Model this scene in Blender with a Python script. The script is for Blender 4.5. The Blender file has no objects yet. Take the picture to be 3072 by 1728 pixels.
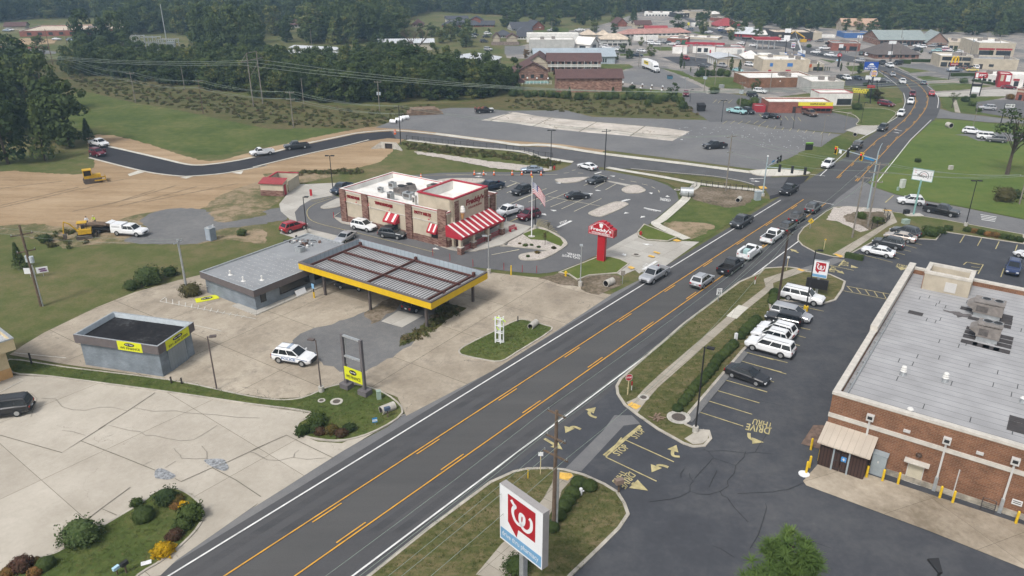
import bpy,bmesh,math,random
from mathutils import Vector,Matrix
R=math.radians
random.seed(7)
SC=bpy.context.scene
COL=SC.collection
# survey: photo points -> metres on the ground
CAM_H,FPX,PITCH=43.5,2290.0,R(23.6)
CT,ST=math.cos(PITCH),math.sin(PITCH)
TILES={'0':(0,0,2576/3072),'a':(1100,20,6.44),'b':(1480,20,6.44),'c':(1860,0,6.44),'d':(2240,60,6.44),'e':(2640,60,6.44),'f':(2672,200,6.44),'p':(0,0,1)}
for i in range(16):
 TILES[str(i+1)]=((0,760,1520,2272)[i%4],(0,420,840,1278)[i//4],3.22)
def px(s):
 out,t=[],TILES['p']
 for w in s.split():
  if ':' in w:
   k,w=w.split(':');t=TILES[k]
  if w:
   x,y=w.split(',');out.append((t[0]+float(x)/t[2],t[1]+float(y)/t[2]))
 return out
def ground(x,y,z=0.0):
 u,v=(x-1536)/FPX,(y-864)/FPX
 t=(CAM_H-z)/(ST+v*CT)
 return Vector((u*t,(CT-v*ST)*t,z))
def pts(s,z=0.0):return[ground(x,y,z)for x,y in px(s)]
def height(base,ytop):
 v=(ytop-864)/FPX
 return CAM_H+base.y*(ST+v*CT)/(v*ST-CT)
def bt(s):
 """base and top of an upright thing -> foot point, height"""
 (a,b)=px(s);p=ground(*a);return p,max(.05,height(p,b[1]))
 # objects
def tag(o,label=None,cat=None,group=None,kind=None):
 if label:o['label']=label
 if cat:o['category']=cat
 if group:o['group']=group
 if kind:o['kind']=kind
 return o
def thing(name,label,cat,loc=(0,0,0),rz=0.0,group=None):
 o=bpy.data.objects.new(name,None);COL.objects.link(o)
 o.empty_display_size=.2
 o.location=loc;o.rotation_euler=(0,0,rz)
 return tag(o,label,cat,group)
def link(name,me,parent=None,loc=None,rz=None,sc=None):
 o=bpy.data.objects.new(name,me);COL.objects.link(o)
 if parent:o.parent=parent
 if loc is not None:o.location=loc
 if rz is not None:o.rotation_euler=(0,0,rz)
 if sc is not None:o.scale=sc
 return o
def dup(root,loc,rz,label=None,group=None,sc=None):
 r=root.copy();COL.objects.link(r);r.location=loc;r.rotation_euler=(0,0,rz)
 if sc is not None:r.scale=sc
 if label:r['label']=label
 if group:r['group']=group
 for ch in list(root.children):
  c=ch.copy();COL.objects.link(c);c.parent=r
  for g in list(ch.children):
   d=g.copy();COL.objects.link(d);d.parent=c
 return r
class MB:
 def __init__(s):s.v,s.f,s.m,s.mats=[],[],[],[]
 def mi(s,mat):
  if mat is None:return 0
  if mat not in s.mats:s.mats.append(mat)
  return s.mats.index(mat)
 def add(s,vs,fs,mat=None):
  n=len(s.v);s.v+=[tuple(v)for v in vs]
  k=s.mi(mat)
  for f in fs:s.f.append([n+i for i in f]);s.m.append(k)
  return s
 def box(s,c,d,mat=None,rz=0,ch=0):
  x,y,z=d[0]/2,d[1]/2,d[2]/2
  ca,sa=math.cos(rz),math.sin(rz)
  vs=[]
  for(i,j,k)in((-1,-1,-1),(1,-1,-1),(1,1,-1),(-1,1,-1),(-1,-1,1),(1,-1,1),(1,1,1),(-1,1,1)):
   a,b=i*x,j*y
   vs.append((c[0]+a*ca-b*sa,c[1]+a*sa+b*ca,c[2]+k*z))
  return s.add(vs,[(3,2,1,0),(4,5,6,7),(0,1,5,4),(1,2,6,5),(2,3,7,6),(3,0,4,7)],mat)
 def prism(s,poly,z0,z1,mat=None,bottom=False):
  n=len(poly)
  if sum(poly[i][0]*poly[(i+1)%n][1]-poly[(i+1)%n][0]*poly[i][1]for i in range(n))<0:poly=list(reversed(poly))
  vs=[(p[0],p[1],z0)for p in poly]+[(p[0],p[1],z1)for p in poly]
  fs=[(i,(i+1)%n,n+(i+1)%n,n+i)for i in range(n)]+[tuple(range(n,2*n))]
  if bottom:fs.append(tuple(reversed(range(n))))
  return s.add(vs,fs,mat)
 def sheet(s,poly,z,mat=None):
  n=len(poly)
  if sum(poly[i][0]*poly[(i+1)%n][1]-poly[(i+1)%n][0]*poly[i][1]for i in range(n))<0:poly=list(reversed(poly))
  return s.add([(p[0],p[1],z)for p in poly],[tuple(range(n))],mat)
 def quad(s,a,b,c,d,mat=None):return s.add([a,b,c,d],[(0,1,2,3)],mat)
 def tube(s,path,r,mat=None,n=6,r1=None,cap=True):
  path=[Vector(p)for p in path];m=len(path);vs=[]
  up=Vector((0,0,1))
  for i,p in enumerate(path):
   d=(path[min(i+1,m-1)]-path[max(i-1,0)]).normalized()
   a=d.cross(up)
   if a.length<1e-3:a=Vector((1,0,0))
   a.normalize();b=a.cross(d)
   rr=r if r1 is None else r+(r1-r)*i/(m-1)
   vs+=[p+a*(math.cos(2*math.pi*j/n)*rr)-b*(math.sin(2*math.pi*j/n)*rr)for j in range(n)]
  fs=[(i*n+j,i*n+(j+1)%n,(i+1)*n+(j+1)%n,(i+1)*n+j)for i in range(m-1)for j in range(n)]
  if cap:fs+=[tuple(reversed(range(n))),tuple(range((m-1)*n,m*n))]
  return s.add(vs,fs,mat)
 def cyl(s,c,r,h,mat=None,n=12,r1=None):return s.tube([c,(c[0],c[1],c[2]+h)],r,mat,n,r1)
 def ball(s,c,r,mat=None,n=10,m=6,jit=0,zs=1,rnd=None):
  rr=rnd or random;vs=[(c[0],c[1],c[2]+r*zs)]
  for i in range(1,m):
   t=math.pi*i/m
   for j in range(n):
    a=2*math.pi*j/n;q=r*(1+rr.uniform(-jit,jit))if jit else r
    vs.append((c[0]+q*math.sin(t)*math.cos(a),c[1]+q*math.sin(t)*math.sin(a),c[2]+q*zs*math.cos(t)))
  vs.append((c[0],c[1],c[2]-r*zs));fs=[]
  for j in range(n):
   fs.append((0,1+j,1+(j+1)%n))
   for i in range(m-2):fs.append((1+i*n+j,1+(i+1)*n+j,1+(i+1)*n+(j+1)%n,1+i*n+(j+1)%n))
   fs.append((len(vs)-1,1+(m-2)*n+(j+1)%n,1+(m-2)*n+j))
  return s.add(vs,fs,mat)
 def mesh(s,name,smooth=False):
  me=bpy.data.meshes.new(name)
  me.from_pydata(s.v,[],s.f)
  for m in s.mats:me.materials.append(m)
  if len(s.mats)>1:me.polygons.foreach_set('material_index',s.m)
  if smooth:me.polygons.foreach_set('use_smooth',[True]*len(s.f))
  me.update();return me
 def build(s,name,parent=None,loc=None,rz=None,smooth=False,**k):
  o=link(name,s.mesh(name,smooth),parent,loc,rz)
  return tag(o,**k)if k else o
  # materials
MATS={}
def nd(nt,t,**k):
 n=nt.nodes.new(t)
 for a,b in k.items():
  if a in n.inputs:n.inputs[a].default_value=b
  else:setattr(n,a,b)
 return n
def lin(c):return tuple((x/12.92 if x<=.04045 else((x+.055)/1.055)**2.4)for x in c)
def M(name,col,rough=.8,var=.12,scale=1.5,metal=0,bump=0,spec=.4,col2=None,emit=0,coat=0,detail=4,fine=0):
 """plain surface with uneven tone: col (linear) wandering to col2 on a noise in metres"""
 if name in MATS:return MATS[name]
 m=bpy.data.materials.new(name);m.use_nodes=True;nt=m.node_tree;L=nt.links
 p=nt.nodes['Principled BSDF']
 p.inputs['Roughness'].default_value=rough;p.inputs['Metallic'].default_value=metal
 p.inputs['Specular IOR Level'].default_value=spec
 if coat:p.inputs['Coat Weight'].default_value=coat
 p.inputs['Base Color'].default_value=(*col,1)
 if var or col2:
  tc=nd(nt,'ShaderNodeTexCoord')
  n=nd(nt,'ShaderNodeTexNoise',Scale=scale,Detail=float(detail),Roughness=.6)
  L.new(tc.outputs['Object'],n.inputs['Vector'])
  r=nd(nt,'ShaderNodeValToRGB')
  r.color_ramp.elements[0].position=.34;r.color_ramp.elements[1].position=.66
  c2=col2 or tuple(min(1,x*(1+var))for x in col);c1=col if col2 else tuple(x*(1-var)for x in col)
  r.color_ramp.elements[0].color=(*c1,1);r.color_ramp.elements[1].color=(*c2,1)
  L.new(n.outputs['Fac'],r.inputs['Fac']);out=r.outputs['Color']
  if fine:
   n2=nd(nt,'ShaderNodeTexNoise',Scale=scale*9,Detail=3.0)
   L.new(tc.outputs['Object'],n2.inputs['Vector'])
   mx=nd(nt,'ShaderNodeMix',data_type='RGBA',blend_type='OVERLAY');mx.inputs['Factor'].default_value=fine
   L.new(out,mx.inputs['A']);L.new(n2.outputs['Fac'],mx.inputs['B']);out=mx.outputs['Result']
  L.new(out,p.inputs['Base Color'])
  if bump:
   b=nd(nt,'ShaderNodeBump',Strength=bump,Distance=.05)
   L.new(n.outputs['Fac'],b.inputs['Height']);L.new(b.outputs['Normal'],p.inputs['Normal'])
 if emit:
  p.inputs['Emission Color'].default_value=(*col,1);p.inputs['Emission Strength'].default_value=emit
 MATS[name]=m;return m
def layered(name,stops,layers,rough=.95,bump=.3):
 """ground cover: layers = [(noise scale, weight, stretch vec)], summed, mapped on colour stops"""
 if name in MATS:return MATS[name]
 m=bpy.data.materials.new(name);m.use_nodes=True;nt=m.node_tree;L=nt.links
 p=nt.nodes['Principled BSDF'];p.inputs['Roughness'].default_value=rough;p.inputs['Specular IOR Level'].default_value=.15
 tc=nd(nt,'ShaderNodeTexCoord');acc=None;last=None
 for sc,w,st in layers:
  mp=nd(nt,'ShaderNodeMapping');mp.inputs['Scale'].default_value=st[:3]
  if len(st)>3:mp.inputs['Rotation'].default_value=(0,0,st[3])
  L.new(tc.outputs['Object'],mp.inputs['Vector'])
  n=nd(nt,'ShaderNodeTexNoise',Scale=sc,Detail=5.0,Roughness=.62)
  L.new(mp.outputs['Vector'],n.inputs['Vector']);last=n
  ma=nd(nt,'ShaderNodeMath',operation='MULTIPLY_ADD');ma.inputs[1].default_value=w
  L.new(n.outputs['Fac'],ma.inputs[0])
  if acc is None:ma.inputs[2].default_value=0
  else:L.new(acc,ma.inputs[2])
  acc=ma.outputs[0]
 r=nd(nt,'ShaderNodeValToRGB');el=r.color_ramp.elements
 tot=sum(l[1]for l in layers)
 while len(el)<len(stops):el.new(.5)
 for e,(q,c)in zip(el,stops):e.position=max(0,min(1,q));e.color=(*c,1)
 dv=nd(nt,'ShaderNodeMath',operation='DIVIDE');dv.inputs[1].default_value=tot;L.new(acc,dv.inputs[0])
 L.new(dv.outputs[0],r.inputs['Fac']);L.new(r.outputs['Color'],p.inputs['Base Color'])
 if bump:
  b=nd(nt,'ShaderNodeBump',Strength=bump,Distance=.08)
  L.new(last.outputs['Fac'],b.inputs['Height']);L.new(b.outputs['Normal'],p.inputs['Normal'])
 MATS[name]=m;return m
def paving(name,c1,c2,size,ang,crack=(.05,.05,.045),rough=.9,origin=(0,0),jw=.07,ck=.02,cells=.11,stain=None):
 """cast concrete: slabs with joints, a net of random cracks, pale and dark staining"""
 if name in MATS:return MATS[name]
 m=bpy.data.materials.new(name);m.use_nodes=True;nt=m.node_tree;L=nt.links
 p=nt.nodes['Principled BSDF'];p.inputs['Roughness'].default_value=rough;p.inputs['Specular IOR Level'].default_value=.2
 tc=nd(nt,'ShaderNodeTexCoord')
 mp=nd(nt,'ShaderNodeMapping',vector_type='TEXTURE');mp.inputs['Rotation'].default_value=(0,0,ang);mp.inputs['Location'].default_value=(*origin,0)
 L.new(tc.outputs['Object'],mp.inputs['Vector'])
 n1=nd(nt,'ShaderNodeTexNoise',Scale=.16,Detail=6.0,Roughness=.65);L.new(mp.outputs['Vector'],n1.inputs['Vector'])
 n2=nd(nt,'ShaderNodeTexNoise',Scale=2.2,Detail=6.0,Roughness=.7);L.new(mp.outputs['Vector'],n2.inputs['Vector'])
 ad=nd(nt,'ShaderNodeMath',operation='MULTIPLY_ADD');ad.inputs[1].default_value=.35
 L.new(n2.outputs['Fac'],ad.inputs[0]);L.new(n1.outputs['Fac'],ad.inputs[2])
 r=nd(nt,'ShaderNodeValToRGB');r.color_ramp.elements[0].position=.5;r.color_ramp.elements[1].position=.86
 r.color_ramp.elements[0].color=(*c1,1);r.color_ramp.elements[1].color=(*c2,1)
 L.new(ad.outputs[0],r.inputs['Fac']);out=r.outputs['Color']
 br=nd(nt,'ShaderNodeTexBrick',offset=0.0);br.inputs['Scale'].default_value=1.0;br.inputs['Mortar Size'].default_value=jw/2
 br.inputs['Mortar Smooth'].default_value=.3
 br.inputs['Brick Width'].default_value=size[0];br.inputs['Row Height'].default_value=size[1]
 br.inputs['Color1'].default_value=(1,1,1,1);br.inputs['Color2'].default_value=(.86,.85,.84,1);br.inputs['Mortar'].default_value=(.3,.3,.25,1)
 L.new(mp.outputs['Vector'],br.inputs['Vector'])
 mu=nd(nt,'ShaderNodeMix',data_type='RGBA',blend_type='MULTIPLY');mu.inputs['Factor'].default_value=1
 L.new(out,mu.inputs['A']);L.new(br.outputs['Color'],mu.inputs['B']);out=mu.outputs['Result']
 if ck:
  n3=nd(nt,'ShaderNodeTexNoise',Scale=.35,Detail=5.0);L.new(mp.outputs['Vector'],n3.inputs['Vector'])
  mv=nd(nt,'ShaderNodeMix',data_type='VECTOR');mv.inputs['Factor'].default_value=.5
  vs=nd(nt,'ShaderNodeVectorMath',operation='MULTIPLY_ADD');vs.inputs[1].default_value=(6,6,0)
  L.new(n3.outputs['Color'],vs.inputs[0]);L.new(mp.outputs['Vector'],vs.inputs[2])
  vo=nd(nt,'ShaderNodeTexVoronoi',feature='DISTANCE_TO_EDGE',Scale=cells);L.new(vs.outputs[0],vo.inputs['Vector'])
  lt=nd(nt,'ShaderNodeMath',operation='LESS_THAN');lt.inputs[1].default_value=ck*cells*.5;L.new(vo.outputs['Distance'],lt.inputs[0])
  th=nd(nt,'ShaderNodeMath',operation='GREATER_THAN');th.inputs[1].default_value=.5;L.new(n1.outputs['Fac'],th.inputs[0])
  mm=nd(nt,'ShaderNodeMath',operation='MULTIPLY');L.new(lt.outputs[0],mm.inputs[0]);L.new(th.outputs[0],mm.inputs[1])
  m2=nd(nt,'ShaderNodeMix',data_type='RGBA');L.new(mm.outputs[0],m2.inputs['Factor']);L.new(out,m2.inputs['A']);m2.inputs['B'].default_value=(*crack,1)
  out=m2.outputs['Result']
 if stain:
  n4=nd(nt,'ShaderNodeTexNoise',Scale=.3,Detail=8.0,Roughness=.75);L.new(mp.outputs['Vector'],n4.inputs['Vector'])
  r4=nd(nt,'ShaderNodeValToRGB');r4.color_ramp.elements[0].position=.52;r4.color_ramp.elements[1].position=.7
  L.new(n4.outputs['Fac'],r4.inputs['Fac'])
  m3=nd(nt,'ShaderNodeMix',data_type='RGBA');L.new(r4.outputs['Color'],m3.inputs['Factor']);L.new(out,m3.inputs['A']);m3.inputs['B'].default_value=(*stain,1)
  out=m3.outputs['Result']
 L.new(out,p.inputs['Base Color'])
 MATS[name]=m;return m
def brickmat(name,c1,c2,mortar,w=.9,h=.3,rough=.85):
 if name in MATS:return MATS[name]
 m=bpy.data.materials.new(name);m.use_nodes=True;nt=m.node_tree;L=nt.links
 p=nt.nodes['Principled BSDF'];p.inputs['Roughness'].default_value=rough;p.inputs['Specular IOR Level'].default_value=.2
 tc=nd(nt,'ShaderNodeTexCoord');g=nd(nt,'ShaderNodeNewGeometry')
 sx=nd(nt,'ShaderNodeSeparateXYZ');L.new(tc.outputs['Object'],sx.inputs[0])
 ad=nd(nt,'ShaderNodeMath',operation='ADD');L.new(sx.outputs['X'],ad.inputs[0]);L.new(sx.outputs['Y'],ad.inputs[1])
 cx=nd(nt,'ShaderNodeCombineXYZ');L.new(ad.outputs[0],cx.inputs['X']);L.new(sx.outputs['Z'],cx.inputs['Y'])
 b=nd(nt,'ShaderNodeTexBrick');b.inputs['Scale'].default_value=1.0;b.inputs['Brick Width'].default_value=w;b.inputs['Row Height'].default_value=h
 b.inputs['Mortar Size'].default_value=.012;b.inputs['Bias'].default_value=-.1
 b.inputs['Color1'].default_value=(*c1,1);b.inputs['Color2'].default_value=(*c2,1);b.inputs['Mortar'].default_value=(*mortar,1)
 L.new(cx.outputs[0],b.inputs['Vector'])
 n=nd(nt,'ShaderNodeTexNoise',Scale=.6,Detail=6.0);L.new(tc.outputs['Object'],n.inputs['Vector'])
 r=nd(nt,'ShaderNodeValToRGB');r.color_ramp.elements[0].color=(.72,.72,.72,1);r.color_ramp.elements[1].color=(1.15,1.15,1.15,1)
 r.color_ramp.elements[0].position=.3;r.color_ramp.elements[1].position=.7
 L.new(n.outputs['Fac'],r.inputs['Fac'])
 mu=nd(nt,'ShaderNodeMix',data_type='RGBA',blend_type='MULTIPLY');mu.inputs['Factor'].default_value=1
 L.new(b.outputs['Color'],mu.inputs['A']);L.new(r.outputs['Color'],mu.inputs['B']);L.new(mu.outputs['Result'],p.inputs['Base Color'])
 MATS[name]=m;return m
def ribbed(name,col,pitch=.3,ang=0,dark=.6,rough=.5,metal=0,vertical=False,duty=.25,spec=.4):
 """sheet metal or standing seams: thin darker lines at a pitch, with a weathered tone"""
 if name in MATS:return MATS[name]
 m=bpy.data.materials.new(name);m.use_nodes=True;nt=m.node_tree;L=nt.links
 p=nt.nodes['Principled BSDF'];p.inputs['Roughness'].default_value=rough;p.inputs['Metallic'].default_value=metal;p.inputs['Specular IOR Level'].default_value=spec
 tc=nd(nt,'ShaderNodeTexCoord');sx=nd(nt,'ShaderNodeSeparateXYZ');L.new(tc.outputs['Object'],sx.inputs[0])
 if vertical:
  ad=nd(nt,'ShaderNodeMath',operation='ADD');L.new(sx.outputs['X'],ad.inputs[0]);L.new(sx.outputs['Y'],ad.inputs[1]);src=ad.outputs[0]
 else:
  mp=nd(nt,'ShaderNodeMapping',vector_type='TEXTURE');mp.inputs['Rotation'].default_value=(0,0,ang);L.new(tc.outputs['Object'],mp.inputs['Vector'])
  s2=nd(nt,'ShaderNodeSeparateXYZ');L.new(mp.outputs[0],s2.inputs[0]);src=s2.outputs['X']
 dv=nd(nt,'ShaderNodeMath',operation='DIVIDE');dv.inputs[1].default_value=pitch;L.new(src,dv.inputs[0])
 fr=nd(nt,'ShaderNodeMath',operation='FRACT');L.new(dv.outputs[0],fr.inputs[0])
 lt=nd(nt,'ShaderNodeMath',operation='LESS_THAN');lt.inputs[1].default_value=duty;L.new(fr.outputs[0],lt.inputs[0])
 n=nd(nt,'ShaderNodeTexNoise',Scale=.4,Detail=5.0);L.new(tc.outputs['Object'],n.inputs['Vector'])
 r=nd(nt,'ShaderNodeValToRGB');r.color_ramp.elements[0].position=.3;r.color_ramp.elements[1].position=.7
 r.color_ramp.elements[0].color=(*[x*.85 for x in col],1);r.color_ramp.elements[1].color=(*[min(1,x*1.1)for x in col],1)
 L.new(n.outputs['Fac'],r.inputs['Fac'])
 mx=nd(nt,'ShaderNodeMix',data_type='RGBA');L.new(lt.outputs[0],mx.inputs['Factor']);L.new(r.outputs['Color'],mx.inputs['A'])
 mx.inputs['B'].default_value=(*[x*dark for x in col],1)
 L.new(mx.outputs['Result'],p.inputs['Base Color'])
 MATS[name]=m;return m
def foliage(name,c1,c2,c3=None,sc=.35):
 if name in MATS:return MATS[name]
 m=bpy.data.materials.new(name);m.use_nodes=True;nt=m.node_tree;L=nt.links
 p=nt.nodes['Principled BSDF'];p.inputs['Roughness'].default_value=.7;p.inputs['Specular IOR Level'].default_value=.15
 tc=nd(nt,'ShaderNodeTexCoord');oi=nd(nt,'ShaderNodeObjectInfo')
 n=nd(nt,'ShaderNodeTexNoise',Scale=sc,Detail=6.0,Roughness=.7);L.new(tc.outputs['Object'],n.inputs['Vector'])
 ma=nd(nt,'ShaderNodeMath',operation='MULTIPLY_ADD');ma.inputs[1].default_value=.42
 L.new(oi.outputs['Random'],ma.inputs[0]);L.new(n.outputs['Fac'],ma.inputs[2])
 r=nd(nt,'ShaderNodeValToRGB');e=r.color_ramp.elements;e[0].position=.4;e[1].position=.86
 e[0].color=(*c1,1);e[1].color=(*c2,1)
 if c3:x=e.new(.95);x.color=(*c3,1)
 L.new(ma.outputs[0],r.inputs['Fac']);L.new(r.outputs['Color'],p.inputs['Base Color'])
 t=nd(nt,'ShaderNodeBsdfTranslucent');L.new(r.outputs['Color'],t.inputs['Color'])
 mx=nd(nt,'ShaderNodeMixShader');mx.inputs[0].default_value=.25
 L.new(p.outputs[0],mx.inputs[1]);L.new(t.outputs[0],mx.inputs[2]);L.new(mx.outputs[0],nt.nodes['Material Output'].inputs['Surface'])
 MATS[name]=m;return m
 # lettering
_fc={}
def text_mesh(s,bold=0.0):
 k=(s,bold)
 if k not in _fc:
  cu=bpy.data.curves.new('lettering','FONT');cu.body=s;cu.offset=bold;cu.resolution_u=3
  cu.align_x='LEFT'
  o=bpy.data.objects.new('lettering',cu);COL.objects.link(o)
  dg=bpy.context.evaluated_depsgraph_get();ev=o.evaluated_get(dg)
  me=ev.to_mesh();V=[v.co.copy()for v in me.vertices];F=[list(p.vertices)for p in me.polygons]
  ev.to_mesh_clear();bpy.data.objects.remove(o);bpy.data.curves.remove(cu)
  x0=min(v.x for v in V);x1=max(v.x for v in V);y0=min(v.y for v in V);y1=max(v.y for v in V)
  _fc[k]=([((v.x-x0)/(x1-x0),(v.y-y0)/(y1-y0))for v in V],F,(x1-x0)/(y1-y0))
 return _fc[k]
def letters(mb,s,o,ux,uy,mat,off=.01,bold=0.0):
 """lettering filling the box o + ux + uy"""
 V,F,_=text_mesh(s,bold);o,ux,uy=Vector(o),Vector(ux),Vector(uy)
 n=ux.cross(uy).normalized()*off
 mb.add([o+ux*a+uy*b+n for a,b in V],F,mat);return mb
def disc(mb,c,ux,uy,mat,n=24,off=0.0,r0=0.0):
 c,ux,uy=Vector(c),Vector(ux),Vector(uy);k=ux.cross(uy).normalized()*off
 ring=[c+ux*math.cos(2*math.pi*i/n)+uy*math.sin(2*math.pi*i/n)+k for i in range(n)]
 if r0:
  inn=[c+(ux*math.cos(2*math.pi*i/n)+uy*math.sin(2*math.pi*i/n))*r0+k for i in range(n)]
  mb.add(ring+inn,[(i,(i+1)%n,n+(i+1)%n,n+i)for i in range(n)],mat)
 else:mb.add(ring,[tuple(range(n))],mat)
def stroke(mb,path,w,mat,n=None,off=.01,closed=False):
 """flat brush stroke of width w along 3-D points lying in a plane of normal n"""
 P=[Vector(p)for p in path];n=Vector(n or(0,0,1));vs=[];m=len(P)
 for i,p in enumerate(P):
  a=P[(i-1)%m]if closed else P[max(i-1,0)];b=P[(i+1)%m]if closed else P[min(i+1,m-1)]
  d=(b-a).normalized();s=n.cross(d).normalized()*w/2
  vs+=[p+s+n*off,p-s+n*off]
 fs=[(2*i,2*i+1,2*i+3,2*i+2)for i in range(m-1)]
 if closed:fs.append((2*m-2,2*m-1,1,0))
 mb.add(vs,[tuple(reversed(f))for f in fs],mat);return mb
def spline(P,k=6,closed=False):
 P=[Vector(p)for p in P];out=[];m=len(P)
 for i in range(m if closed else m-1):
  g=(lambda j:P[j%m])if closed else(lambda j:P[max(0,min(m-1,j))])
  a,b,c,d=g(i-1),g(i),g(i+1),g(i+2)
  for t in range(k):
   t/=k
   out.append(.5*((2*b)+(c-a)*t+(2*a-5*b+4*c-d)*t*t+(3*b-a-3*c+d)*t*t*t))
 if not closed:out.append(P[-1])
 return out
 # SETTING: ground, roads, lots, verges, paint
GREEN=layered('mown grass',[(.3,(.05,.072,.02)),(.46,(.085,.1,.032)),(.57,(.14,.122,.058)),(.7,(.22,.17,.1))],[(.05,1,(1,1,1)),(.35,.8,(1,1,1)),(3.2,.55,(1,1,1))])
LUSH=layered('lush grass',[(.34,(.038,.062,.015)),(.48,(.07,.096,.025)),(.57,(.108,.12,.038)),(.68,(.175,.15,.072))],[(.06,1,(1,1,1)),(.5,.7,(1,1,1)),(4,.5,(1,1,1))])
BRIGHT=layered('bright lawn grass',[(.32,(.055,.092,.02)),(.48,(.088,.128,.03)),(.62,(.125,.145,.042)),(.75,(.17,.155,.065))],[(.05,1,(.6,1.6,1,R(30))),(.4,.8,(1,1,1)),(3.5,.5,(1,1,1))])
TURF=layered('clipped turf',[(.3,(.06,.085,.018)),(.5,(.09,.118,.026)),(.7,(.135,.14,.045))],[(.3,1,(1,1,1)),(3,.7,(1,1,1))])
VERGE=layered('dry verge grass',[(.32,(.045,.062,.018)),(.46,(.085,.09,.032)),(.56,(.15,.125,.062)),(.7,(.22,.17,.1))],[(.09,.8,(1,1,1)),(.6,1,(1,2.2,1,R(-38))),(4,.6,(1,1,1))])
DIRT=layered('bare tan soil',[(.32,(.2,.14,.082)),(.47,(.29,.205,.122)),(.58,(.37,.275,.175)),(.75,(.45,.35,.24))],[(.035,.7,(1,1,1)),(.12,1,(.35,2.6,1,R(12))),(1.5,.45,(.5,1.5,1,R(12)))],bump=.5)
SCRUB=layered('rough pasture',[(.3,(.045,.055,.018)),(.46,(.075,.08,.028)),(.57,(.115,.095,.045)),(.7,(.16,.12,.068))],[(.05,1,(.5,1.8,1,R(-20))),(.5,1,(1,1,1)),(2,.6,(1,1,1))],bump=.8)
PATCHY=layered('half bare ground',[(.36,(.06,.075,.025)),(.47,(.13,.12,.06)),(.54,(.26,.2,.13)),(.7,(.36,.27,.19))],[(.1,1,(1,1,1)),(.5,.8,(1,1,1)),(3,.5,(1,1,1))])
MUD=layered('ditch soil',[(.35,(.07,.06,.035)),(.5,(.15,.12,.085)),(.62,(.24,.2,.155)),(.75,(.08,.09,.03))],[(.25,1,(1,1,1)),(2,.8,(1,1,1))],bump=.8)
GRAVEL=layered('crushed stone',[(.3,(.1,.1,.102)),(.5,(.15,.15,.15)),(.7,(.22,.215,.205))],[(.1,.6,(1,1,1)),(1,.5,(1,1,1)),(9,.6,(1,1,1))],bump=.6)
RIVER=layered('river stones',[(.3,(.16,.14,.12)),(.48,(.4,.36,.32)),(.6,(.55,.5,.46)),(.75,(.25,.2,.17))],[(5,1,(1,1,1)),(1,.3,(1,1,1))],bump=1)
ROADANG=R(51.25)
ROAD=layered('main road asphalt',[(.33,(.062,.062,.065)),(.5,(.078,.078,.081)),(.68,(.097,.096,.097))],[(.2,1,(.06,1.6,1,-ROADANG)),(.05,.6,(1,1,1)),(9,.5,(1,1,1))],rough=.85,bump=.1)
FRESH=layered('fresh asphalt',[(.35,(.026,.026,.03)),(.55,(.04,.04,.045)),(.7,(.06,.058,.058)),(.8,(.16,.14,.11))],[(.12,1,(1,1,1)),(1.4,.8,(.4,1.6,1,R(10))),(8,.4,(1,1,1))],rough=.85,bump=.1)
SEAL=layered('sealed blue black asphalt',[(.33,(.044,.046,.052)),(.48,(.059,.062,.07)),(.6,(.084,.086,.091)),(.72,(.125,.122,.118))],[(.06,1,(1,1,1)),(.35,.7,(1,1,1)),(2,.35,(1,1,1))],rough=.8,bump=.1)
WORN=layered('worn grey asphalt',[(.33,(.12,.12,.123)),(.5,(.155,.155,.157)),(.68,(.2,.197,.19))],[(.07,1,(1,1,1)),(.8,.5,(1,1,1)),(8,.5,(1,1,1))],rough=.9,bump=.1)
DARKLOT=layered('parking asphalt',[(.33,(.095,.095,.098)),(.5,(.12,.12,.123)),(.68,(.15,.148,.145))],[(.09,1,(1,1,1)),(1,.4,(1,1,1)),(8,.5,(1,1,1))],rough=.9,bump=.1)
TOWNLOT=layered('town paving',[(.34,(.1,.1,.105)),(.46,(.17,.165,.16)),(.53,(.3,.27,.24)),(.63,(.14,.14,.14)),(.72,(.4,.36,.32))],[(.03,1,(1,1,1)),(.15,.7,(1,1,1)),(3,.3,(1,1,1))],rough=.9,bump=0)
SLAB1=paving('old lot concrete',(.27,.23,.178),(.45,.395,.315),(9.6,11.2),R(55.7),origin=(-21,84),stain=(.21,.18,.145))
SLAB2=paving('cracked lot concrete',(.36,.325,.27),(.48,.44,.375),(15,13),R(52),origin=(-23,60),crack=(.17,.155,.13),jw=.05,cells=.09,ck=.014)
DRIVE=paving('clean drive concrete',(.36,.345,.31),(.47,.45,.41),(3.6,3.6),R(50),ck=0,jw=.03)
WALK=paving('walk concrete',(.3,.27,.22),(.41,.375,.315),(1.5,1.5),R(51.25),ck=0,jw=.035)
NEWWALK=paving('new walk concrete',(.5,.48,.42),(.6,.58,.52),(1.5,1.5),R(-25),ck=0,jw=.03)
RUINS=paving('old slab foundation',(.35,.32,.28),(.66,.61,.55),(14,9),R(-25),jw=.4,ck=.1,cells=.06,crack=(.16,.13,.09),stain=(.4,.34,.27))
APRON=paving('stained apron concrete',(.2,.165,.12),(.44,.38,.3),(6,9),R(-68),jw=.03,ck=0)
KERB=M('kerb concrete',(.38,.35,.3),.9,.2,.8)
WHITE=M('white road paint',(.52,.52,.51),.75,0,.9,col2=(.74,.74,.72))
YELLOW=M('yellow road paint',(.48,.25,.04),.75,0,.9,col2=(.68,.35,.035))
PALE=M('faded yellow paint',(.3,.26,.13),.85,0,1.6,col2=(.5,.43,.22))
TACT=M('tactile paving',(.62,.38,.08),.9,.2,3)
STEP=.002
LV=[0]
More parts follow.
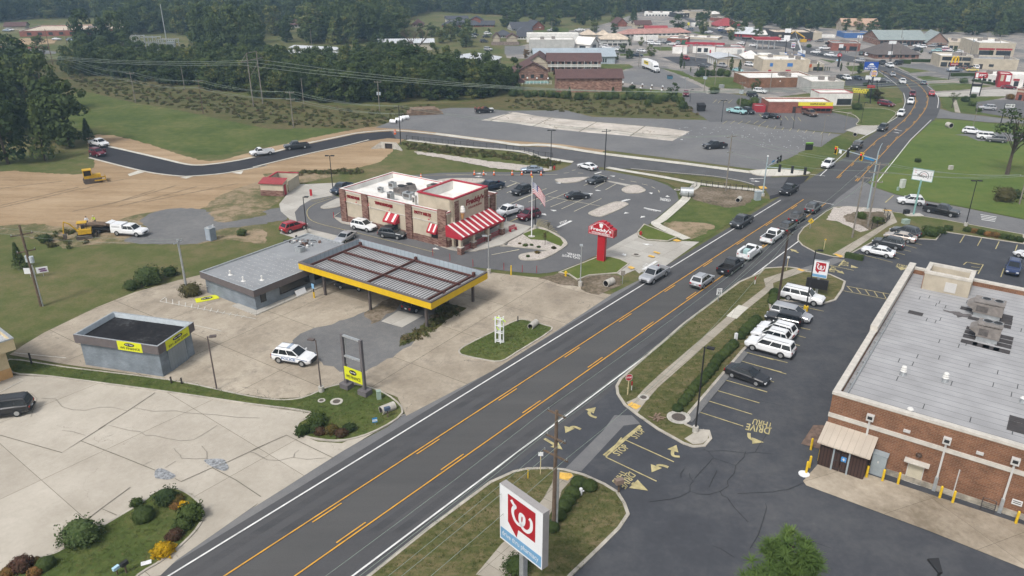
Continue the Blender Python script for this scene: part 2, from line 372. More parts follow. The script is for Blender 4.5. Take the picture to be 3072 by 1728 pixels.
def sheet(name,s,mat,lv=None,cat=None,spl=0,**k):
 P=pts(s)if isinstance(s,str)else s
 if spl:P=spline(P,spl,True)
 if mat in(SCRUB,LUSH,DIRT,PATCHY,GRAVEL,MUD,RIVER)and name!='gravel_strip':
  Q=[]
  for a,b in zip(P,P[1:]+P[:1]):
   n=max(1,min(60,int((b-a).length/.8)))
   for i in range(n):Q.append(a+(b-a)*(i/n)+Vector((random.uniform(-.3,.3),random.uniform(-.3,.3),0)))
  P=Q
 LV[0]+=1
 z=STEP*(lv if lv is not None else LV[0])
 mb=MB();mb.sheet(P,z,mat);k.setdefault('kind','structure')
 return mb.build(name,**k)
def inset(P,d):
 n=len(P);out=[]
 A=sum(P[i].x*P[(i+1)%n].y-P[(i+1)%n].x*P[i].y for i in range(n));sg=1 if A>0 else-1
 for i in range(n):
  a,b,c=P[i-1],P[i],P[(i+1)%n]
  u,w=(b-a),(c-b)
  n1=Vector((-u.y,u.x,0)).normalized()*sg;n2=Vector((-w.y,w.x,0)).normalized()*sg
  m=n1+n2
  m=n1 if m.length<.2 else m/(max(.45,m.length_squared/2))
  out.append(b+m*d)
 return out
def island(name,s,mat,h=.15,w=.2,spl=3,kerbmat=None,kname='kerb'):
 P=pts(s)
 if spl:P=spline(P,spl,True)
 Q=inset(P,w);n=len(P);LV[0]+=1
 if sum(P[i].x*P[(i+1)%n].y-P[(i+1)%n].x*P[i].y for i in range(n))<0:P.reverse();Q.reverse()
 mb=MB()
 v=[(p.x,p.y,.0)for p in P]+[(p.x,p.y,h)for p in P]+[(p.x,p.y,h)for p in Q]+[(p.x,p.y,h-.04)for p in Q]
 f=[]
 for i in range(n):
  j=(i+1)%n
  f+=[(i,j,n+j,n+i),(n+i,n+j,2*n+j,2*n+i),(2*n+i,2*n+j,3*n+j,3*n+i)]
 mb.add(v,f,kerbmat or KERB).build(kname,kind='structure')
 def gap(q):
  return min((q-(a+(b-a)*max(0,min(1,(q-a).dot(b-a)/max(1e-9,(b-a).length_squared))))).length for a,b in zip(P,P[1:]+P[:1]))
 mb=MB();mb.sheet([q for q in inset(P,w*.98)if gap(q)>w*.9]or P,h-.03+.0004*(LV[0]%20),mat)
 return mb.build(name,kind='structure')
def stripes(name,segs,w,mat,lv=46,parent=None):
 mb=MB()
 for k,s in enumerate(segs):
  P=pts(s)if isinstance(s,str)else s
  stroke(mb,[p+Vector((0,0,STEP*lv+.0005*(k%7)))for p in P],w,mat)
 return mb.build(name,parent,kind='structure')
def arrow(mb,s,mat,w=.28,lv=47,hw=.5,hl=1.0):
 P=pts(s);P=spline(P,5)if len(P)>2 else P
 d=(P[-1]-P[-2]).normalized()if len(P)>2 else(P[1]-P[0]).normalized()
 tip=P[-1];base=tip-d*hl;Q=[p for p in P if(p-tip).dot(d)<-hl*.9 or p is P[0]]or[P[0]]
 up=Vector((0,0,STEP*lv))
 stroke(mb,[p+up for p in Q+[base]],w,mat)
 n=Vector((-d.y,d.x,0))
 mb.add([tip+up,base+n*hw+up,base-n*hw+up],[(0,1,2)],mat)
def gtext(mb,t,s,mat,lv=47,bold=.02):
 a,b,c=pts(s);a=a+Vector((0,0,STEP*lv))
 ux,uy=(b-a),(c-a);ux.z=uy.z=0
 if ux.cross(uy).z<0:
  a=a+uy*0;letters(mb,t,a,ux,uy,mat,-.004,bold)
 else:letters(mb,t,a,ux,uy,mat,.004,bold)
g=MB();g.sheet([(-1500,-60),(1500,-60),(1900,2400),(-1900,2400)],-.02,GREEN);g.build('ground',kind='structure')
# left: pasture, bare soil, rough grass
sheet('rough_pasture',"1:500,560 1200,740 1800,850 2576,960 2:700,1010 1180,1040 1500,1010 1750,1000 2000,990 3:0,900 1300,960 1760,960 1800,1090 1900,1140 1500,1150 900,1120 500,1060 0,1060 2:2000,1035 1700,1060 1480,1110 1300,1180 1150,1235 1000,1270 700,1330 500,1385 300,1420 0,1449 1:1500,1420 500,1100 100,900",SCRUB)
sheet('mown_field',"1:480,1000 780,888 1000,925 1300,995 1700,1060 2576,1240 2:400,1240 900,1250 700,1320 450,1385 0,1430 5:2576,50 2150,145 1800,115 1300,25 1200,-20 1:1250,1370 800,1285 600,1180 480,1100",LUSH,spl=2)
sheet('bare_soil',"0:-60,436 130,436 215,437 240,400 215,345 290,341 400,371 500,402 560,402 640,380 760,352 880,328 960,317 1100,322 1300,340 1500,368 1500,385 1300,362 1050,350 1010,355 985,382 963,402 940,412 880,425 760,436 650,466 600,480 575,502 545,535 480,545 400,562 330,575 180,577 90,562 -60,570",DIRT,spl=2)
sheet('half_bare_ground',"5:-60,830 300,820 650,840 900,850 1100,790 1250,740 1500,690 1900,680 2040,600 2150,520 2500,400 2576,380 6:100,330 420,300 620,290 850,330 430,430 300,520 250,600 -40,780 5:2500,800 2576,1000 2200,960 1900,1010 1300,1000 900,1010 600,1050 400,960 -60,900",PATCHY,spl=2)
sheet('gravel_yard',"5:1215,990 1290,920 1430,870 1360,790 1400,740 1500,690 1700,660 1900,665 2010,690 2060,760 2150,800 2350,770 2576,725 6:100,690 260,650 320,770 130,790 5:2576,810 2300,840 2080,880 2060,950 1900,1000 1600,1010",GRAVEL,spl=2)
stripes('track_mark',['5:%d,%d %d,%d %d,%d'%q for q in((1250,372,1000,415,780,480),(780,470,420,560,0,655),(760,455,400,540,0,635),(1700,440,1300,560,900,650),(1500,480,1100,610,700,690),(2300,420,1800,520,1400,600),(600,400,300,430,0,470),(1900,450,1500,560,1150,640))],.45,M('churned soil',(.2,.145,.088),.95,.3,1),4)
# the new side road
sheet('side_road',"5:860,40 1040,66 1500,172 1800,242 1950,250 2150,228 2430,178 2:510,1397 700,1357 1000,1295 1200,1275 1330,1268 1500,1276 1750,1303 2300,1378 2576,1420 7:400,66 900,142 1700,240 2300,318 2576,352 8:120,365 400,352 505,345 430,430 300,520 120,575 7:2540,540 2500,480 2390,440 2250,400 2000,357 1600,322 1200,282 1000,270 900,262 640,217 560,192 300,152 0,104 2:2576,1450 2000,1400 1500,1350 1300,1335 1115,1362 6:880,62 550,133 0,268 5:2576,248 2200,322 1880,352 1740,354 1500,327 1300,287 1000,212 860,178",FRESH)
sheet('side_road',"2:1330,1268 1500,1276 1750,1303 2300,1378 2576,1420 7:400,66 900,142 1700,240 2300,318 2576,352 8:120,365 300,358 200,520 7:2540,540 2500,480 2390,440 2250,400 2000,357 1600,322 1200,282 1000,270 900,262 640,217 560,192 300,152 0,104 2:2576,1450 2000,1400 1500,1350 1380,1340",M('side road asphalt',(.085,.085,.088),.88,.15,.3,fine=.25))
for nm,s,w in(('kerb',"5:880,36 1040,62 1500,166 1800,236 1950,243 2150,221 2430,171 2:510,1389 700,1349 1000,1287 1200,1267 1330,1259 1500,1268 1750,1295",.9),('pavement',"2:1750,1292 2300,1364 2576,1403 7:400,52 900,131 1700,228 2300,306 2576,338",2.1),('kerb',"5:860,172 1000,209 1300,284 1500,324 1740,351 1880,349 2200,319 2576,245 6:0,265 550,130 880,59 1115,0",.6),('pavement',"2:1490,1353 2000,1412 2576,1462 7:300,160 560,205 640,215",1.7),('pavement',"7:970,268 1150,300 1500,358 1840,422 2100,455 2380,482 2470,500",1.6),('kerb',"7:1200,277 1600,317 2000,352 2250,395 2390,435",.25),('pavement',"7:1835,430 1800,470 1710,520 1735,560 1640,650 1500,770 1440,815 1600,895 1740,960",1.7)):
 LV[0]+=1;mb=MB();P=spline(pts(s),3);stroke(mb,[p+Vector((0,0,.05+STEP*LV[0]))for p in P],w,NEWWALK);mb.build(nm,kind='structure')
 # main road
A0,A1=pts("0:428,1449 1605,725");DR=(A1-A0).normalized();NR=Vector((DR.y,-DR.x,0))
B0=pts("0:890,1449")[0];WW=(B0-A0).dot(NR)
Y1=(pts("0:568,1449")[0]-A0).dot(NR);Y2=(pts("0:745,1449")[0]-A0).dot(NR)
def rp(t,o):return A0+DR*t+NR*o
def rt(s):return(pts(s)[0]-A0).dot(DR)
TA,TB=rt("7:2570,570"),rt("8:510,335")
TC,TD=rt("8:700,628"),rt("8:990,390");TE=rt("4:980,1390");TF=rt("4:1350,1449")
LV[0]=18
sheet('old_shoulder',[rp(-40,-4.2),rp(-40,2),rp(75,2),rp(75,-1.2)]+pts("11:985,150 830,162 560,250 360,440 10:2520,720 2400,800 1900,890 1560,1160 1470,1290 1300,1420 14:870,235 600,405 300,600 0,785"),WORN)
curve_l=pts("4:965,1395 1335,1150 1390,1070 1420,1000 1405,900 1345,830 1240,745 1165,690")
curve_r=pts("e:0,890 100,900")+pts("f:120,25 330,130 570,265 690,330 820,430 920,560 965,700 955,820 900,960 800,1070 330,1449")
town_l=pts("4:1100,640 900,600 700,570 540,540 400,500 260,455 c:2400,800 2000,690 1760,610 1600,530 1400,455 1300,400 1180,345")
town_r=pts("c:1240,335 1420,390 1500,430 1650,500 1850,560 2100,640 2576,770 4:300,410 600,480 900,540 1100,580 1220,600")
sheet('main_road',[rp(-40,-1.0),rp(TE-2,-1.0)]+curve_l+town_l+town_r+curve_r+[rp(TF-4,WW+1.3),rp(-40,WW+1.3)],ROAD)
ROADC=layered('worn centre lane',[(.33,(.069,.069,.07)),(.5,(.084,.083,.082)),(.68,(.102,.1,.098))],[(.2,1,(.06,1.6,1,-ROADANG)),(.05,.6,(1,1,1)),(9,.5,(1,1,1))],rough=.88,bump=.1)
ROADD=layered('oily lane',[(.36,(.056,.057,.06)),(.5,(.07,.07,.073)),(.66,(.087,.086,.088))],[(.15,1,(.05,2.4,1,-ROADANG)),(6,.4,(1,1,1))],rough=.75,bump=.1)
TY1=rt('8:350,560')
sheet('centre_lane',[rp(-40,Y1+.2),rp(TY1+2,Y1+.2),rp(TY1+2,Y2-.2),rp(-40,Y2-.2)],ROADC,22)
for o in(Y2+.55,Y2+2.15,.75,2.35):sheet('wheel_track',[rp(-40,o),rp(TC,o),rp(TC,o+.75),rp(-40,o+.75)],ROADD,23)
DASH0=rt("14:545,920");DASH1=rt("14:800,1135")
rw=[]
rw.append([rp(-40,0),rp(TA,0)]);rw.append([rp(TB,0)]+spline(pts("8:980,0 4:1340,1140 1400,1065 1425,1000 1425,950 1412,900"),4));rw.append(spline(pts("4:1352,825 1250,745 1170,690"),4))
rw.append([rp(-40,WW),rp(TC,WW)]);rw.append([rp(TD,WW)]+pts("8:1480,0 4:1680,1160"));rw.append(spline(pts("4:1740,1045 1748,950 1705,885 1640,830 1500,740 1310,662 1200,640"),4))
rw.append(pts("8:540,590 735,628"));rw.append(pts("8:510,335 655,352"))
roadobj=bpy.data.objects['main_road']
stripes('lane_line',rw,.17,WHITE,parent=roadobj)
TY1,TY2=rt("8:350,560"),rt("8:540,590");TU1,TU2=rt("8:650,352"),rt("8:820,380")
yl=spline(pts("8:1160,0 4:1270,1280 1430,1150 1515,1030 1530,970 1515,920 1490,880 1440,820 1330,750 1200,690"),4)
yr=spline(pts("8:1335,0 4:1500,1210 1620,1060 1648,965 1640,920 1600,860 1530,800 1420,740 1300,690"),4)
ys=[[rp(-40,Y1),rp(TY1,Y1)],[rp(-40,Y2),rp(TY2,Y2)],[rp(TU1,Y1)]+yl,[rp(TU2,Y2)]+yr]
for k in range(-3,16):
 t=DASH0+k*12.17
 if t+3.1<TY1:ys.append([rp(t,Y1+.36),rp(t+3.1,Y1+.36)])
 t=DASH1+k*12.17
 if t+3.1<TY2:ys.append([rp(t,Y2-.36),rp(t+3.1,Y2-.36)])
for L,sgn in(([rp(TU1,Y1)]+yl,1),([rp(TU2,Y2)]+yr,-1)):
 acc=0
 for a,b in zip(L,L[1:]):
  d=(b-a);l=d.length
  while acc<l:
   n=Vector((d.y,-d.x,0)).normalized()*.36*sgn;q=a+d*(acc/l)+n
   ys.append([q,q+d.normalized()*2.8]);acc+=12.17
  acc-=l
stripes('centre_line',ys,.13,YELLOW,parent=roadobj)
mb=MB();arrow(mb,"f:220,1250 60,1215",WHITE);arrow(mb,"f:55,1272 180,1292",WHITE)
for s in("7:2480,375 2340,380","7:2360,400 2450,405"):arrow(mb,s,WHITE)
mb.build('lane_arrow',roadobj,kind='structure')
# car lot and neighbour
LV[0]=20
sheet('concrete_lot',"0:24,893 60,868 110,838 240,775 340,735 450,705 520,688 800,610 1230,685 1330,697 1440,705 1500,735 1538,742 1392,838 1242,932 1022,1047 1000,1000 930,972 870,965 820,975 760,1000 690,1004 600,990 430,955 170,918",SLAB1)
sheet('gravel_patch',"10:340,640 400,580 480,515 600,465 740,440 900,380 1100,300 1300,190 1700,200 1900,215 1560,600 1420,690 1100,880 860,880 600,780 400,690",GRAVEL)
sheet('weedy_strip',"10:1545,592 1470,600 1420,640 1430,560 1500,520 1600,470 1720,370 1880,225 1980,240 2075,275 2000,320",SCRUB)
sheet('gravel_patch',"10:1080,330 1330,170 1480,190 1240,390 1140,430",MUD)
sheet('concrete_pad',"10:1235,402 1400,300 1642,345 1435,462",DRIVE)
sheet('cracked_concrete_lot',"0:-60,965 30,945 130,950 430,990 620,1018 780,1040 755,1065 745,1092 800,1112 860,1116 1022,1040 14:1000,168 870,243 600,413 300,605 0,793 13:2500,745 2000,1095 1700,1305 1550,1449 -200,1700 -400,600",SLAB2)
stripes('concrete_joint',["13:0,95 600,265 780,150 1020,0","13:780,150 1140,290 1500,435","13:1690,515 1750,545 2050,410 2210,350 2576,180","13:2050,410 2280,530 2520,690","9:1500,1095 1230,1275 950,1449","13:1260,600 980,805 1130,870","13:980,805 820,930","14:0,235 320,95 470,170 770,315"],.07,M('joint filler',(.13,.12,.095),.95,.2),45)
stripes('concrete_crack',["13:1050,0 1250,50 1350,60 1410,100 1500,100 1600,125 1740,150 1870,140 1960,90 2100,0","13:1680,220 1700,250 1740,285 1755,320 1900,325 1990,320","9:400,1150 540,1155 600,1230 700,1260 830,1265 960,1235 1080,1235 1230,1270","9:1290,1240 1480,1275 1700,1270 1800,1290 2100,1310 2300,1335 2510,1340","13:1950,200 2000,260 2000,320","13:1600,410 1700,345","13:1385,385 1470,345","14:0,260 60,300 140,335 250,340 380,310 520,330 700,315","14:390,310 400,270 440,240","13:600,50 700,60 830,100","9:100,1110 300,1100 360,1150 300,1330","13:2400,255 2480,275 2576,330"],.045,M('hairline crack',(.22,.2,.17),.95,.2),45)
pm=M('grey patching',(.24,.25,.26),.95,.5,4)
for s in("13:1500,440 1560,415 1680,470 1690,500 1620,525 1540,515 1500,505","13:1980,330 2150,325 2190,370 2210,410 2170,440 2080,415 2000,370"):sheet('concrete_patch',s,pm,44,spl=3)
island('grass_verge',"0:24,905 170,925 430,957 600,992 690,1006 760,1002 820,977 870,967 930,975 985,1000 1015,1040 950,1085 870,1110 800,1108 745,1092 750,1065 780,1040 620,1018 430,990 130,950 30,940",LUSH)
island('grass_island',"10:1990,720 2010,660 2300,510 11:100,392 220,400 370,440 440,490 10:2560,700 2390,795 2200,775 2060,745",LUSH)
island('grass_island',"13:-200,1500 0,1400 300,1300 520,1235 660,1160 990,970 1260,810 1400,720 1500,640 1660,600 1780,630 1900,710 1970,800 1970,900 1890,1030 1750,1170 1640,1260 1520,1345 1350,1449 900,1800 -300,1900",LUSH)
# restaurant lot
LV[0]=12
sheet('restaurant_lot',"7:900,262 640,217 610,245 520,285 430,308 0,312 6:2300,308 1800,318 1480,345 1100,380 845,560 780,535 560,575 450,640 400,700 420,790 560,865 950,955 1500,1110 2110,1228 2576,1280 7:300,1292 400,1285 500,1268 700,1192 860,1118 1260,892 1380,812 1662,580 1640,500 1560,440 1400,380 1100,322 950,292 885,282",DARKLOT)
sheet('concrete_apron',"6:430,430 830,413 860,505 780,535 560,575 450,640 400,700 420,790 560,865 950,957 900,1010 400,948 255,902 350,765 265,690 250,620 310,545 340,500",DRIVE)
sheet('concrete_drive',"7:860,1118 1260,892 1270,940 1350,972 1560,987 1650,975 1860,985 1520,1228 1440,1242 1330,1262 1280,1292 1240,1257 1110,1312 1065,1290 1185,1195 1100,1152 950,1127",DRIVE)
island('concrete_walk',"6:770,745 860,690 870,760 1890,1030 2050,1000 2450,740 7:0,790 240,842 150,918 6:2420,1015 2150,1077 2000,1082 1890,1060 1720,1003 1240,883 850,805",DRIVE,spl=0)
island('clipped_lawn',"7:150,908 290,845 400,872 540,948 585,1000 572,1030 480,1092 360,1152 250,1166 150,1162 115,1142 130,1112 230,1090 390,1072 0,1030 6:2400,1022",RIVER,w=.3)
sheet('clipped_lawn',"7:155,915 290,858 400,885 520,955 548,1000 525,1035 380,977 230,967",TURF,70)
for s in("7:465,385 620,370 760,362 775,375 700,405 600,418 520,415","7:1110,480 1180,445 1260,440 1330,475 1340,495 1300,512 1230,518 1150,512","7:800,700 1000,615 1080,600 1160,612 1160,640 950,735 870,742 810,725","6:1770,395 1900,375 2150,375 2235,385 2200,415 2120,420 1900,430"):
 island('stone_bed',s,RIVER,w=.32)
island('concrete_island',"6:650,650 740,600 840,565 845,640 750,662 680,667",DRIVE)
sheet('concrete_walk',"7:770,360 785,358 1200,436 1150,446",DRIVE,40)
island('clipped_lawn',"7:1262,890 1325,815 1650,942 1560,982 1350,966 1268,925",TURF,spl=0)
island('clipped_lawn',"7:500,1282 720,1195 880,1132 1000,1132 1100,1157 1185,1198 1070,1290 950,1300 800,1312 680,1357 600,1302",TURF,spl=0)
sheet('ditch',"7:440,1312 530,1280 680,1362 800,1318 1010,1304 1110,1330 1090,1400 1000,1449 11:900,143 770,118 700,70 560,50 7:300,1340",MUD)
sheet('roadside_lawn',"7:1770,600 1990,600 2400,560 2545,575 2100,840 1870,985 1750,960 1500,812",LUSH)
sheet('bare_patch',"7:1500,820 1700,790 2000,820 1960,880 1800,955 1750,940",PATCHY,spl=3)
sheet('ditch',"7:1870,452 2400,500 2390,560 2300,632 2150,655 2050,642 1900,602 1780,560",MUD,spl=2)
sheet('stone_bank',"6:1550,110 1900,150 2300,210 2576,235 7:430,285 380,305 6:2576,300 2300,270 1900,190 1600,140",RIVER)
mb=MB()
for s in("7:345,715 385,733","7:480,690 420,678","7:1165,705 1130,718","7:1330,740 1290,757","7:830,527 775,518","7:855,488 915,496","7:510,420 470,418","7:940,370 1000,375","7:1045,355 995,348","7:1410,1022 1305,1005","6:1735,1050 1800,1062","6:2210,357 2135,357","6:2200,327 2145,327","7:1555,555 1550,538","7:1390,510 1400,528","7:1125,1100 1150,1130"):
 arrow(mb,s,WHITE,.25,47,.45,1.1)
mb.build('pavement_arrow',kind='structure')
stripes('stop_bar',["7:490,850 625,785","7:1325,660 1490,693","7:1110,598 1190,578","7:1315,1258 1450,1175","7:850,330 915,312"],.5,WHITE)
mb=MB()
for t,s in(("STOP","7:515,820 585,795 510,800"),("STOP","7:1450,690 1350,672 1452,697"),("STOP","7:1115,602 1165,585 1110,590"),("DO NOT","7:700,1135 530,1105 705,1158"),("ENTER","7:705,1112 580,1090 715,1132"),("DRIVE","7:1580,575 1480,560 1582,595"),("THRU","7:1570,585 1480,575 1572,600"),("STOP","7:1370,1205 1330,1235 1350,1195"),("ONLY","6:2255,340 2205,340 2255,325")):gtext(mb,t,s,WHITE)
mb.build('pavement_lettering',kind='structure')
stripes('parking_line',["7:490,490 210,605","7:590,510 320,625","7:620,575 425,650","7:800,548 530,670","7:915,570 650,695","7:385,472 105,585","7:190,435 0,515","7:95,422 0,460","7:250,530 0,635","7:400,550 900,642","7:790,425 745,445","7:950,412 850,465","7:1055,430 955,485","6:2540,420 2350,495","6:2440,405 2330,450","6:2480,395 2576,425","7:0,1087 120,1065","6:2300,1115 2570,1062","7:1085,378 1140,390","7:1195,402 1255,412","7:1305,428 1360,440","7:1400,455 1435,472","7:1465,490 1475,510","7:550,325 600,318","7:630,300 665,292","7:690,322 740,326","7:890,335 970,360","7:0,342 490,338","6:1860,342 2576,342"],.12,M('lot paint',(.6,.56,.42),.8,.15,2))
stripes('drive_line',[spline(pts("6:1480,352 1900,340 2300,330"),3),spline(pts("6:760,570 620,612 540,660 518,715 560,780 700,830 1000,900 1300,975 1750,1090"),4)],.12,PALE)
stripes('hatching',["7:%d,%d %d,%d"%(20+k*20,800-k*8,80+k*12,770-k*6)for k in range(5)]+["7:%d,%d %d,%d"%(300-k*3,770+k*9,400+k*22,785+k*27)for k in range(9)]+["6:%d,%d %d,%d"%(550+k*36,592-k*8,620+k*30,596-k*9)for k in range(6)],.12,PALE)
for s in("5:1235,330 1330,298 1400,310 1250,350","5:1740,362 1870,350 1800,374","5:2240,318 2350,300 2330,332"):sheet('drain_pad',s,NEWWALK,16)
stripes('crossing_mark',['8:%d,%d %d,%d'%(2155+k*3,725+k*16,2310-k*5,750+k*14)for k in range(4)],.35,WHITE)
LV[0]=9
# old asphalt lot with the slab of a demolished building
sheet('old_parking_lot',"2:1180,1232 1310,1182 1480,1122 1680,1072 1900,1042 2160,1042 3:0,1070 560,1065 830,1130 1900,1160 2200,1172 2576,1240 4:350,1250 815,1300 740,1332 610,1425 8:540,60 300,180 100,262 7:2576,302 2300,272 1700,192 900,92 500,37 2:2300,1347 1750,1278 1500,1252 1330,1242",WORN)
sheet('building_slab',"3:0,1082 100,1086 300,1122 700,1162 1100,1197 1500,1232 1770,1272 1600,1362 1400,1342 1160,1312 800,1282 500,1252 200,1212 0,1182 2:2200,1162 2400,1112 2500,1092",RUINS)
sheet('parking_lot',"3:1690,930 1780,900 2100,900 2576,960 4:0,1010 740,1090 980,1150 955,1215 830,1290 300,1245 3:2576,1235 2200,1170 1960,1180 1900,1130 1790,1080",DARKLOT)
stripes('parking_line',["3:%d,1170 %d,1200"%(x,x-45)for x in range(2130,2576,75)]+["4:%d,%d %d,%d"%(30+k*75,1205+k*9,10+k*75,1232+k*9)for k in range(10)]+["4:%d,%d %d,%d"%(20+k*62,1105+k*5,50+k*62,1145+k*5)for k in range(7)]+["3:%d,965 %d,1000"%(2030+k*50,1990+k*50)for k in range(4)],.13,PALE)
LV[0]=20
# right: lawn, street, pharmacy
sheet('lawn',pts("8:1070,410 1250,245 1470,25 4:1690,1172 1760,1150 2000,1165 2576,1225")+pts("p:3300,420 3300,690 8:2576,765 1950,640 1600,580 1330,520 1120,452"),BRIGHT)
sheet('side_street',pts("8:700,640 780,560 1000,400 1060,420 1120,458 1330,528 1600,588 1950,648 2576,772")+pts("p:3400,740 3400,800 8:2576,922 2040,812 1830,772 1560,727 1300,692 1200,667 880,642"),WORN)
sheet('pharmacy_lot',[rp(-60,WW+1),rp(TC-3,WW+1)]+pts("8:1240,900 1790,880 2576,1010")+pts("p:3400,780 3400,2300"),SEAL)
sheet('worn_drive',"15:1130,0 720,440 560,420 930,50 11:1040,1310 1210,1310 15:1290,-20",WORN)
sheet('worn_drive',"8:740,1140 400,1250 520,1290 850,1160",WORN)
sheet('roadside_verge',"8:0,330 500,325 955,25 4:945,1385 800,1310 740,1335 610,1425 8:540,60 300,180 100,262",LUSH)
island('grass_island',"4:720,1070 900,1050 1200,1050 1340,1090 1300,1150 1210,1212 960,1210 980,1160 900,1100",LUSH)
sheet('grass_verge',"4:900,960 1200,940 1400,950 1395,990 1300,1010 1080,1000",LUSH)
island('concrete_corner',"8:-80,300 200,285 500,312 440,342 200,352 0,345",NEWWALK)
sheet('grass_verge',"7:1000,285 1150,315 1500,375 1760,430 1740,480 1680,490 1560,420 1300,350",VERGE)
sheet('grass_verge',"7:1150,280 1600,326 2000,360 2250,402 2380,440 2330,465 1880,412 1500,345",VERGE)
island('roadside_verge',"8:740,652 660,692 540,782 440,852 390,922 385,970 430,1022 560,1092 730,1132 835,1142 930,1090 1130,985 1240,955 1290,870 1380,880 1530,960 1730,970 1790,890 2576,1010 2576,918 2040,818 1830,778 1560,735 1300,698 1200,670 880,646",GREEN,spl=0)
island('roadside_verge',"11:1090,960 1200,860 1700,425 2240,22 7:2430,1292 8:60,1242 280,1228 380,1240 480,1275 700,1300 800,1345 12:855,20 830,100 760,200 640,237 230,205 130,240 11:2576,400 2290,690 1720,1360 1740,1400 1850,1449 15:1960,50 1985,130 1920,205 1800,215 1700,180 1450,40 11:1250,1310 1130,1215 1060,1110 1050,1030",VERGE,w=.3,spl=0)
island('roadside_verge',"14:600,1900 1010,1520 1130,1430 1700,975 2280,545 15:60,442 200,412 400,407 560,422 750,472 950,562 1080,642 1150,752 1190,862 1100,1000 900,1200 640,1449 200,1950",VERGE,w=.3,spl=0)
sheet('stone_bed',"8:740,660 880,650 1190,675 1270,770 1240,800 1100,870 1000,900 880,840 760,790 660,770",RIVER,74)
sheet('ditch',"8:830,740 960,700 1080,700 1220,700 1270,780 1200,830 1090,880 1000,830 850,790",MUD,75)
for k,s in enumerate(("15:460,440 630,470 650,500 530,640 490,780 200,1130 14:2576,1330 2450,1520 2150,1449 2400,1150 15:0,1110 350,720 440,560","11:1155,1193 1250,1150 1330,1060 1480,920 2120,370 2500,75 8:60,1350 360,1248 500,1262 150,1390 11:2576,85 2200,390 1460,1050 1330,1200 1260,1300","8:722,1112 830,1138 1260,842 1350,802 1300,700 1200,685 1240,742 1275,765 1235,812 1130,872")):
 sheet('footpath',s,WALK,76+k)
sheet('footpath',"11:2120,358 2220,385 2335,275 2240,250",NEWWALK,79)
for s in("11:1165,1220 1205,1190 1300,1230 1250,1265","15:510,460 620,470 640,495 590,540 500,520","8:735,1110 760,1105 830,1130 800,1145","8:375,1255 400,1250 460,1270 430,1278","8:1215,680 1290,683 1300,695 1225,690","7:1600,975 1640,965 1690,985 1640,990","7:1165,1235 1200,1225 1240,1245 1200,1258","7:1410,1090 1430,1082 1485,1100 1470,1110","7:1360,1130 1385,1118 1435,1135 1415,1145","7:2430,455 2490,450 2520,475 2450,480"):sheet('tactile_paving',s,TACT,82)
for s in("11:1720,1360 2290,690 2330,720 1790,1385",):sheet('gravel_strip',s,GRAVEL,77)
sheet('concrete_island',"15:1800,80 1900,40 1950,80 1940,140 1890,180 1800,190 1715,135",KERB,78)
sheet('loading_apron',"16:440,540 625,330 1040,465 2576,965 2900,1080 2900,1500 2576,1390 1650,1020 470,582",APRON)
sheet('brick_planter',"16:420,180 540,0 650,0 600,230 460,190",M('planter brick',(.16,.11,.085),.9,.3,2))
stripes('parking_line',["11:2240,782 2700,915","11:2085,965 2515,1090","11:2000,1065 2440,1195","11:1915,1165 2370,1305","11:1845,1278 2285,1420","11:2295,700 2576,778","12:0,835 235,897","12:0,733 290,805","12:180,680 350,720","12:230,600 410,640","12:330,530 465,563","12:380,460 510,487","12:280,230 640,308","12:0,1060 95,1090","12:80,965 160,993","8:980,1105 1305,1187","8:1300,1130 1370,1155","8:1320,1085 1425,1115","8:1370,1055 1480,1082","8:1390,1010 1540,1052","8:1500,995 1590,1020","8:2000,925 1955,997","8:2165,955 2125,1027","8:2335,985 2300,1058","8:2510,1018 2485,1090","8:2380,1245 2350,1330","8:2180,1210 2130,1300","8:2020,1185 2185,1210","8:2020,1185 1990,1210","8:695,1215 930,1265","15:1140,140 1615,355","15:960,310 1447,542","15:1110,120 960,310","12:860,65 1290,145","12:830,110 1265,195"]+["12:%d,%d %d,%d"%(870+k*85,68+k*15,920+k*80,122+k*15)for k in range(5)]+["8:%d,%d %d,%d"%(2150-k*5,1210+k*28,2060+k*5,1195+k*35)for k in range(3)],.13,PALE)
stripes('stop_bar',["15:935,290 1290,0","15:956,302 1298,8","8:840,1162 785,1225","8:1315,538 1235,608"],.2,PALE)
mb=MB()
for s in("15:1670,305 1610,295 1603,255 1640,190","15:1560,408 1500,388 1450,395 1400,455","11:868,1338 810,1315 800,1280 862,1236","15:715,40 650,15 600,35 568,75","15:365,130 540,235","15:2340,75 2345,120 2400,150 2485,165","8:690,1255 760,1262 840,1300","8:970,1240 920,1222 905,1212","8:1400,1230 1385,1265","8:395,1095 315,1055"):arrow(mb,s,PALE,.32,47,.55,1.1)
arrow(mb,"15:1210,560 1365,632",PALE,.4,47,.75,1.5)
mb.build('pavement_arrow',kind='structure')
mb=MB()
for t,s in(("STOP","15:1255,135 1345,55 1190,100"),("STOP","15:1085,300 1190,215 1015,265"),("DRIVE","15:1185,445 1080,580 1250,485"),("THRU","15:1110,435 1010,545 1170,460"),("DRIVE","15:2550,25 2320,-20 2535,90"),("THRU","15:2572,-20 2385,-65 2558,35"),("STOP","8:880,1225 885,1180 805,1215"),("STOP","8:745,1285 765,1235 690,1275"),("DRIVE","8:1475,1245 1340,1215 1470,1262"),("THRU","8:1475,1225 1350,1198 1472,1240")):gtext(mb,t,s,PALE)
mb.build('pavement_lettering',kind='structure')
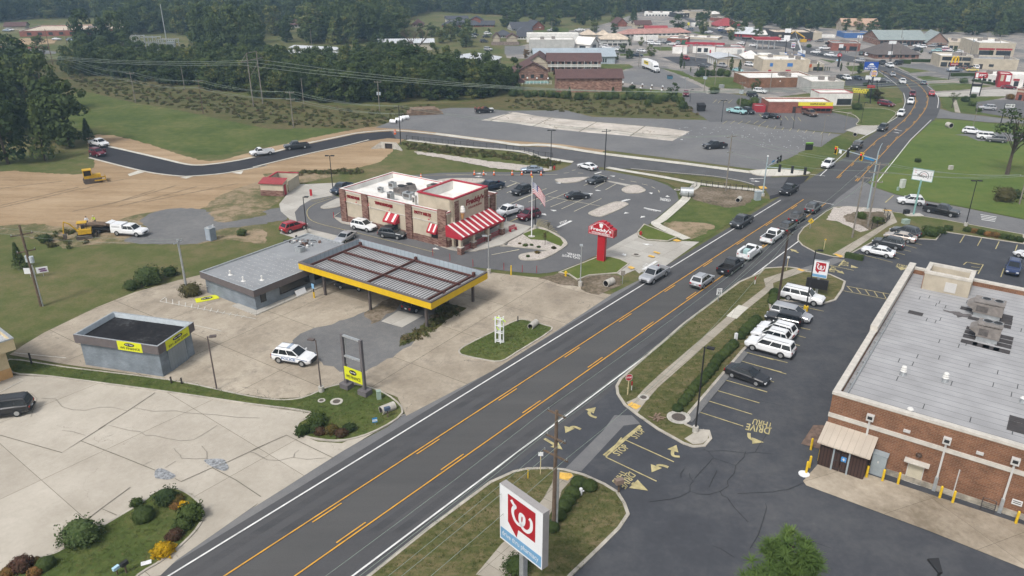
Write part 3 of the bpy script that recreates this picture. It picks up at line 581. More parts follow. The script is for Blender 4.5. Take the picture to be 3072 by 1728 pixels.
stripes('asphalt_crack',["15:1900,230 1950,255 2000,320 2100,350 2210,390 2290,310 2310,250","15:1950,250 2100,245 2320,270 2400,260 2576,280","15:2210,390 2200,460 2130,540 2140,590 2060,640 1950,670 1850,665 1770,640 1770,580 1800,540 1770,500 1765,465","15:2060,640 2080,680 2130,700 2200,800 2330,935","15:1770,640 1680,690 1580,715 1380,740","15:1990,320 1930,390 1870,450 1815,515","15:2510,85 2470,150 2440,190 2400,260","15:2230,660 2576,645 16:210,630 300,620 440,560","15:2500,755 2510,800 2480,900 2450,1000 2430,1060 2350,1190","15:1980,1165 2060,1190 2200,1280","16:450,1085 560,1135 710,1190","15:1715,420 1680,470 1685,510","15:2030,440 1990,520 1955,600","11:2530,1350 2560,1400","12:0,1170 120,1195 240,1225"],.038,M('tar crack',(.012,.012,.013),.7,0),45)
stripes('parking_line',["9:1545,212 2470,380","9:1545,212 1600,170"]+["9:%d,%d %d,%d"%(1605+k*63,180+k*14,1610+k*60,228+k*12)for k in range(13)]+["9:140,710 640,760","9:-60,1120 230,972 185,958","9:1820,430 2140,500"],.1,M('worn lot paint',(.55,.53,.48),.85,.2,2))
LV[0]=6
# town ground beyond the motel
sheet('town_paving',"3:-20,480 300,400 560,300 800,270 1050,200 1310,110 2300,100 4:300,240 900,290 2576,320 p:3250,110 p:3250,330 4:2576,1120 1950,1060 1760,930 1640,820 1300,650 900,720 500,900 0,960 3:2300,900 1700,920 1600,880 1120,860 1100,650 900,600 0,560",TOWNLOT,spl=0)
for s in("3:0,620 180,615 180,700 60,780 0,780","3:920,620 1180,620 1230,650 1120,680 920,680","3:1480,655 1700,690 1800,745 2300,745 2290,860 1960,850 1800,770","3:1120,840 1520,875 1690,900 1690,925 1120,880","4:1350,645 1500,650 1670,690 1480,705","4:1530,740 1660,735 1880,770 1620,782","4:1650,810 1900,800 2300,830 1980,870 1720,880","4:1760,930 2450,930 2200,980 2100,1000 2150,1070 2370,1110 2350,1135 1980,1085 1880,1080 1790,1040","4:450,800 780,800 800,880 450,850","4:600,570 760,590 720,610","4:850,640 1040,630 1030,690 900,690","c:600,905 1000,905 1000,980 760,980","c:0,1035 680,1035 520,1080 0,1080","c:1380,620 1480,610 1900,700 1750,720","3:260,265 600,270 600,310 260,300","a:1980,480 2450,470 2450,495 1990,500"):sheet('grass_strip',s,LUSH)
for s,m in(("3:1500,550 1750,545 2150,600 1950,640 1700,640",SEAL),("3:-20,445 180,445 180,525 -20,525",WORN),("3:650,440 940,440 1150,480 1350,520 1100,520 650,470",DARKLOT),("3:1110,690 1480,660 1620,720 1900,850 1600,860 1120,800",WORN),("4:1700,900 2500,850 2576,930 1760,935",DRIVE),("4:1340,640 1600,610 1900,690 2576,700 2576,760 1950,760 1700,690",WORN),("f:880,1000 950,820 1000,830 1200,890 1350,905 2150,1000 2576,1040 2576,1100 1900,1080 1400,1030 1100,1005",WORN),("f:1650,690 2000,640 2576,640 2576,990 2150,960 1750,890 1650,800",DARKLOT),("f:1230,1320 1720,1285 2100,1272 2576,1292 2576,1449 1700,1440 1480,1345",WORN),("4:850,730 1250,750 1340,830 1200,840 850,830",SEAL)):sheet('town_lot',s,m)
sheet('concrete_drive',"4:1250,1210 960,1220 850,1260 960,1290 1060,1310 1160,1260",DRIVE)
sheet('footpath',"f:1200,640 1265,640 1350,900 1240,885",WALK)
sheet('playground',"1:60,390 250,370 560,380 520,420 300,435 100,420",DIRT)
sheet('school_street',"1:0,420 60,440 540,500 540,520 300,520 0,470",WORN)
# light, air, camera
w=bpy.data.worlds.new('World');SC.world=w;w.use_nodes=True;nt=w.node_tree
sky=nt.nodes.new('ShaderNodeTexSky');sky.sky_type='NISHITA';sky.sun_disc=False
SUN_EL,SUN_AZ=R(52),R(-150)
sky.sun_elevation=SUN_EL;sky.sun_rotation=R(180)+0;sky.air_density=1.2;sky.dust_density=4;sky.ozone_density=1
hs=nt.nodes.new('ShaderNodeHueSaturation');hs.inputs['Saturation'].default_value=.35
nt.links.new(sky.outputs[0],hs.inputs['Color']);nt.links.new(hs.outputs[0],nt.nodes['Background'].inputs['Color'])
nt.nodes['Background'].inputs['Strength'].default_value=.12
sd=Vector((math.sin(R(-35))*math.cos(SUN_EL)*1,-math.cos(R(-35))*math.cos(SUN_EL),math.sin(SUN_EL)))
sky.sun_rotation=math.atan2(sd.x,sd.y)
s=bpy.data.lights.new('sun','SUN');s.energy=1.5;s.angle=R(10);s.color=(1,.965,.92)
so=bpy.data.objects.new('sun',s);COL.objects.link(so);so.rotation_euler=(-sd).to_track_quat('-Z','Y').to_euler()
cd=bpy.data.cameras.new('camera');co=bpy.data.objects.new('camera',cd);COL.objects.link(co)
cd.sensor_width=36;cd.lens=36*FPX/3072;cd.clip_start=1;cd.clip_end=6000
co.location=(0,0,CAM_H);co.rotation_euler=(R(90)-PITCH,0,0);SC.camera=co
SC.view_settings.view_transform='Standard';SC.view_settings.look='None';SC.view_settings.exposure=EXPOSURE=.55;SC.view_settings.gamma=1
SC.render.engine='CYCLES';SC.cycles.use_denoising=True;SC.cycles.max_bounces=5;SC.cycles.diffuse_bounces=3;SC.cycles.transparent_max_bounces=6
SC.cycles.volume_bounces=0;SC.cycles.use_adaptive_sampling=True;SC.cycles.adaptive_threshold=.02
# VEHICLES
GLASS=M('car glass',(.012,.016,.02),.08,0,spec=.6)
TYRE=M('tyre rubber',(.018,.018,.019),.9,0)
TRIM=M('black trim',(.02,.02,.021),.6,0)
RIM=M('alloy rim',(.42,.43,.44),.35,0,metal=.6)
LAMP=M('headlamp lens',(.62,.64,.66),.15,0,spec=.6)
TAIL=M('tail lamp lens',(.3,.012,.015),.25,0)
PLATE=M('number plate',(.55,.57,.6),.6,0)
PAINT={k:M(k+' car paint',c,.28,.04,.8,coat=.6,metal=mt)for k,c,mt in(('white',(.72,.73,.74),0),('black',(.014,.015,.018),0),('silver',(.42,.43,.45),.35),('grey',(.13,.135,.145),.3),('charcoal',(.045,.05,.056),.2),('red',(.32,.018,.028),0),('maroon',(.13,.012,.026),.1),('blue',(.035,.055,.13),.3),('navy',(.02,.035,.06),.2),('teal',(.32,.55,.56),0),('beige',(.48,.42,.37),.3),('yellow',(.6,.5,.18),0),('green',(.03,.07,.06),.1),('pink',(.55,.3,.36),0),('slate',(.2,.25,.31),.4),('brown',(.14,.09,.075),.1),('orange',(.62,.3,.03),0))}
def ring(x,zb,zt,w,sh=.11):
 return[(x,-w*.9,zb),(x,-w,zb+.22),(x,-w,zt-sh),(x,-w*.91,zt),(x,w*.91,zt),(x,w,zt-sh),(x,w,zb+.22),(x,w*.9,zb)]
def loft(mb,rings,mat,cap=True):
 n=len(rings[0]);vs=[p for r in rings for p in r]
 fs=[(i*n+j,i*n+(j+1)%n,(i+1)*n+(j+1)%n,(i+1)*n+j)for i in range(len(rings)-1)for j in range(n)]
 if cap:fs+=[tuple(reversed(range(n))),tuple(range((len(rings)-1)*n,len(rings)*n))]
 mb.add(vs,[tuple(reversed(f))for f in fs],mat)
SPEC={'sedan':dict(L=4.85,W=1.84,H=1.46,st=[(-2.42,.42,.86,.82),(-2.3,.28,1.0,.93),(-1.5,.24,1.03,1),(0,.22,.98,1),(1.2,.24,.93,1),(2.15,.26,.82,.92),(2.42,.38,.66,.78)],cb=(-1.95,1.15),cr=(-1.0,.2),belt=.97,wx=(-1.4,1.42),r=.34,sp=(.0,.42,.98)),'suv':dict(L=4.65,W=1.92,H=1.8,st=[(-2.32,.5,.95,.84),(-2.22,.32,1.08,.95),(-1.5,.28,1.12,1),(0,.28,1.1,1),(1.0,.28,1.08,1),(1.95,.32,1.0,.93),(2.32,.42,.8,.78)],cb=(-2.2,1.15),cr=(-1.72,.2),belt=1.1,wx=(-1.38,1.42),r=.37,sp=(.0,.24,.6,.98)),'large_suv':dict(L=5.6,W=2.04,H=1.92,st=[(-2.8,.52,1.02,.9),(-2.7,.38,1.2,.98),(-1.5,.34,1.22,1),(0,.34,1.2,1),(1.4,.34,1.18,1),(2.55,.38,1.1,.95),(2.8,.48,.9,.86)],cb=(-2.7,1.45),cr=(-2.45,.75),belt=1.2,wx=(-1.6,1.75),r=.41,sp=(.0,.28,.62,.98)),'minivan':dict(L=5.15,W=2.0,H=1.76,st=[(-2.57,.48,.95,.88),(-2.45,.3,1.1,.97),(-1.5,.26,1.1,1),(0,.26,1.06,1),(1.2,.26,1.0,1),(2.3,.3,.86,.9),(2.57,.4,.7,.75)],cb=(-2.45,1.65),cr=(-2.2,.5),belt=1.06,wx=(-1.5,1.58),r=.36,sp=(.0,.3,.64,.98)),'off_roader':dict(L=4.6,W=1.88,H=1.85,st=[(-2.1,.5,1.15,.96),(-2.0,.42,1.22,1),(0,.42,1.22,1),(.85,.42,1.2,1),(1.95,.5,1.14,.8),(2.2,.55,1.0,.78)],cb=(-2.05,.85),cr=(-2.0,.5),belt=1.22,wx=(-1.45,1.5),r=.43,sp=(.0,.3,.64,.98)),'pickup_truck':dict(L=5.9,W=2.02,H=1.92,st=[(-.75,.42,1.2,1),(0,.4,1.2,1),(1.3,.4,1.18,1),(2.7,.42,1.12,.96),(2.95,.5,.92,.88)],cb=(-.72,1.55),cr=(-.5,.8),belt=1.18,wx=(-1.85,1.85),r=.41,sp=(.0,.48,.98),bed=(-2.95,-.75)),'single_cab_truck':dict(L=5.5,W=2.0,H=1.85,st=[(-.1,.42,1.18,1),(.4,.4,1.18,1),(1.4,.4,1.16,1),(2.5,.42,1.08,.96),(2.75,.5,.9,.88)],cb=(-.08,1.45),cr=(.1,.8),belt=1.16,wx=(-1.65,1.75),r=.4,sp=(.0,.98),bed=(-2.75,-.1)),}
VP={}
def car_parts(kind,color):
 """-> list of (part name, mesh, children) shared by every vehicle of this kind and colour"""
 if(kind,color)in VP:return VP[kind,color]
 S=SPEC[kind];P=PAINT[color];hw=S['W']/2;out=[]
 b=MB();loft(b,[ring(x,zb,zt,hw*k)for x,zb,zt,k in S['st']],P)
 x0,x1=S['cb'];r0,r1=S['cr'];zb,zt=S['belt']-.03,S['H'];wb,wr=hw*.94,hw*.74
 if kind=='off_roader':wr=hw*.86
 lo=[(x0,-wb,zb),(x1,-wb*.96,zb),(x1,wb*.96,zb),(x0,wb,zb)]
 hi=[(r0,-wr,zt-.07),(r1,-wr,zt-.06),(r1,wr,zt-.06),(r0,wr,zt-.07)]
 top=[(r0+.12,-wr*.86,zt),(r1-.14,-wr*.86,zt),(r1-.14,wr*.86,zt),(r0+.12,wr*.86,zt)]
 b.add(lo+hi+top,[(0,1,5,4),(1,2,6,5),(2,3,7,6),(3,0,4,7),(4,5,9,8),(5,6,10,9),(6,7,11,10),(7,4,8,11),(8,9,10,11)],P)
 for s in(-1,1):
  for wx in S['wx']:
   n=12;c=[(wx+math.cos(math.pi*i/n)*(S['r']+.07),s*(hw+.006),S['r']-.03+math.sin(math.pi*i/n)*(S['r']+.07))for i in range(n+1)]
   b.add(c,[tuple(range(n+1))if s<0 else tuple(reversed(range(n+1)))],TRIM)
  b.box((sum(S['wx'])/2,s*(hw*.985),.36),(S['wx'][1]-S['wx'][0]-S['r']*2,.06,.14),TRIM)
 if 'bed' in S:
  e0,e1=S['bed'];zr=1.2
  for s in(-1,1):
   b.box(((e0+e1)/2,s*(hw-.06),(zr+.5)/2),(e1-e0-.01,.12,zr-.5),P)
  b.box((e0+.05,0,.85),(.1,hw*2-.02,.66),P);b.box((e1-.06,0,.9),(.08,hw*2-.25,.62),TRIM)
  b.box(((e0+e1)/2,0,.64),(e1-e0-.2,hw*2-.25,.12),TRIM)
  b.box(((e0+e1)/2,0,1.203),(e1-e0,.0,.0),TRIM)
 out.append(('body',b.mesh('body'),[]))
 def pane(q,name):
  q=[Vector(p)for p in q];c=sum(q,Vector())/len(q);n=(q[1]-q[0]).cross(q[2]-q[0]).normalized()
  mb=MB();mb.add([p+n*.012 for p in q],[tuple(range(len(q)))],GLASS);out.append((name,mb.mesh(name),[]))
 def lerp(a,b,t):return tuple(a[i]+(b[i]-a[i])*t for i in range(3))
 def face(a,b,c,d,m,l):
  la,lb=lerp(a,b,l),lerp(a,b,1-l);ua,ub=lerp(d,c,l),lerp(d,c,1-l)
  return[lerp(la,ua,m),lerp(lb,ub,m),lerp(lb,ub,1-m*.7),lerp(la,ua,1-m*.7)]
 pane(face(lo[1],lo[2],hi[2],hi[1],.1,.06),'windshield')
 pane(face(lo[3],lo[0],hi[0],hi[3],.14,.1),'rear_window')
 sp=S['sp']
 for s in(0,1):
  a,c=(lo[0],lo[1]),(hi[0],hi[1])
  if s:a,c=(lo[3],lo[2]),(hi[3],hi[2])
  for i in range(len(sp)-1):
   f0,f1=sp[i]+.02,sp[i+1]-.006
   q=[lerp(a[0],a[1],f0),lerp(a[0],a[1],f1),lerp(c[0],c[1],f1),lerp(c[0],c[1],f0)]
   q=[lerp(q[0],q[3],.1),lerp(q[1],q[2],.1),lerp(q[1],q[2],.84),lerp(q[0],q[3],.84)]
   pane(q if not s else[q[1],q[0],q[3],q[2]],'side_window')
 xf=S['st'][-1];xr=S['st'][0]if 'bed' not in S else(S['bed'][0],.5,1.15,1)
 for s in(-1,1):
  mb=MB();mb.box((xf[0]-.12,s*hw*.66,xf[2]-.06),(.3,.34,.15),LAMP);out.append(('headlight',mb.mesh('headlight'),[]))
  mb=MB();mb.box((xr[0]+.08,s*hw*(.86 if 'bed' in S else .74),xr[2]-.12),(.2,.3 if 'bed' not in S else .16,.24),TAIL);out.append(('taillight',mb.mesh('taillight'),[]))
  mb=MB();mb.box((x1-.2,s*(hw+.06),S['belt']+.1),(.12,.2,.15),P if kind!='off_roader' else TRIM);out.append(('mirror',mb.mesh('mirror'),[]))
 mb=MB();mb.box((xf[0]-.02,0,xf[1]+.16),(.14,hw*.9,.2),TRIM);out.append(('grille',mb.mesh('grille'),[]))
 mb=MB();mb.box((xr[0]-.0,0,.5),(.16,hw*1.7,.16),TRIM if color!='white' or 'bed' not in S else RIM);out.append(('bumper',mb.mesh('bumper'),[]))
 mb=MB();mb.box((xr[0]-.015,0,.72),(.1,.32,.15),PLATE);out.append(('number_plate',mb.mesh('number_plate'),[]))
 if kind in('suv','large_suv'):
  for s in(-1,1):
   mb=MB();mb.tube([(r0+.15,s*wr*.8,zt+.02),(r0+.3,s*wr*.8,zt+.06),(r1-.3,s*wr*.8,zt+.06),(r1-.15,s*wr*.8,zt+.02)],.02,TRIM,5);out.append(('roof_rail',mb.mesh('roof_rail'),[]))
 if kind=='off_roader':
  mb=MB();mb.tube([(-2.12,0,1.0),(-2.34,0,1.0)],.4,TYRE,14);out.append(('spare_wheel',mb.mesh('spare_wheel'),[]))
 for s in(-1,1):
  for wx in S['wx']:
   mb=MB();mb.tube([(wx,s*(hw-.24),S['r']),(wx,s*(hw+.015),S['r'])],S['r'],TYRE,14)
   m2=MB();m2.tube([(wx,s*(hw+.0),S['r']),(wx,s*(hw+.026),S['r'])],S['r']*.62,RIM,10)
   out.append(('wheel',mb.mesh('wheel'),[('rim',m2.mesh('rim'))]))
 VP[kind,color]=out;return out
CATS={'sedan':'car','suv':'car','large_suv':'car','minivan':'van','off_roader':'car','pickup_truck':'pickup truck','single_cab_truck':'pickup truck'}
PROTO={}
GZ=.1
def vehicle(kind,color,s,label,group=None,head=None,sc=1):
 P=pts(s);c=P[0]if head is not None or len(P)==1 else(P[0]+P[1])/2
 if head is None:d=P[1]-P[0];head=math.atan2(d.y,d.x)
 loc=(c.x,c.y,GZ-.02)
 if(kind,color)not in PROTO:
  r=PROTO[kind,color]=thing(kind,label,CATS[kind],loc,head,group)
  for nm,me,ch in car_parts(kind,color):
   o=link(nm,me,r)
   for n2,m2 in ch:link(n2,m2,o)
 else:r=dup(PROTO[kind,color],loc,head,label,None)
 if group:r['group']=group
 elif 'group' in r:del r['group']
 r.scale=(sc,sc,sc)
 return r
HN=ROADANG;HS=ROADANG+math.pi
Q1,Q2='traffic heading towards the camera','traffic queued for the lights'
for a in(('pickup_truck','silver',"7:1420,1345",'silver crew cab pickup passing the drive of the red pylon sign',Q1,HS),('pickup_truck','charcoal',"7:2262,825",'charcoal pickup driving beside the lawn with the bare patch',Q1,HS),('pickup_truck','black',"8:300,515",'black pickup in the middle of the junction, heading towards the camera',Q1,HS),('suv','white',"8:678,265",'white car waiting at the stop line under the yellow traffic lights',Q1,HS),('off_roader','charcoal',"8:955,88",'dark boxy car just beyond the hanging traffic lights',Q1,HS),('suv','charcoal',"4:1205,1262",'dark car passing the pair of white turn arrows',Q1,HS-.02),('suv','silver',"7:1885,1400",'silver hatchback car passing the speed limit sign',Q2,HN),('pickup_truck','black',"7:2160,1262",'black pickup last in the queue, behind the white utility truck',Q2,HN),('pickup_truck','white',"8:142,970",'white pickup with a black bed in the queue for the lights',Q2,HN),('suv','black',"8:285,880",'black car third from the stop line in the queue',Q2,HN),('suv','black',"8:380,785",'black car second from the stop line in the queue',Q2,HN),('suv','charcoal',"8:532,690",'charcoal car first at the stop line in the queue',Q2,HN)):
 vehicle(*a)
Q3='traffic coming round the bend'
for a in(('suv','white',"4:1400,1100 1365,1142",'white car leaving the bend, nearest of the white cars there',Q3),('suv','white',"4:1483,985 1470,1022",'white car in the middle of the bend, behind the maroon one',Q3),('suv','maroon',"4:1492,915 1496,945",'dark maroon car at the sharpest point of the bend, coming on',Q3),('pickup_truck','white',"4:1385,792 1410,826",'white pickup entering the bend below the burger sign',Q3),('sedan','silver',"4:1292,720 1318,752",'silver car entering the bend, ahead of the side turning',Q3),('suv','red',"4:1682,945 1674,905",'red car going away round the outside of the bend',None),('sedan','slate',"4:1615,832 1590,805",'pale blue car going away beside the white edge line',None),('pickup_truck','white',"4:1250,640 1300,660",'white pickup at the turning by the hedges',None),('large_suv','black',"4:1395,622 1310,632",'black wagon waiting in the turning beside the hedges',None),('pickup_truck','black',"4:1190,615 1225,632",'black pickup beside the blue inn sign',None),('suv','white',"8:1600,632 1350,612",'white car waiting at the mouth of the side street',None),('pickup_truck','black',"8:1640,692 1905,745",'black pickup driving away along the side street',None),('pickup_truck','black',"7:2090,78 1925,88",'black pickup alone on the old empty lot',None),('large_suv','white',"12:250,165 615,250",'large white car backed up to the bed of round bushes','cars in the pharmacy parking row'),('minivan','silver',"12:150,330 490,415",'silver minivan parked nose out by the yellow lamp base','cars in the pharmacy parking row'),('off_roader','black',"12:420,470 70,395",'black boxy car with a spare wheel on its tail','cars in the pharmacy parking row'),('suv','white',"12:345,575 30,485",'white car with a sloping tail beside the black boxy car','cars in the pharmacy parking row'),('suv','white',"12:285,635 -25,550",'white car with tall red tail lamps between two white cars','cars in the pharmacy parking row'),('large_suv','white',"12:250,735 -20,660",'white car with black wheels at the end of the row','cars in the pharmacy parking row'),('sedan','black',"11:2130,895 2515,1030",'black sedan parked alone with its nose out','cars in the pharmacy parking row'),('suv','charcoal',"8:1545,960 1300,895",'dark wagon partly behind the hedge, first of its row','cars parked by the side street corner'),('sedan','beige',"8:1515,1000 1235,945",'beige sedan between two dark cars','cars parked by the side street corner'),('suv','charcoal',"8:1380,1060 1140,1010",'dark hatchback between the beige and the white sedan','cars parked by the side street corner'),('sedan','white',"8:1300,1140 1025,1085",'white sedan at the end of the row by the clipped hedge','cars parked by the side street corner'),('suv','blue',"8:2475,1215 2445,1345",'blue car parked facing the camera beside the pharmacy tower',None),('sedan','white',"8:2740,1190 2540,1130",'white sedan cut off by the photo edge in the far lot',None),('suv','white',"f:1410,1285 1715,1320",'white car parked on the grass edge, first of three','cars by the lawn'),('large_suv','white',"f:1715,1395 2060,1425",'large white car parked between the white and the grey car','cars by the lawn'),('suv','grey',"f:2200,1475 1860,1445",'grey car parked in front of the large white one','cars by the lawn'),('suv','silver',"f:2000,850 1720,835",'silver car in the curved lot behind the tyre shop sign',None),('large_suv','black',"9:265,1270 -200,1330",'large black car cut by the edge of the cracked concrete lot',None),('sedan','black',"10:1070,95 850,70",'black sedan deep in the shade under the canopy',None),('suv','black',"10:1520,310 1680,240",'black car with its tail showing under the canopy corner',None),('suv','white',"6:965,845 1175,890",'white car in the drive through lane beside the restaurant','cars in the drive through lane'),('suv','charcoal',"6:1250,930 1440,955",'dark car under the striped drive through awning','cars in the drive through lane'),('suv','red',"6:300,905 485,850",'red car parked on the concrete behind the grey shop',None),('sedan','silver',"6:940,945 835,1010",'silver car half hidden behind the grey shop roof',None),('pickup_truck','navy',"6:920,470 790,535",'navy pickup mostly hidden behind the restaurant',None),('pickup_truck','navy',"6:2370,465 2210,500",'dark navy pickup parked beside the restaurant tower',None),('suv','black',"7:210,500 70,545",'black car parked in the restaurant lot left of the flag',None),('sedan','black',"7:600,575 765,560",'black sedan parked right of the flag',None),('sedan','charcoal',"7:930,400 805,430",'dark sedan parked between the two stone beds',None),('suv','maroon',"7:300,735 120,790",'maroon car parked in front of the flag pole',None),('pickup_truck','white',"7:100,700 -65,750",'white pickup parked beside the striped awning',None),('sedan','slate',"7:340,315 145,315",'blue grey sedan beside the row of orange cones',None),('sedan','white',"7:845,300 712,265",'white sedan leaving the restaurant lot for the side road',None),('single_cab_truck','white',"6:180,135 -10,160",'white pickup with a short cab on the new black road','vehicles on the new road'),('pickup_truck','charcoal',"6:515,75 320,95",'dark pickup on the new black road','vehicles on the new road'),('pickup_truck','white',"5:890,45 1035,75",'white pickup at the end of the new road under the trees','vehicles on the new road'),('pickup_truck','teal',"3:2170,1090 2270,1105",'pale teal pickup parked behind the waffle restaurant',None),('suv','black',"3:2290,1085 2375,1110",'black car beside the pale teal pickup',None),('sedan','black',"3:2515,1130 4:75,1145",'black car by the brick corner of the waffle restaurant',None),('sedan','black',"4:190,1150 85,1132",'black sedan in front of the waffle restaurant door',None),('pickup_truck','brown',"4:450,1100 555,1135",'dark brown pickup in front of the waffle restaurant windows',None),('suv','maroon',"3:1730,905 1730,950",'dark maroon car in the lane beside the round street bush',None),('minivan','maroon',"4:1180,1015 1305,1035",'maroon van crossing the gap in the verge by the bend',None),('suv','black',"3:2325,925 2420,950",'black car under the red sign behind the burger restaurant',None),('suv','white',"3:2400,895 2490,905",'white car behind the burger restaurant by the tree',None),('sedan','black',"4:775,750 830,770",'black car beside a white one in the burger lot',None),('suv','white',"4:828,760 900,785",'white car between two dark cars in the burger lot',None),('sedan','navy',"4:932,760 1003,782",'dark blue sedan driving across the burger lot',None),('sedan','charcoal',"4:1165,795 1265,803",'dark sedan under the stacked roadside signs',None),('pickup_truck','navy',"3:1215,550 1295,552",'dark pickup beside the grass strip above the semi truck',None),('sedan','white',"3:1262,500 1340,508",'white car with a rusty tail on the lot edge',None),('pickup_truck','red',"3:1755,590 1700,568",'red pickup on the black lot by the storage shed',None),('suv','red',"3:2240,515 2330,520",'red car at the end of the white and red garage',None),('suv','white',"3:775,690 740,690",'white car parked in front of the two storey motel',None),('sedan','charcoal',"3:1870,650 1930,655",'dark car behind the round bushes by the storage shed',None),('pickup_truck','silver',"3:2035,645 2110,655",'silver pickup behind the storage shed fence',None),('suv','white',"3:2310,635 2385,645",'white car beside the tan hall with blue windows',None),('sedan','teal',"3:2200,690 2265,700",'pale blue car behind the clipped bushes by the tan hall',None),('off_roader','silver',"a:2290,850 2410,860",'grey car alone on the long lot behind the houses',None),('sedan','red',"1:770,350 845,355",'red car parked in front of the school',None),('sedan','maroon',"4:2400,860 2450,862",'dark red car by the wall of the chicken restaurant',None)):
 vehicle(*a)
def row(s,kinds,colors,heads,label,group,words=None):
 P=px(s);W=words or['first','second','third','fourth','fifth','sixth','seventh','eighth']
 for i,(x,y)in enumerate(P):
  c=colors.split()[i]
  vehicle(kinds.split()[i%len(kinds.split())],c,"p:%f,%f"%(x,y),'%s car, %s from the left %s'%({'charcoal':'dark grey','slate':'blue grey'}.get(c,c),W[i],label),group,heads)
row("3:940,465 968,473 1050,482 1088,492",'suv sedan','white white silver white',R(160),'in the lot beside the arched canopy','cars in the lot beside the arched canopy')
row("3:722,455 752,463 788,462",'sedan suv','silver charcoal silver',R(110),'under the arched canopy','cars under the arched canopy')
row("3:838,415 872,428 908,436",'sedan','white white white',R(165),'before the raised cream shed','cars before the raised cream shed')
row("3:1375,415 1408,432 1450,437 1500,412 1553,427 1592,438 1640,432",'suv sedan','white white white silver charcoal white silver',R(150),'beside the brick garage with green doors','cars beside the brick garage')
row("4:1985,672 2048,668 2102,668 2215,662",'suv sedan','brown black white black',R(80),'along the wall of the arches restaurant','cars along the wall of the arches restaurant')
row("4:1900,695 2070,692",'pickup_truck sedan','slate yellow',R(175),'behind the long hedge of the arches restaurant','cars behind the long hedge')
row("4:1000,532 1052,543 1108,548",'suv','green white white',R(70),'beside the brown hipped roof','cars beside the brown hipped roof')
row("4:562,518 617,535 692,544 752,554 985,602",'suv sedan','white charcoal white silver silver',R(150),'on the road going into town','cars on the road into town')
row("4:652,482 757,467",'pickup_truck suv','white charcoal',R(175),'before the red brick corner shop','cars before the red brick corner shop')
row("e:430,530 720,520 800,545 890,505 1000,522",'suv sedan','silver white white charcoal silver',R(170),'in the upper row before the curved gable','upper row before the curved gable')
row("e:690,600 1030,655 1085,620 1120,660 1240,608 1325,610 1290,552 1500,635",'suv sedan','charcoal charcoal teal grey pink white white white',R(170),'in the lower rows before the curved gable','lower rows before the curved gable')
row("d:130,515 450,355 690,430 880,415 1010,415 1130,415 1400,430",'suv sedan pickup_truck','white white white silver slate maroon grey',R(160),'on the dirt yard by the burnt store','vehicles on the dirt yard')
row("c:1350,590 1720,640 1930,570 1940,610 1990,645 2340,860",'suv sedan','slate white white blue charcoal white',R(130),'along the far end of the town road','cars along the far end of the town road')
row("1:70,305 100,300 550,390 690,400",'sedan suv','slate white silver slate',R(5),'on the lot by the low school','cars on the lot by the low school')
row("b:1640,475 1700,470 1110,480",'suv sedan','white white silver',R(170),'behind the cream vaulted sheds','cars behind the cream vaulted sheds')
row("a:2050,600 2090,560 2340,545 2310,600 2270,695",'suv sedan','white charcoal white charcoal charcoal',R(20),'behind the plank fence of the small houses','cars behind the plank fence')
# police car
pc=vehicle('suv','white',"10:215,760 590,820",'white police car with blue side lettering and a roof light bar',None)
pc.name='police_car';pc['category']='police car'
pc.scale=(1.08,1.04,1.06)
mb=MB();mb.box((-.35,0,1.8),(.3,1.15,.11),M('light bar',(.3,.36,.45),.2,0,spec=.6));mb.build('light_bar',pc)
POLB=M('police blue',(.02,.09,.26),.5,0)
for s in(-1,1):
 mb=MB();y=s*.955
 if s<0:letters(mb,'POLICE',(-1.0,y,.55),(1.7,0,0),(0,0,.3),POLB,.006,.03)
 else:letters(mb,'POLICE',(.7,y,.55),(-1.7,0,0),(0,0,.3),POLB,.006,.03)
 stroke(mb,[(-2.2,y,.98),(-.9,y,.96),(1.0,y,.9),(2.1,y,.8)],.06,POLB,(0,-1 if s<0 else 1,0),.008)
 mb.build('lettering',pc)
mb=MB();mb.box((2.42,0,.62),(.12,1.0,.42),TRIM);mb.build('push_bumper',pc)
# white utility truck in the queue (service body)
ut=vehicle('single_cab_truck','white',"7:2345,1125",'white utility truck with service boxes and a tank on its bed',Q2,HN)
ut.name='utility_truck';W_=PAINT['white']
for s in(-1,1):
 mb=MB();mb.box((-1.45,s*.82,1.05),(2.6,.42,1.0),W_)
 for k in range(4):mb.box((-2.45+k*.66,s*1.035,1.1),(.56,.015,.8),M('service box door',(.62,.63,.64),.4,.05))
 mb.build('tool_box',ut)
mb=MB();mb.box((-1.4,0,1.15),(1.0,.8,.8),M('poly tank',(.35,.5,.5),.4,.1));mb.build('tank',ut)
# white pickup with a topper
tp=vehicle('pickup_truck','white',"5:1100,905 1430,930",'white pickup with a bed topper hitched to the trailer',None)
mb=MB();mb.add([(-2.95,-.98,1.18),(-.75,-.98,1.18),(-.75,.98,1.18),(-2.95,.98,1.18),(-2.9,-.85,1.95),(-.78,-.85,1.95),(-.78,.85,1.95),(-2.9,.85,1.95)],[(0,1,5,4),(1,2,6,5),(2,3,7,6),(3,0,4,7),(4,5,6,7)],W_)
mb.box((-1.9,-.94,1.55),(1.5,.02,.3),M('topper panel',(.5,.51,.52),.4,.05));mb.build('bed_topper',tp)
mb=MB();mb.quad((-2.95,-.85,1.97),(-2.95,.85,1.97),(-3.75,.85,2.15),(-3.75,-.85,2.15),W_);mb.box((-3.35,-.86,2.05),(.85,.04,.06),TRIM);mb.build('lifted_hatch',tp)
# maroon car with its doors open
mo=vehicle('suv','maroon',"5:880,135 1015,170",'maroon car with both front doors open at the roadside','vehicles on the new road')
for s in(-1,1):
 mb=MB();mb.box((.9,s*1.35,.95),(.06,.85,1.05),PAINT['maroon'],rz=s*.3);mb.build('open_door',mo)
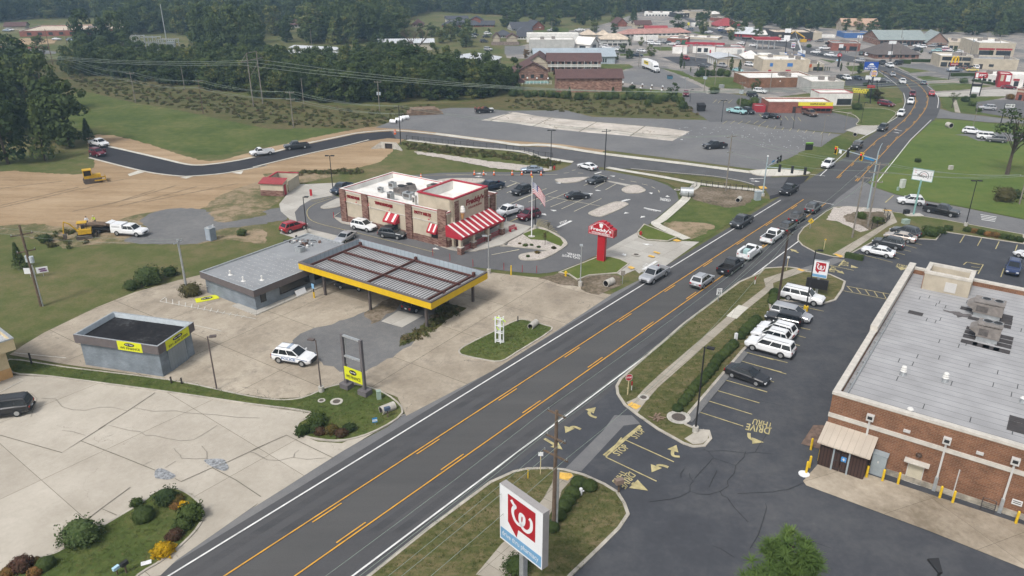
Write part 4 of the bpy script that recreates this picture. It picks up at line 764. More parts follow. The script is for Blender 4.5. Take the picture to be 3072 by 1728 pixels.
 # semi truck
Pp=pts("3:1335,660 1450,705");d=Pp[1]-Pp[0]
st=thing('semi_truck','white semi truck with a yellow panel on its long trailer','truck',((Pp[0]+Pp[1])/2).to_tuple(),math.atan2(d.y,d.x))
mb=MB();mb.box((-2.4,0,2.55),(11,2.5,2.75),M('trailer white',(.7,.7,.7),.5,.05));tr=mb.build('trailer',st)
for s in(-1,1):
 mb=MB();mb.box((-2.6,s*1.26,2.9),(5.2,.03,1.3),M('yellow panel',(.68,.52,.03),.5,.05))
 mb.box((-2.6,s*1.28,3.0),(4.2,.012,.5),M('dark print',(.2,.17,.03),.6,.5,1.5))
 mb.build('panel',tr)
mb=MB();loft(mb,[ring(3.4,.9,3.4,1.2),ring(4.3,.9,3.75,1.2),ring(5.3,.9,3.3,1.18),ring(5.7,.9,2.1,1.1),ring(7.3,.8,1.85,.95),ring(7.5,.7,1.3,.9)],PAINT['white']);cab=mb.build('cab',st)
mb=MB();mb.quad((5.72,-1.0,2.15),(5.72,1.0,2.15),(5.36,.95,3.05),(5.36,-.95,3.05),GLASS);mb.build('windshield',st)
mb=MB();mb.box((7.5,0,1.2),(.08,1.2,.7),RIM);mb.build('grille',st)
mb=MB();mb.box((1,0,.85),(12,1.0,.3),TRIM);mb.build('chassis',st)
for x in(-6.8,-5.6,2.6,3.8,6.6):
 for s in(-1,1):
  mb=MB();mb.tube([(x,s*.75,.52),(x,s*1.22,.52)],.52,TYRE,12);o=mb.build('wheel',st)
  mb=MB();mb.tube([(x,s*1.2,.52),(x,s*1.24,.52)],.26,RIM,8);mb.build('rim',o)
  # flat bed work truck
fb=vehicle('single_cab_truck','black',"2:2160,1095 2300,1088",'dark flat bed work truck with a white cab on the old lot',None);fb.name='work_truck'
mb=MB();mb.box((-1.4,0,1.25),(2.8,2.1,.12),TRIM)
for k in range(5):mb.box((-2.6+k*.6,(-1)**k*.6,1.5),(.5,.5,.5),M('tool clutter',(.2,.08,.06),.8,.4,3))
mb.build('flat_bed',fb)
mb=MB();mb.box((2.2,0,1.2),(1.1,1.9,.12),PAINT['white']);mb.build('hood',fb)
# motorbike
p=pts("4:225,1208")[0]
mo=thing('motorbike','dark motorbike standing alone in the waffle restaurant lot','motorbike',p,R(70))
for x in(-.75,.75):
 mb=MB();mb.tube([(x,-.08,.34),(x,.08,.34)],.34,TYRE,12);mb.build('wheel',mo)
mb=MB();mb.tube([(-.8,0,.8),(-.2,0,.75),(.35,0,.95),(.6,0,.8),(.75,0,.34)],.14,PAINT['black'],6);mb.box((0,0,.5),(.5,.3,.4),RIM);mb.build('body',mo)
mb=MB();mb.tube([(.5,-.4,1.1),(.55,0,1.0),(.5,.4,1.1)],.03,TRIM,5);mb.build('handlebar',mo)
# BUILDINGS
def Cm(n,c,**k):return M(n,c,k.pop('rough',.8),k.pop('var',.12),k.pop('scale',.5),**k)
STUCCO=Cm('cream stucco',(.46,.4,.31));TANW=Cm('tan siding',(.42,.37,.29));GREYW=Cm('grey siding',(.4,.4,.38));WHITEW=Cm('white painted wall',(.66,.65,.62))
BRICK=brickmat('brown brick',(.165,.078,.043),(.235,.108,.058),(.27,.2,.15),.45,.16)
MBRICK=brickmat('mottled brick',(.16,.075,.055),(.36,.22,.17),(.3,.24,.2),.7,.28)
RBRICK=brickmat('red brick',(.22,.07,.05),(.28,.1,.07),(.3,.2,.17),.5,.2)
STONE=brickmat('ledge stone',(.13,.06,.05),(.31,.2,.16),(.16,.1,.08),.55,.16)
BLOCK=brickmat('blue grey painted block',(.19,.22,.25),(.225,.255,.285),(.17,.195,.22),.42,.2)
SHING=ribbed('brown shingle',(.11,.066,.062),.5,R(90),.85,.9,spec=.15);DSHING=ribbed('dark shingle',(.075,.078,.09),.5,R(90),.85,.9,spec=.15)
METALR=ribbed('pale metal roof',(.52,.54,.56),.9,0,.8,.5);GRNMETAL=ribbed('grey green metal roof',(.27,.31,.3),.8,0,.8,.5);BLUEMETAL=ribbed('blue grey metal',(.33,.38,.42),.8,0,.85,.5,vertical=True)
WROOF=Cm('white membrane roof',(.68,.66,.62),var=.15);TROOF=Cm('tan membrane roof',(.5,.42,.33),var=.2);GROOF=Cm('grey flat roof',(.25,.25,.25),var=.25);REDROOF=ribbed('red metal roof',(.3,.05,.055),.6,0,.8,.6);PINKROOF=Cm('faded red roof',(.36,.2,.17),var=.2)
WINM=M('window glass',(.03,.035,.04),.15,.3,.4,spec=.6);FRAME=M('pale frame',(.5,.49,.47),.6,.05)
DARKM=M('dark frame',(.035,.03,.03),.6,.1);REDT=M('red trim',(.34,.022,.04),.55,.08);COPE=M('stone coping',(.5,.47,.42),.8,.12)
GALV=M('galvanised steel',(.4,.42,.43),.45,.15,3,metal=.5);DOORM=M('tan steel door',(.47,.43,.33),.6,.08);GDOOR=ribbed('white roller door',(.66,.66,.65),.4,R(90),.8,.6)
UNIT=M('unit casing',(.2,.18,.165),.6,.2,2)
def frame_of(s):
 A,Bq=pts(s)[:2];d=Bq-A;return A,math.atan2(d.y,d.x),d.length
def walls(root,x0,y0,x1,y1,h,mat,z0=0,name='wall',th=.25,roof=None,par=.5,cope=None,cw=.12,inner=None):
 """flat roofed block: outer walls with a parapet, roof deck below it, coping on top"""
 mb=MB();o=[(x0,y0),(x1,y0),(x1,y1),(x0,y1)];i=[(x0+th,y0+th),(x1-th,y0+th),(x1-th,y1-th),(x0+th,y1-th)]
 v=[(*p,z0)for p in o]+[(*p,h)for p in o]+[(*p,h)for p in i]+[(*p,h-par-.05)for p in i]
 f=[]
 for k in range(4):
  j=(k+1)%4;mb.add([v[q]for q in(k,j,4+j,4+k,8+j,8+k)],[(0,1,2,3),(3,2,4,5)],mat);mb.add([v[q]for q in(8+k,8+j,12+j,12+k)],[(0,1,2,3)],inner or mat)
 w=mb.build(name,root)
 mb=MB();mb.add([(*p,h-par)for p in i],[(0,1,2,3)],roof or GROOF);mb.build('roof',root)
 if cope:
  mb=MB();e=.06
  for a,b2 in(((x0-e,y0-e),(x1+e,y0+th)),((x0-e,y1-th),(x1+e,y1+e)),((x0-e,y0+th),(x0+th,y1-th)),((x1-th,y0+th),(x1+e,y1-th))):
   mb.box(((a[0]+b2[0])/2,(a[1]+b2[1])/2,h+cw/2),(b2[0]-a[0]+.02,b2[1]-a[1],cw+.01),cope)
  mb.build('coping',root)
 return w
def pitched(root,x0,y0,x1,y1,h,hr,wall,roof,kind='gable',axis='x',ov=.45,gw=None):
 mb=MB();xm,ym=(x0+x1)/2,(y0+y1)/2
 v=[(x0,y0,0),(x1,y0,0),(x1,y1,0),(x0,y1,0),(x0,y0,h),(x1,y0,h),(x1,y1,h),(x0,y1,h)]
 f=[(0,1,5,4),(1,2,6,5),(2,3,7,6),(3,0,4,7)]
 if kind=='gable':
  if axis=='x':v+=[(x0,ym,h+hr),(x1,ym,h+hr)];f+=[(5,6,9),(7,4,8)]
  else:v+=[(xm,y0,h+hr),(xm,y1,h+hr)];f+=[(4,5,8),(6,7,9)]
 mb.add(v,f,wall);mb.build('wall',root)
 a0,b0,a1,b1=x0-ov,y0-ov,x1+ov,y1+ov;dz=ov*hr/max(.1,((y1-y0)if axis=='x' else(x1-x0))/2);t=.18
 if kind=='gable':
  r=[(a0,ym,h+hr),(a1,ym,h+hr)]if axis=='x' else[(xm,b0,h+hr),(xm,b1,h+hr)]
 else:
  k=min((y1-y0),(x1-x0))/2*(.95 if kind=='hip' else .5)
  r=[(a0+k+ov,ym,h+hr),(a1-k-ov,ym,h+hr)]if axis=='x' else[(xm,b0+k+ov,h+hr),(xm,b1-k-ov,h+hr)]
 e=[(a0,b0,h-dz),(a1,b0,h-dz),(a1,b1,h-dz),(a0,b1,h-dz)]
 vs=[(x,y,z+t)for x,y,z in e+r]+[(x,y,z)for x,y,z in e]
 if axis=='x':fs=[(0,1,5,4),(2,3,4,5),(1,2,5),(3,0,4)]
 else:fs=[(0,1,4),(1,2,5,4),(2,3,5),(3,0,4,5)]
 if kind=='gable':fs=[q for q in fs if len(q)==4]
 fs+=[(6,7,1,0),(7,8,2,1),(8,9,3,2),(9,6,0,3)]
 mb=MB();mb.add(vs,fs,roof);return mb.build('roof',root)
def opening(root,name,face,u0,u1,z0,z1,W,D,mat=None,frame=FRAME,sub=True):
 """window or door on face f(ront) r(ight) l(eft) b(ack) of a W x D block"""
 w,h=u1-u0,z1-z0;mat=mat or WINM;uc=(u0+u1)/2;t=.06
 def put(mb,u,z,a,b2,th,m,off):
  if face in 'fb':mb.box((u,-off if face=='f' else D+off,z),(a,th,b2),m)
  else:mb.box(((W+off)if face=='r' else-off,u,z),(th,a,b2),m)
 mb=MB();put(mb,uc,(z0+z1)/2,w,h,.05,mat,.015);p=mb.build(name,root)
 if sub:
  mb=MB();put(mb,uc,z1+t/2,w+2*t,t,.1,frame,.03);put(mb,uc,z0-t/2,w+2*t,t,.14,frame,.04)
  put(mb,u0-t/2,(z0+z1)/2,t,h,.1,frame,.03);put(mb,u1+t/2,(z0+z1)/2,t,h,.1,frame,.03);mb.build('frame',p)
 return p
def bld(name,label,s,D,h,roof='flat',wall=TANW,roofm=None,hr=1.6,axis='x',wins=(),cat='building',group=None,par=.4,cope=None,ov=.45):
 A,ang,W=frame_of(s)
 if h is None:P=px(s);h=height(A,P[2][1])
 r=thing(name,label,cat,A,ang,group)
 if roof=='flat':walls(r,0,0,W,D,h,wall,roof=roofm or GROOF,par=par,cope=cope)
 else:pitched(r,0,0,W,D,h,hr,wall,roofm or SHING,roof,axis,ov)
 for w in wins:
  face,n,a,b2,z0,z1,fill=w[:7];m=w[7]if len(w)>7 else None;nm=w[8]if len(w)>8 else 'window'
  F=W if face in 'fb' else D;st=(b2-a)/n
  for i in range(n):
   u=F*(a+st*(i+.5));hw=F*st*fill/2
   opening(r,nm,face,u-hw,u+hw,z0 if z0>1 else z0*h,z1 if z1>1 else z1*h,W,D,m,sub=False)
 return r,W,h
def L2(A,ang,s,z):
 """survey point on plane z -> local coordinates of a building frame"""
 p=pts(s,z)[0]-A;c,sn=math.cos(ang),math.sin(ang);return(p.x*c+p.y*sn,-p.x*sn+p.y*c)
GA=R(-35.3)
# pharmacy
A=pts("12:730,1100",6.5)[0];A.z=0
ph=thing('pharmacy_building','large brown brick pharmacy with a flat grey roof and pale coping','building',A,GA)
PR=ribbed('rolled roofing',(.33,.33,.335),1.0,R(90),.5,.9,spec=.1,duty=.06)
DP=L2(A,GA,"8:1330,1449",6.5)[1]+9
walls(ph,0,0,34,DP,6.5,BRICK,roof=PR,par=.55,cope=COPE,th=.5,cw=.25)
mb=MB();mb.box((17,-.03,4.35),(34.1,.14,.42),COPE);mb.build('string_course',ph)
mb=MB();mb.box((17,-.02,.3),(34,.12,.6),M('stained base course',(.3,.27,.22),.9,.4,1.2));mb.build('plinth',ph)
y1=L2(A,GA,"12:1080,490",6.5)[1]
mb=MB();mb.box((.2,(y1+DP)/2,6.85),(.75,DP-y1,.7),COPE);mb.build('raised_parapet',ph)
seam=M('seam tar',(.06,.06,.065),.9,.3)
mb=MB()
for k in range(60):
 x,y=random.uniform(2,26),round(random.uniform(3,DP-4))
 mb.box((x,y+.5,5.965),(.07,1.0,.02),seam)
mb.build('roof_seam',ph)
mb=MB();mb.tube([(.95,1,6.1),(.95,y1+8,6.1)],.09,GALV,6)
for k in range(8):mb.tube([(.95,1+k*2.6,6.1),(.7,1+k*2.6,6.2)],.07,GALV,5)
mb.build('roof_edge_pipe',ph)
t0=L2(A,GA,"8:1620,1285",8);t1=L2(A,GA,"8:2030,1250",8);t2=L2(A,GA,"8:1490,1165",8)
tx0,tx1,ty0,ty1=t0[0]+.0,max(t1[0],t0[0]+5),t0[1],t2[1]
tw=walls(ph,tx0,ty0,tx1,ty1,8.0,TANW,z0=5.5,name='tower',roof=PR,par=.7,cope=COPE,th=.4,cw=.3)
mb=MB();mb.box((tx0-.04,(ty0+ty1)/2,6.8),(.08,(ty1-ty0)-.02,1.8),BRICK);mb.build('tower_brickwork',ph)
mb=MB();mb.box((tx0+3.0,ty0-.03,6.8),(1.2,.06,1.2),FRAME);mb.build('access_door',ph)
mat_=M('rubber walkway pad',(.05,.045,.045),.9,.2)
def pad(s,w=1.5,d=.9):
 x,y=L2(A,GA,s,6.0);mb=MB();mb.box((x,y,5.985),(w,d,.03),mat_);mb.build('walkway_pad',ph)
for s in("12:2395,345","12:2390,375","12:2385,405","12:2375,440","12:2395,550","12:2385,590","12:2375,630","12:2360,680","12:2095,475","12:2080,510","12:2065,550","12:2045,600","12:2160,630","12:2255,655","12:2110,375","12:2035,280","12:1530,318","12:1725,40","12:1830,58","12:1940,50","12:2530,1350","12:2520,1400","12:2510,1445"):pad(s)
def rooftop(s,label,w,d,h,fans=2):
 x,y=L2(A,GA,s,6.0);c=ph.matrix_world if False else Matrix.Translation(A)@Matrix.Rotation(GA,4,'Z')
 p=c@Vector((x,y,5.97));r=thing('rooftop_unit',label,'air conditioner',p,GA,'air conditioners on the pharmacy roof')
 mb=MB();mb.box((0,0,.25),(w*.9,d*.9,.5),GALV);mb.build('base',r)
 mb=MB();mb.box((0,0,.5+h*.42),(w,d,h*.84),UNIT);mb.box((-w*.2,-d/2-.02,.5+h*.4),(w*.4,.04,h*.5),M('unit panel',(.1,.09,.085),.7,.3,3));mb.build('casing',r)
 mb=MB();mb.box((0,0,.5+h*.95),(w+.1,d+.1,h*.08),UNIT);top=mb.build('cover',r)
 for k in range(fans):
  mb=MB();disc(mb,(w*.28-k*w*.42,d*.2,.5+h*1.0),(.45,0,0),(0,.45,0),TRIM,14,.012);disc(mb,(w*.28-k*w*.42,d*.2,.5+h),(.5,0,0),(0,.5,0),GALV,14,.016,.86);mb.build('fan',r)
 mb=MB();mb.add([(-w/2,-d/2,.8),(-w/2,d/2,.8),(-w/2-.7,d/2,1.2),(-w/2-.7,-d/2,1.2),(-w/2,-d/2,1.7),(-w/2,d/2,1.7)],[(0,1,2,3),(3,2,5,4),(0,3,4),(1,5,2)],UNIT);mb.build('hood',r)
rooftop("12:2215,345",'brown air conditioner with a soot stain beside it, further of two',2.9,1.9,1.4)
rooftop("12:2215,575",'pale topped air conditioner ringed by black mats, nearer of two',2.2,1.7,1.5)
def vent(s,label,big=True):
 x,y=L2(A,GA,s,6.0);p=Matrix.Translation(A)@Matrix.Rotation(GA,4,'Z')@Vector((x,y,5.96))
 r=thing('roof_vent',label,'roof vent',p,GA,'vents on the pharmacy roof')
 mb=MB();mb.cyl((0,0,0),.3,.5,GALV,12,.2);mb.build('base',r)
 for k in range(3 if big else 1):
  mb=MB();mb.cyl((0,0,.45+k*.2),.3-.03*k,.12,WHITEW,12,.2);mb.build('cap',r)
vent("12:1405,915",'white ringed roof vent, left one of the pair');vent("12:1810,980",'white ringed roof vent, right one of the pair');vent("12:1470,1285",'slim white roof vent near the brick edge',False);vent("12:2565,1180",'white roof vent at the photo edge',False)
mb=MB();P0=L2(A,GA,"12:1960,330",6.0)
rs=[(P0[0]+math.cos(k)*random.uniform(.4,1.3)*1.5,P0[1]+math.sin(k)*random.uniform(.4,1.3)*.9,5.975)for k in[i*.35 for i in range(18)]]
mb.add(rs,[tuple(range(18))],M('soot stain',(.11,.1,.1),.95,.4,1.2));mb.build('soot_stain',ph)
def wallx(s,z):return L2(A,GA,s,z)[0]
for s,zt in(("16:1700,630",5.2),("16:2330,865",5.2),("12:1075,1449",5.2)):
 x=wallx(s,.0)if s[:2]=='16' else wallx("12:1090,1340",5.2)
 mb=MB();mb.box((x,-.12,2.6),(.16,.14,5.2),FRAME);mb.box((x,-.13,.75),(.28,.2,1.5),GALV);dn=mb.build('downspout',ph)
 mb=MB();mb.box((x,-.2,5.35),(.62,.36,.6),FRAME);mb.box((x,-.385,5.38),(.4,.02,.3),TRIM);mb.build('scupper_box',dn)
x=wallx("16:1490,560",0);opening(ph,'door','f',x-.6,x+.6,.05,2.2,34,DP,DOORM)
mb=MB();mb.box((x,-.35,2.4),(2.0,.7,.12),COPE);mb.build('door_hood',ph)
mb=MB();mb.ball((x+.0,-.15,3.1),.28,M('bronze lamp',(.06,.04,.03),.5,.1),10,6,zs=.7);mb.build('wall_lamp',ph)
for s in("16:1455,25","16:2155,245"):
 x=wallx(s,5.0);mb=MB();mb.box((x,-.1,5.05),(.55,.2,.22),FRAME);mb.build('flood_lamp',ph)
x=wallx("16:2500,790",1.4);mb=MB();mb.box((x,-.05,1.5),(.75,.05,.5),WHITE);mb.build('wall_sign',ph)
mb=MB();[mb.box((x,-.08,1.6-k*.17),(.6,.012,.07),TRIM)for k in range(2)];mb.build('notice_lines',ph)
mb=MB();x=wallx("16:1905,600",0);mb.tube([(x,-.1,0),(x,-.1,2.9)],.05,FRAME,6);mb.build('pipe',ph)
c=Matrix.Translation(A)@Matrix.Rotation(GA,4,'Z')
def atwall(s,z=0,dy=0):x,y=L2(A,GA,s,z);return c@Vector((x,y if dy is None else dy,0))
x,y=L2(A,GA,"16:2220,800",0)
rk=thing('steel_rack','dark open steel rack leaning on the brick wall','rack',c@Vector((x,-.7,GZ)),GA)
for k in(-.5,.5):
 mb=MB();mb.tube([(k,0,0),(k,.4,1.0)],.035,DARKM,5);mb.build('side_rail',rk)
for k in range(4):mb=MB();mb.tube([(-.5,k*.13,.05+k*.32),(.5,k*.13,.05+k*.32)],.03,DARKM,5);mb.build('bar',rk)
x=wallx("16:1160,440",0)
ec=thing('electric_cabinet','grey steel electric cabinet beside the brown enclosure','cabinet',c@Vector((x,-.45,0)),GA)
CABM=M('cabinet grey',(.28,.32,.34),.5,.08)
mb=MB();mb.box((0,0,1.1),(1.2,.7,2.2),CABM);mb.box((0,0,2.24),(1.3,.8,.08),CABM);mb.build('casing',ec)
for k in(-.29,.29):mb=MB();mb.box((k,-.36,1.1),(.54,.03,2.0),CABM);o=mb.build('door',ec)
mb=MB();mb.box((-.05,-.385,1.5),(.12,.02,.2),WHITE);mb.build('label',ec)
x0,x1=wallx("16:610,320",0),wallx("16:1040,465",0)
en=thing('waste_enclosure','brown slatted waste enclosure with a tan sloping metal roof','enclosure',c@Vector((x0,-2.2,0)),GA)
Wn=x1-x0;BRN=ribbed('brown slats',(.05,.027,.022),.28,0,.45,.7,vertical=True,duty=.3)
mb=MB();mb.box((.6,0,1.15),(1.2,.08,2.2),BRN);mb.box((Wn-.7,0,1.15),(1.4,.08,2.2),BRN);mb.box((Wn,1.1,1.15),(.08,2.1,2.2),BRN);mb.box((0,1.1,1.15),(.08,2.1,2.2),BRN);mb.build('side_panel',en)
for k in(0,1):
 w=(Wn-2.6)/2;mb=MB();mb.box((1.2+w*(k+.5),-.02,1.2),(w-.06,.08,2.15),BRN);g_=mb.build('gate',en)
 for z in(.35,1.2,2.05):mb=MB();mb.box((1.2+w*(k+.5),-.075,z),(w-.2,.03,.09),DARKM);mb.build('rail',g_)
for xx in(1.2,Wn-1.4):mb=MB();mb.box((xx,-.1,1.35),(.14,.14,2.7),CABM);mb.build('post',en)
mb=MB();mb.add([(-.3,-.5,2.75),(Wn+.3,-.5,2.75),(Wn+.3,2.2,3.5),(-.3,2.2,3.5),(-.3,-.5,2.63),(Wn+.3,-.5,2.63),(Wn+.3,2.2,3.38),(-.3,2.2,3.38)],[(0,1,2,3),(4,5,1,0),(5,6,2,1),(7,4,0,3),(7,6,5,4)],ribbed('tan standing seam',(.46,.4,.33),.55,0,.75,.6,duty=.1));mb.build('roof',en)
mb=MB();mb.box((1.2+(Wn-2.6)*.68,-.09,1.55),(.45,.03,.5),M('blue notice',(.05,.22,.5),.5,0));letters(mb,'+',(1.05+(Wn-2.6)*.68,-.11,1.4),(.3,0,0),(0,0,.3),WHITE,.004,.03);mb.build('notice',en)
# grey shop with the fuel canopy
A=pts("10:0,105",3.3)[0];A.z=0;SA=R(-34.9)
tl=L2(A,SA,"5:1925,1270",3.3);fr=L2(A,SA,"6:540,910",3.3);fr2=L2(A,SA,"6:860,1000",3.3)
sh=thing('corner_shop','low blue grey painted shop with a flat ribbed roof and brown fascia','building',A,SA)
X0,Y1=tl[0],max(fr[1],fr2[1])+.2
FASC=M('taupe fascia',(.115,.1,.1),.7,.08)
SR=ribbed('shop deck roof',(.27,.28,.29),.32,R(0),.72,.7,duty=.22)
mb=MB();mb.box((X0/2-.1,Y1/2,1.25),(-X0-.9,Y1-.9,2.5),BLOCK);mb.build('wall',sh)
mb=MB();e=.12
o=[(X0,0),(0,0),(0,Y1),(X0,Y1)];i2=[(X0+.25,.25),(-.25,.25),(-.25,Y1-.25),(X0+.25,Y1-.25)]
v=[(*p,2.35)for p in o]+[(*p,3.3)for p in o]+[(*p,3.3)for p in i2]+[(*p,3.08)for p in i2]+[(X0+.6,.6,2.36),(-.6,.6,2.36),(-.6,Y1-.6,2.36),(X0+.6,Y1-.6,2.36)]
for k in range(4):
 j=(k+1)%4;mb.add([v[k],v[j],v[4+j],v[4+k]],[(0,1,2,3)],FASC);mb.add([v[4+k],v[4+j],v[8+j],v[8+k]],[(0,1,2,3)],GALV);mb.add([v[8+k],v[8+j],v[12+j],v[12+k]],[(0,1,2,3)],GALV);mb.add([v[j],v[k],v[16+k],v[16+j]],[(0,1,2,3)],FASC)
mb.build('fascia',sh)
mb=MB();mb.add([v[12+k]for k in range(4)],[(0,1,2,3)],SR)
for r_ in range(11):
 for q in range(26):
  if(r_*7+q*3)%11<7 and q+r_>4:mb.box((X0+1.2+q*.36,1.2+r_*.95,3.09),(.11,.09,.025),FRAME)
mb.build('roof',sh)
for k,(u,w_)in enumerate(((.9,.9),(4.1,5.2),(10.2,3.2))):opening(sh,'window','r',u+.45-.0,u+w_+.3,1.05,2.1,-.55,Y1,WINM,DARKM)
mb=MB();mb.box((-2,Y1/2,.1),(5,Y1+1,.2),DRIVE);mb.build('kerb_walk',sh)
def onroof(s,label,name,cat,w,d,h,mat,z=3.1):
 x,y=L2(A,SA,s,z);p=Matrix.Translation(A)@Matrix.Rotation(SA,4,'Z')@Vector((x,y,z-.02))
 r=thing(name,label,cat,p,SA);mb=MB();mb.box((0,0,h/2),(w,d,h),mat);mb.build('casing',r)
 mb=MB();mb.box((0,0,h+.04),(w*1.04,d*1.04,.08),GALV);disc(mb,(0,0,h+.08),(min(w,d)*.36,0,0),(0,min(w,d)*.36,0),TRIM,12,.01);mb.build('cover',r);return r
onroof("6:455,1075",'square grey unit lying on the shop roof beside the canopy','rooftop_unit','air conditioner',1.2,1.0,.7,GALV)
onroof("6:500,1015",'small brown box on the shop roof','rooftop_unit','air conditioner',.7,.6,.6,M('rusty casing',(.16,.1,.08),.8,.3,3))
sc_=MB();x,y=L2(A,SA,"6:500,1000",3.1);rr=random.Random(3)
jk=thing('roof_debris','heap of broken vent parts scattered on the shop roof','debris',Matrix.Translation(A)@Matrix.Rotation(SA,4,'Z')@Vector((x,y,3.06)),SA)
for k in range(34):
 mb=MB()if k==0 else mb
 sc_.box((rr.uniform(-3.4,2.2),rr.uniform(-1.2,1.6),.14),(rr.uniform(.15,.6),rr.uniform(.1,.45),rr.uniform(.08,.4)),(GALV,DARKM,WHITEW,M('rusty casing',(.16,.1,.08)))[k%4],rr.uniform(0,3))
sc_.build('scrap',jk)
for s,lb in(("5:2530,1350",'white pipe vent on the ribbed shop roof, nearest the canopy'),("5:2350,1360",'low white vent on the ribbed shop roof, middle one'),("5:2225,1300",'white vent on the ribbed shop roof, nearest the left edge')):
 x,y=L2(A,SA,s,3.1);r=thing('roof_vent',lb,'roof vent',Matrix.Translation(A)@Matrix.Rotation(SA,4,'Z')@Vector((x,y,3.07)),SA)
 mb=MB();mb.cyl((0,0,0),.35,.06,WHITEW,10,.2);mb.build('base',r)
 mb=MB();mb.cyl((0,0,.05),.09,.45,WHITEW,8);mb.ball((0,0,.55),.14,WHITEW,8,5);mb.build('pipe',r)
ZT,ZB=4.45,3.4
A=pts("6:432,1178",ZT)[0];A.z=0;F_=pts("10:1690,205",ZT)[0];CA=math.atan2(F_.y-A.y,F_.x-A.x)
cn=thing('fuel_canopy','old fuel canopy with a yellow fascia and rusty beams on corrugated deck','canopy',A,CA)
CW=(F_-A).length;CD=(L2(A,CA,"6:2250,1262",ZT)[1]+L2(A,CA,"6:1035,952",ZT)[1])/2
YF=M('canopy yellow',(.62,.4,.008),.5,.06);RUST=M('rusty beam',(.09,.035,.028),.85,.25,3)
mb=MB();o=[(0,0),(CW,0),(CW,CD),(0,CD)];n_=.3;i2=[(n_,n_),(CW-n_,n_),(CW-n_,CD-n_),(n_,CD-n_)]
for k in range(4):
 j=(k+1)%4
 mb.add([(*o[k],ZB),(*o[j],ZB),(*o[j],ZT-.2),(*o[k],ZT-.2)],[(0,1,2,3)],YF)
 mb.add([(*o[k],ZT-.2),(*o[j],ZT-.2),(*o[j],ZT),(*o[k],ZT)],[(0,1,2,3)],FASC)
 mb.add([(*o[k],ZT),(*o[j],ZT),(*i2[j],ZT),(*i2[k],ZT)],[(0,1,2,3)],FASC)
 mb.add([(*i2[k],ZT),(*i2[j],ZT),(*i2[j],ZB),(*i2[k],ZB)],[(0,1,2,3)],BLUEMETAL)
mb.build('fascia',cn)
mb=MB();mb.add([(*p,ZB+.02)for p in i2],[(0,1,2,3)],ribbed('corrugated deck',(.42,.42,.42),.5,R(0),.16,.6,metal=.2,duty=.4))
mb.add([(*p,ZB)for p in reversed(o)],[(0,1,2,3)],M('canopy soffit',(.35,.34,.32),.8,.1));mb.build('deck',cn)
for k in range(4):
 y=CD*(.1+.27*k);mb=MB();mb.box((CW/2-.2,y,ZB+.3),(CW-2.2,.14,.22),RUST);mb.box((CW/2-.2,y,ZB+.42),(CW-2.2,.3,.03),RUST);mb.build('beam',cn)
for x in(.045,.5,.93):
 mb=MB();mb.box((CW*x,CD/2,ZB+.42),(.18,CD-1.2,.3),RUST);mb.box((CW*x,CD-.9,ZB+.6),(.35,.35,.5),RUST);mb.build('girder',cn)
for x,y in((.52,.08),(.93,.08),(.93,.9),(.52,.9),(.16,.08)):
 mb=MB();mb.box((CW*x,CD*y,ZB/2),(.3,.3,ZB),M('dark steel post',(.09,.075,.07),.7,.15));mb.build('column',cn)
 # small grey block with banners
A,FA,FW=frame_of("9:830,822 1580,938");FH=4.1
FD=(pts("9:1862,712")[0]-pts("9:1580,938")[0]).length
fb_=thing('small_office','small blue grey block office with a black roof and two yellow banners','building',A,FA)
mb=MB();mb.box((FW/2,FD/2,1.6),(FW,FD,3.2),BLOCK);mb.build('wall',fb_)
q=.35;o=[(-q,-q),(FW+q,-q),(FW+q,FD+q),(-q,FD+q)];i2=[(-q+.22,-q+.22),(FW+q-.22,-q+.22),(FW+q-.22,FD+q-.22),(-q+.22,FD+q-.22)]
mb=MB()
for k in range(4):
 j=(k+1)%4
 mb.add([(*o[k],3.05),(*o[j],3.05),(*o[j],FH),(*o[k],FH)],[(0,1,2,3)],FASC)
 mb.add([(*o[k],FH),(*o[j],FH),(*i2[j],FH),(*i2[k],FH)],[(0,1,2,3)],GALV)
 mb.add([(*i2[k],FH),(*i2[j],FH),(*i2[j],3.3),(*i2[k],3.3)],[(0,1,2,3)],M('parapet lining',(.5,.55,.58),.6,.1))
mb.add([(*p,3.05)for p in reversed(o)],[(0,1,2,3)],FASC);mb.build('fascia',fb_)
mb=MB();mb.add([(*p,3.45)for p in i2],[(0,1,2,3)],layered('tar roof',[(.35,(.01,.01,.012)),(.55,(.022,.022,.024)),(.66,(.07,.07,.072))],[(.3,1,(1,1,1)),(2,.7,(1,1,1))],bump=.1));mb.build('roof',fb_)
opening(fb_,'garage_door','r',FD*.24,FD*.78,.05,2.9,FW,FD,ribbed('grey roller door',(.24,.27,.29),.5,R(90),.85,.6),BLOCK)
LIME=M('yellow banner',(.6,.62,.02),.55,.04);BLK=M('banner black',(.012,.012,.012),.6,0)
def banner(root,x,y,z,ux,h,second,oval='Car City',parent_name='banner'):
 """yellow banner: black oval with the shop name above a line of text"""
 ux=Vector(ux);uz=Vector((0,0,h));o=Vector((x,y,z));mb=MB();n=ux.cross(uz).normalized()
 mb.add([o,o+ux,o+ux+uz,o+uz,o-n*.05,o+ux-n*.05,o+ux+uz-n*.05,o+uz-n*.05],[(0,1,2,3),(5,4,7,6),(4,5,1,0),(3,2,6,7),(1,5,6,2),(4,0,3,7)],LIME);b=mb.build(parent_name,root)
 mb=MB();disc(mb,o+ux*.5+uz*.7,ux*.21,uz*.19,BLK,24,.012);letters(mb,oval,o+ux*.35+uz*.62,ux*.3,uz*.16,M('banner white',(.7,.7,.68),.6,0),.018,.03)
 letters(mb,second,o+ux*.09+uz*.17,ux*.82,uz*.26,BLK,.012,.02);mb.build('lettering',b)
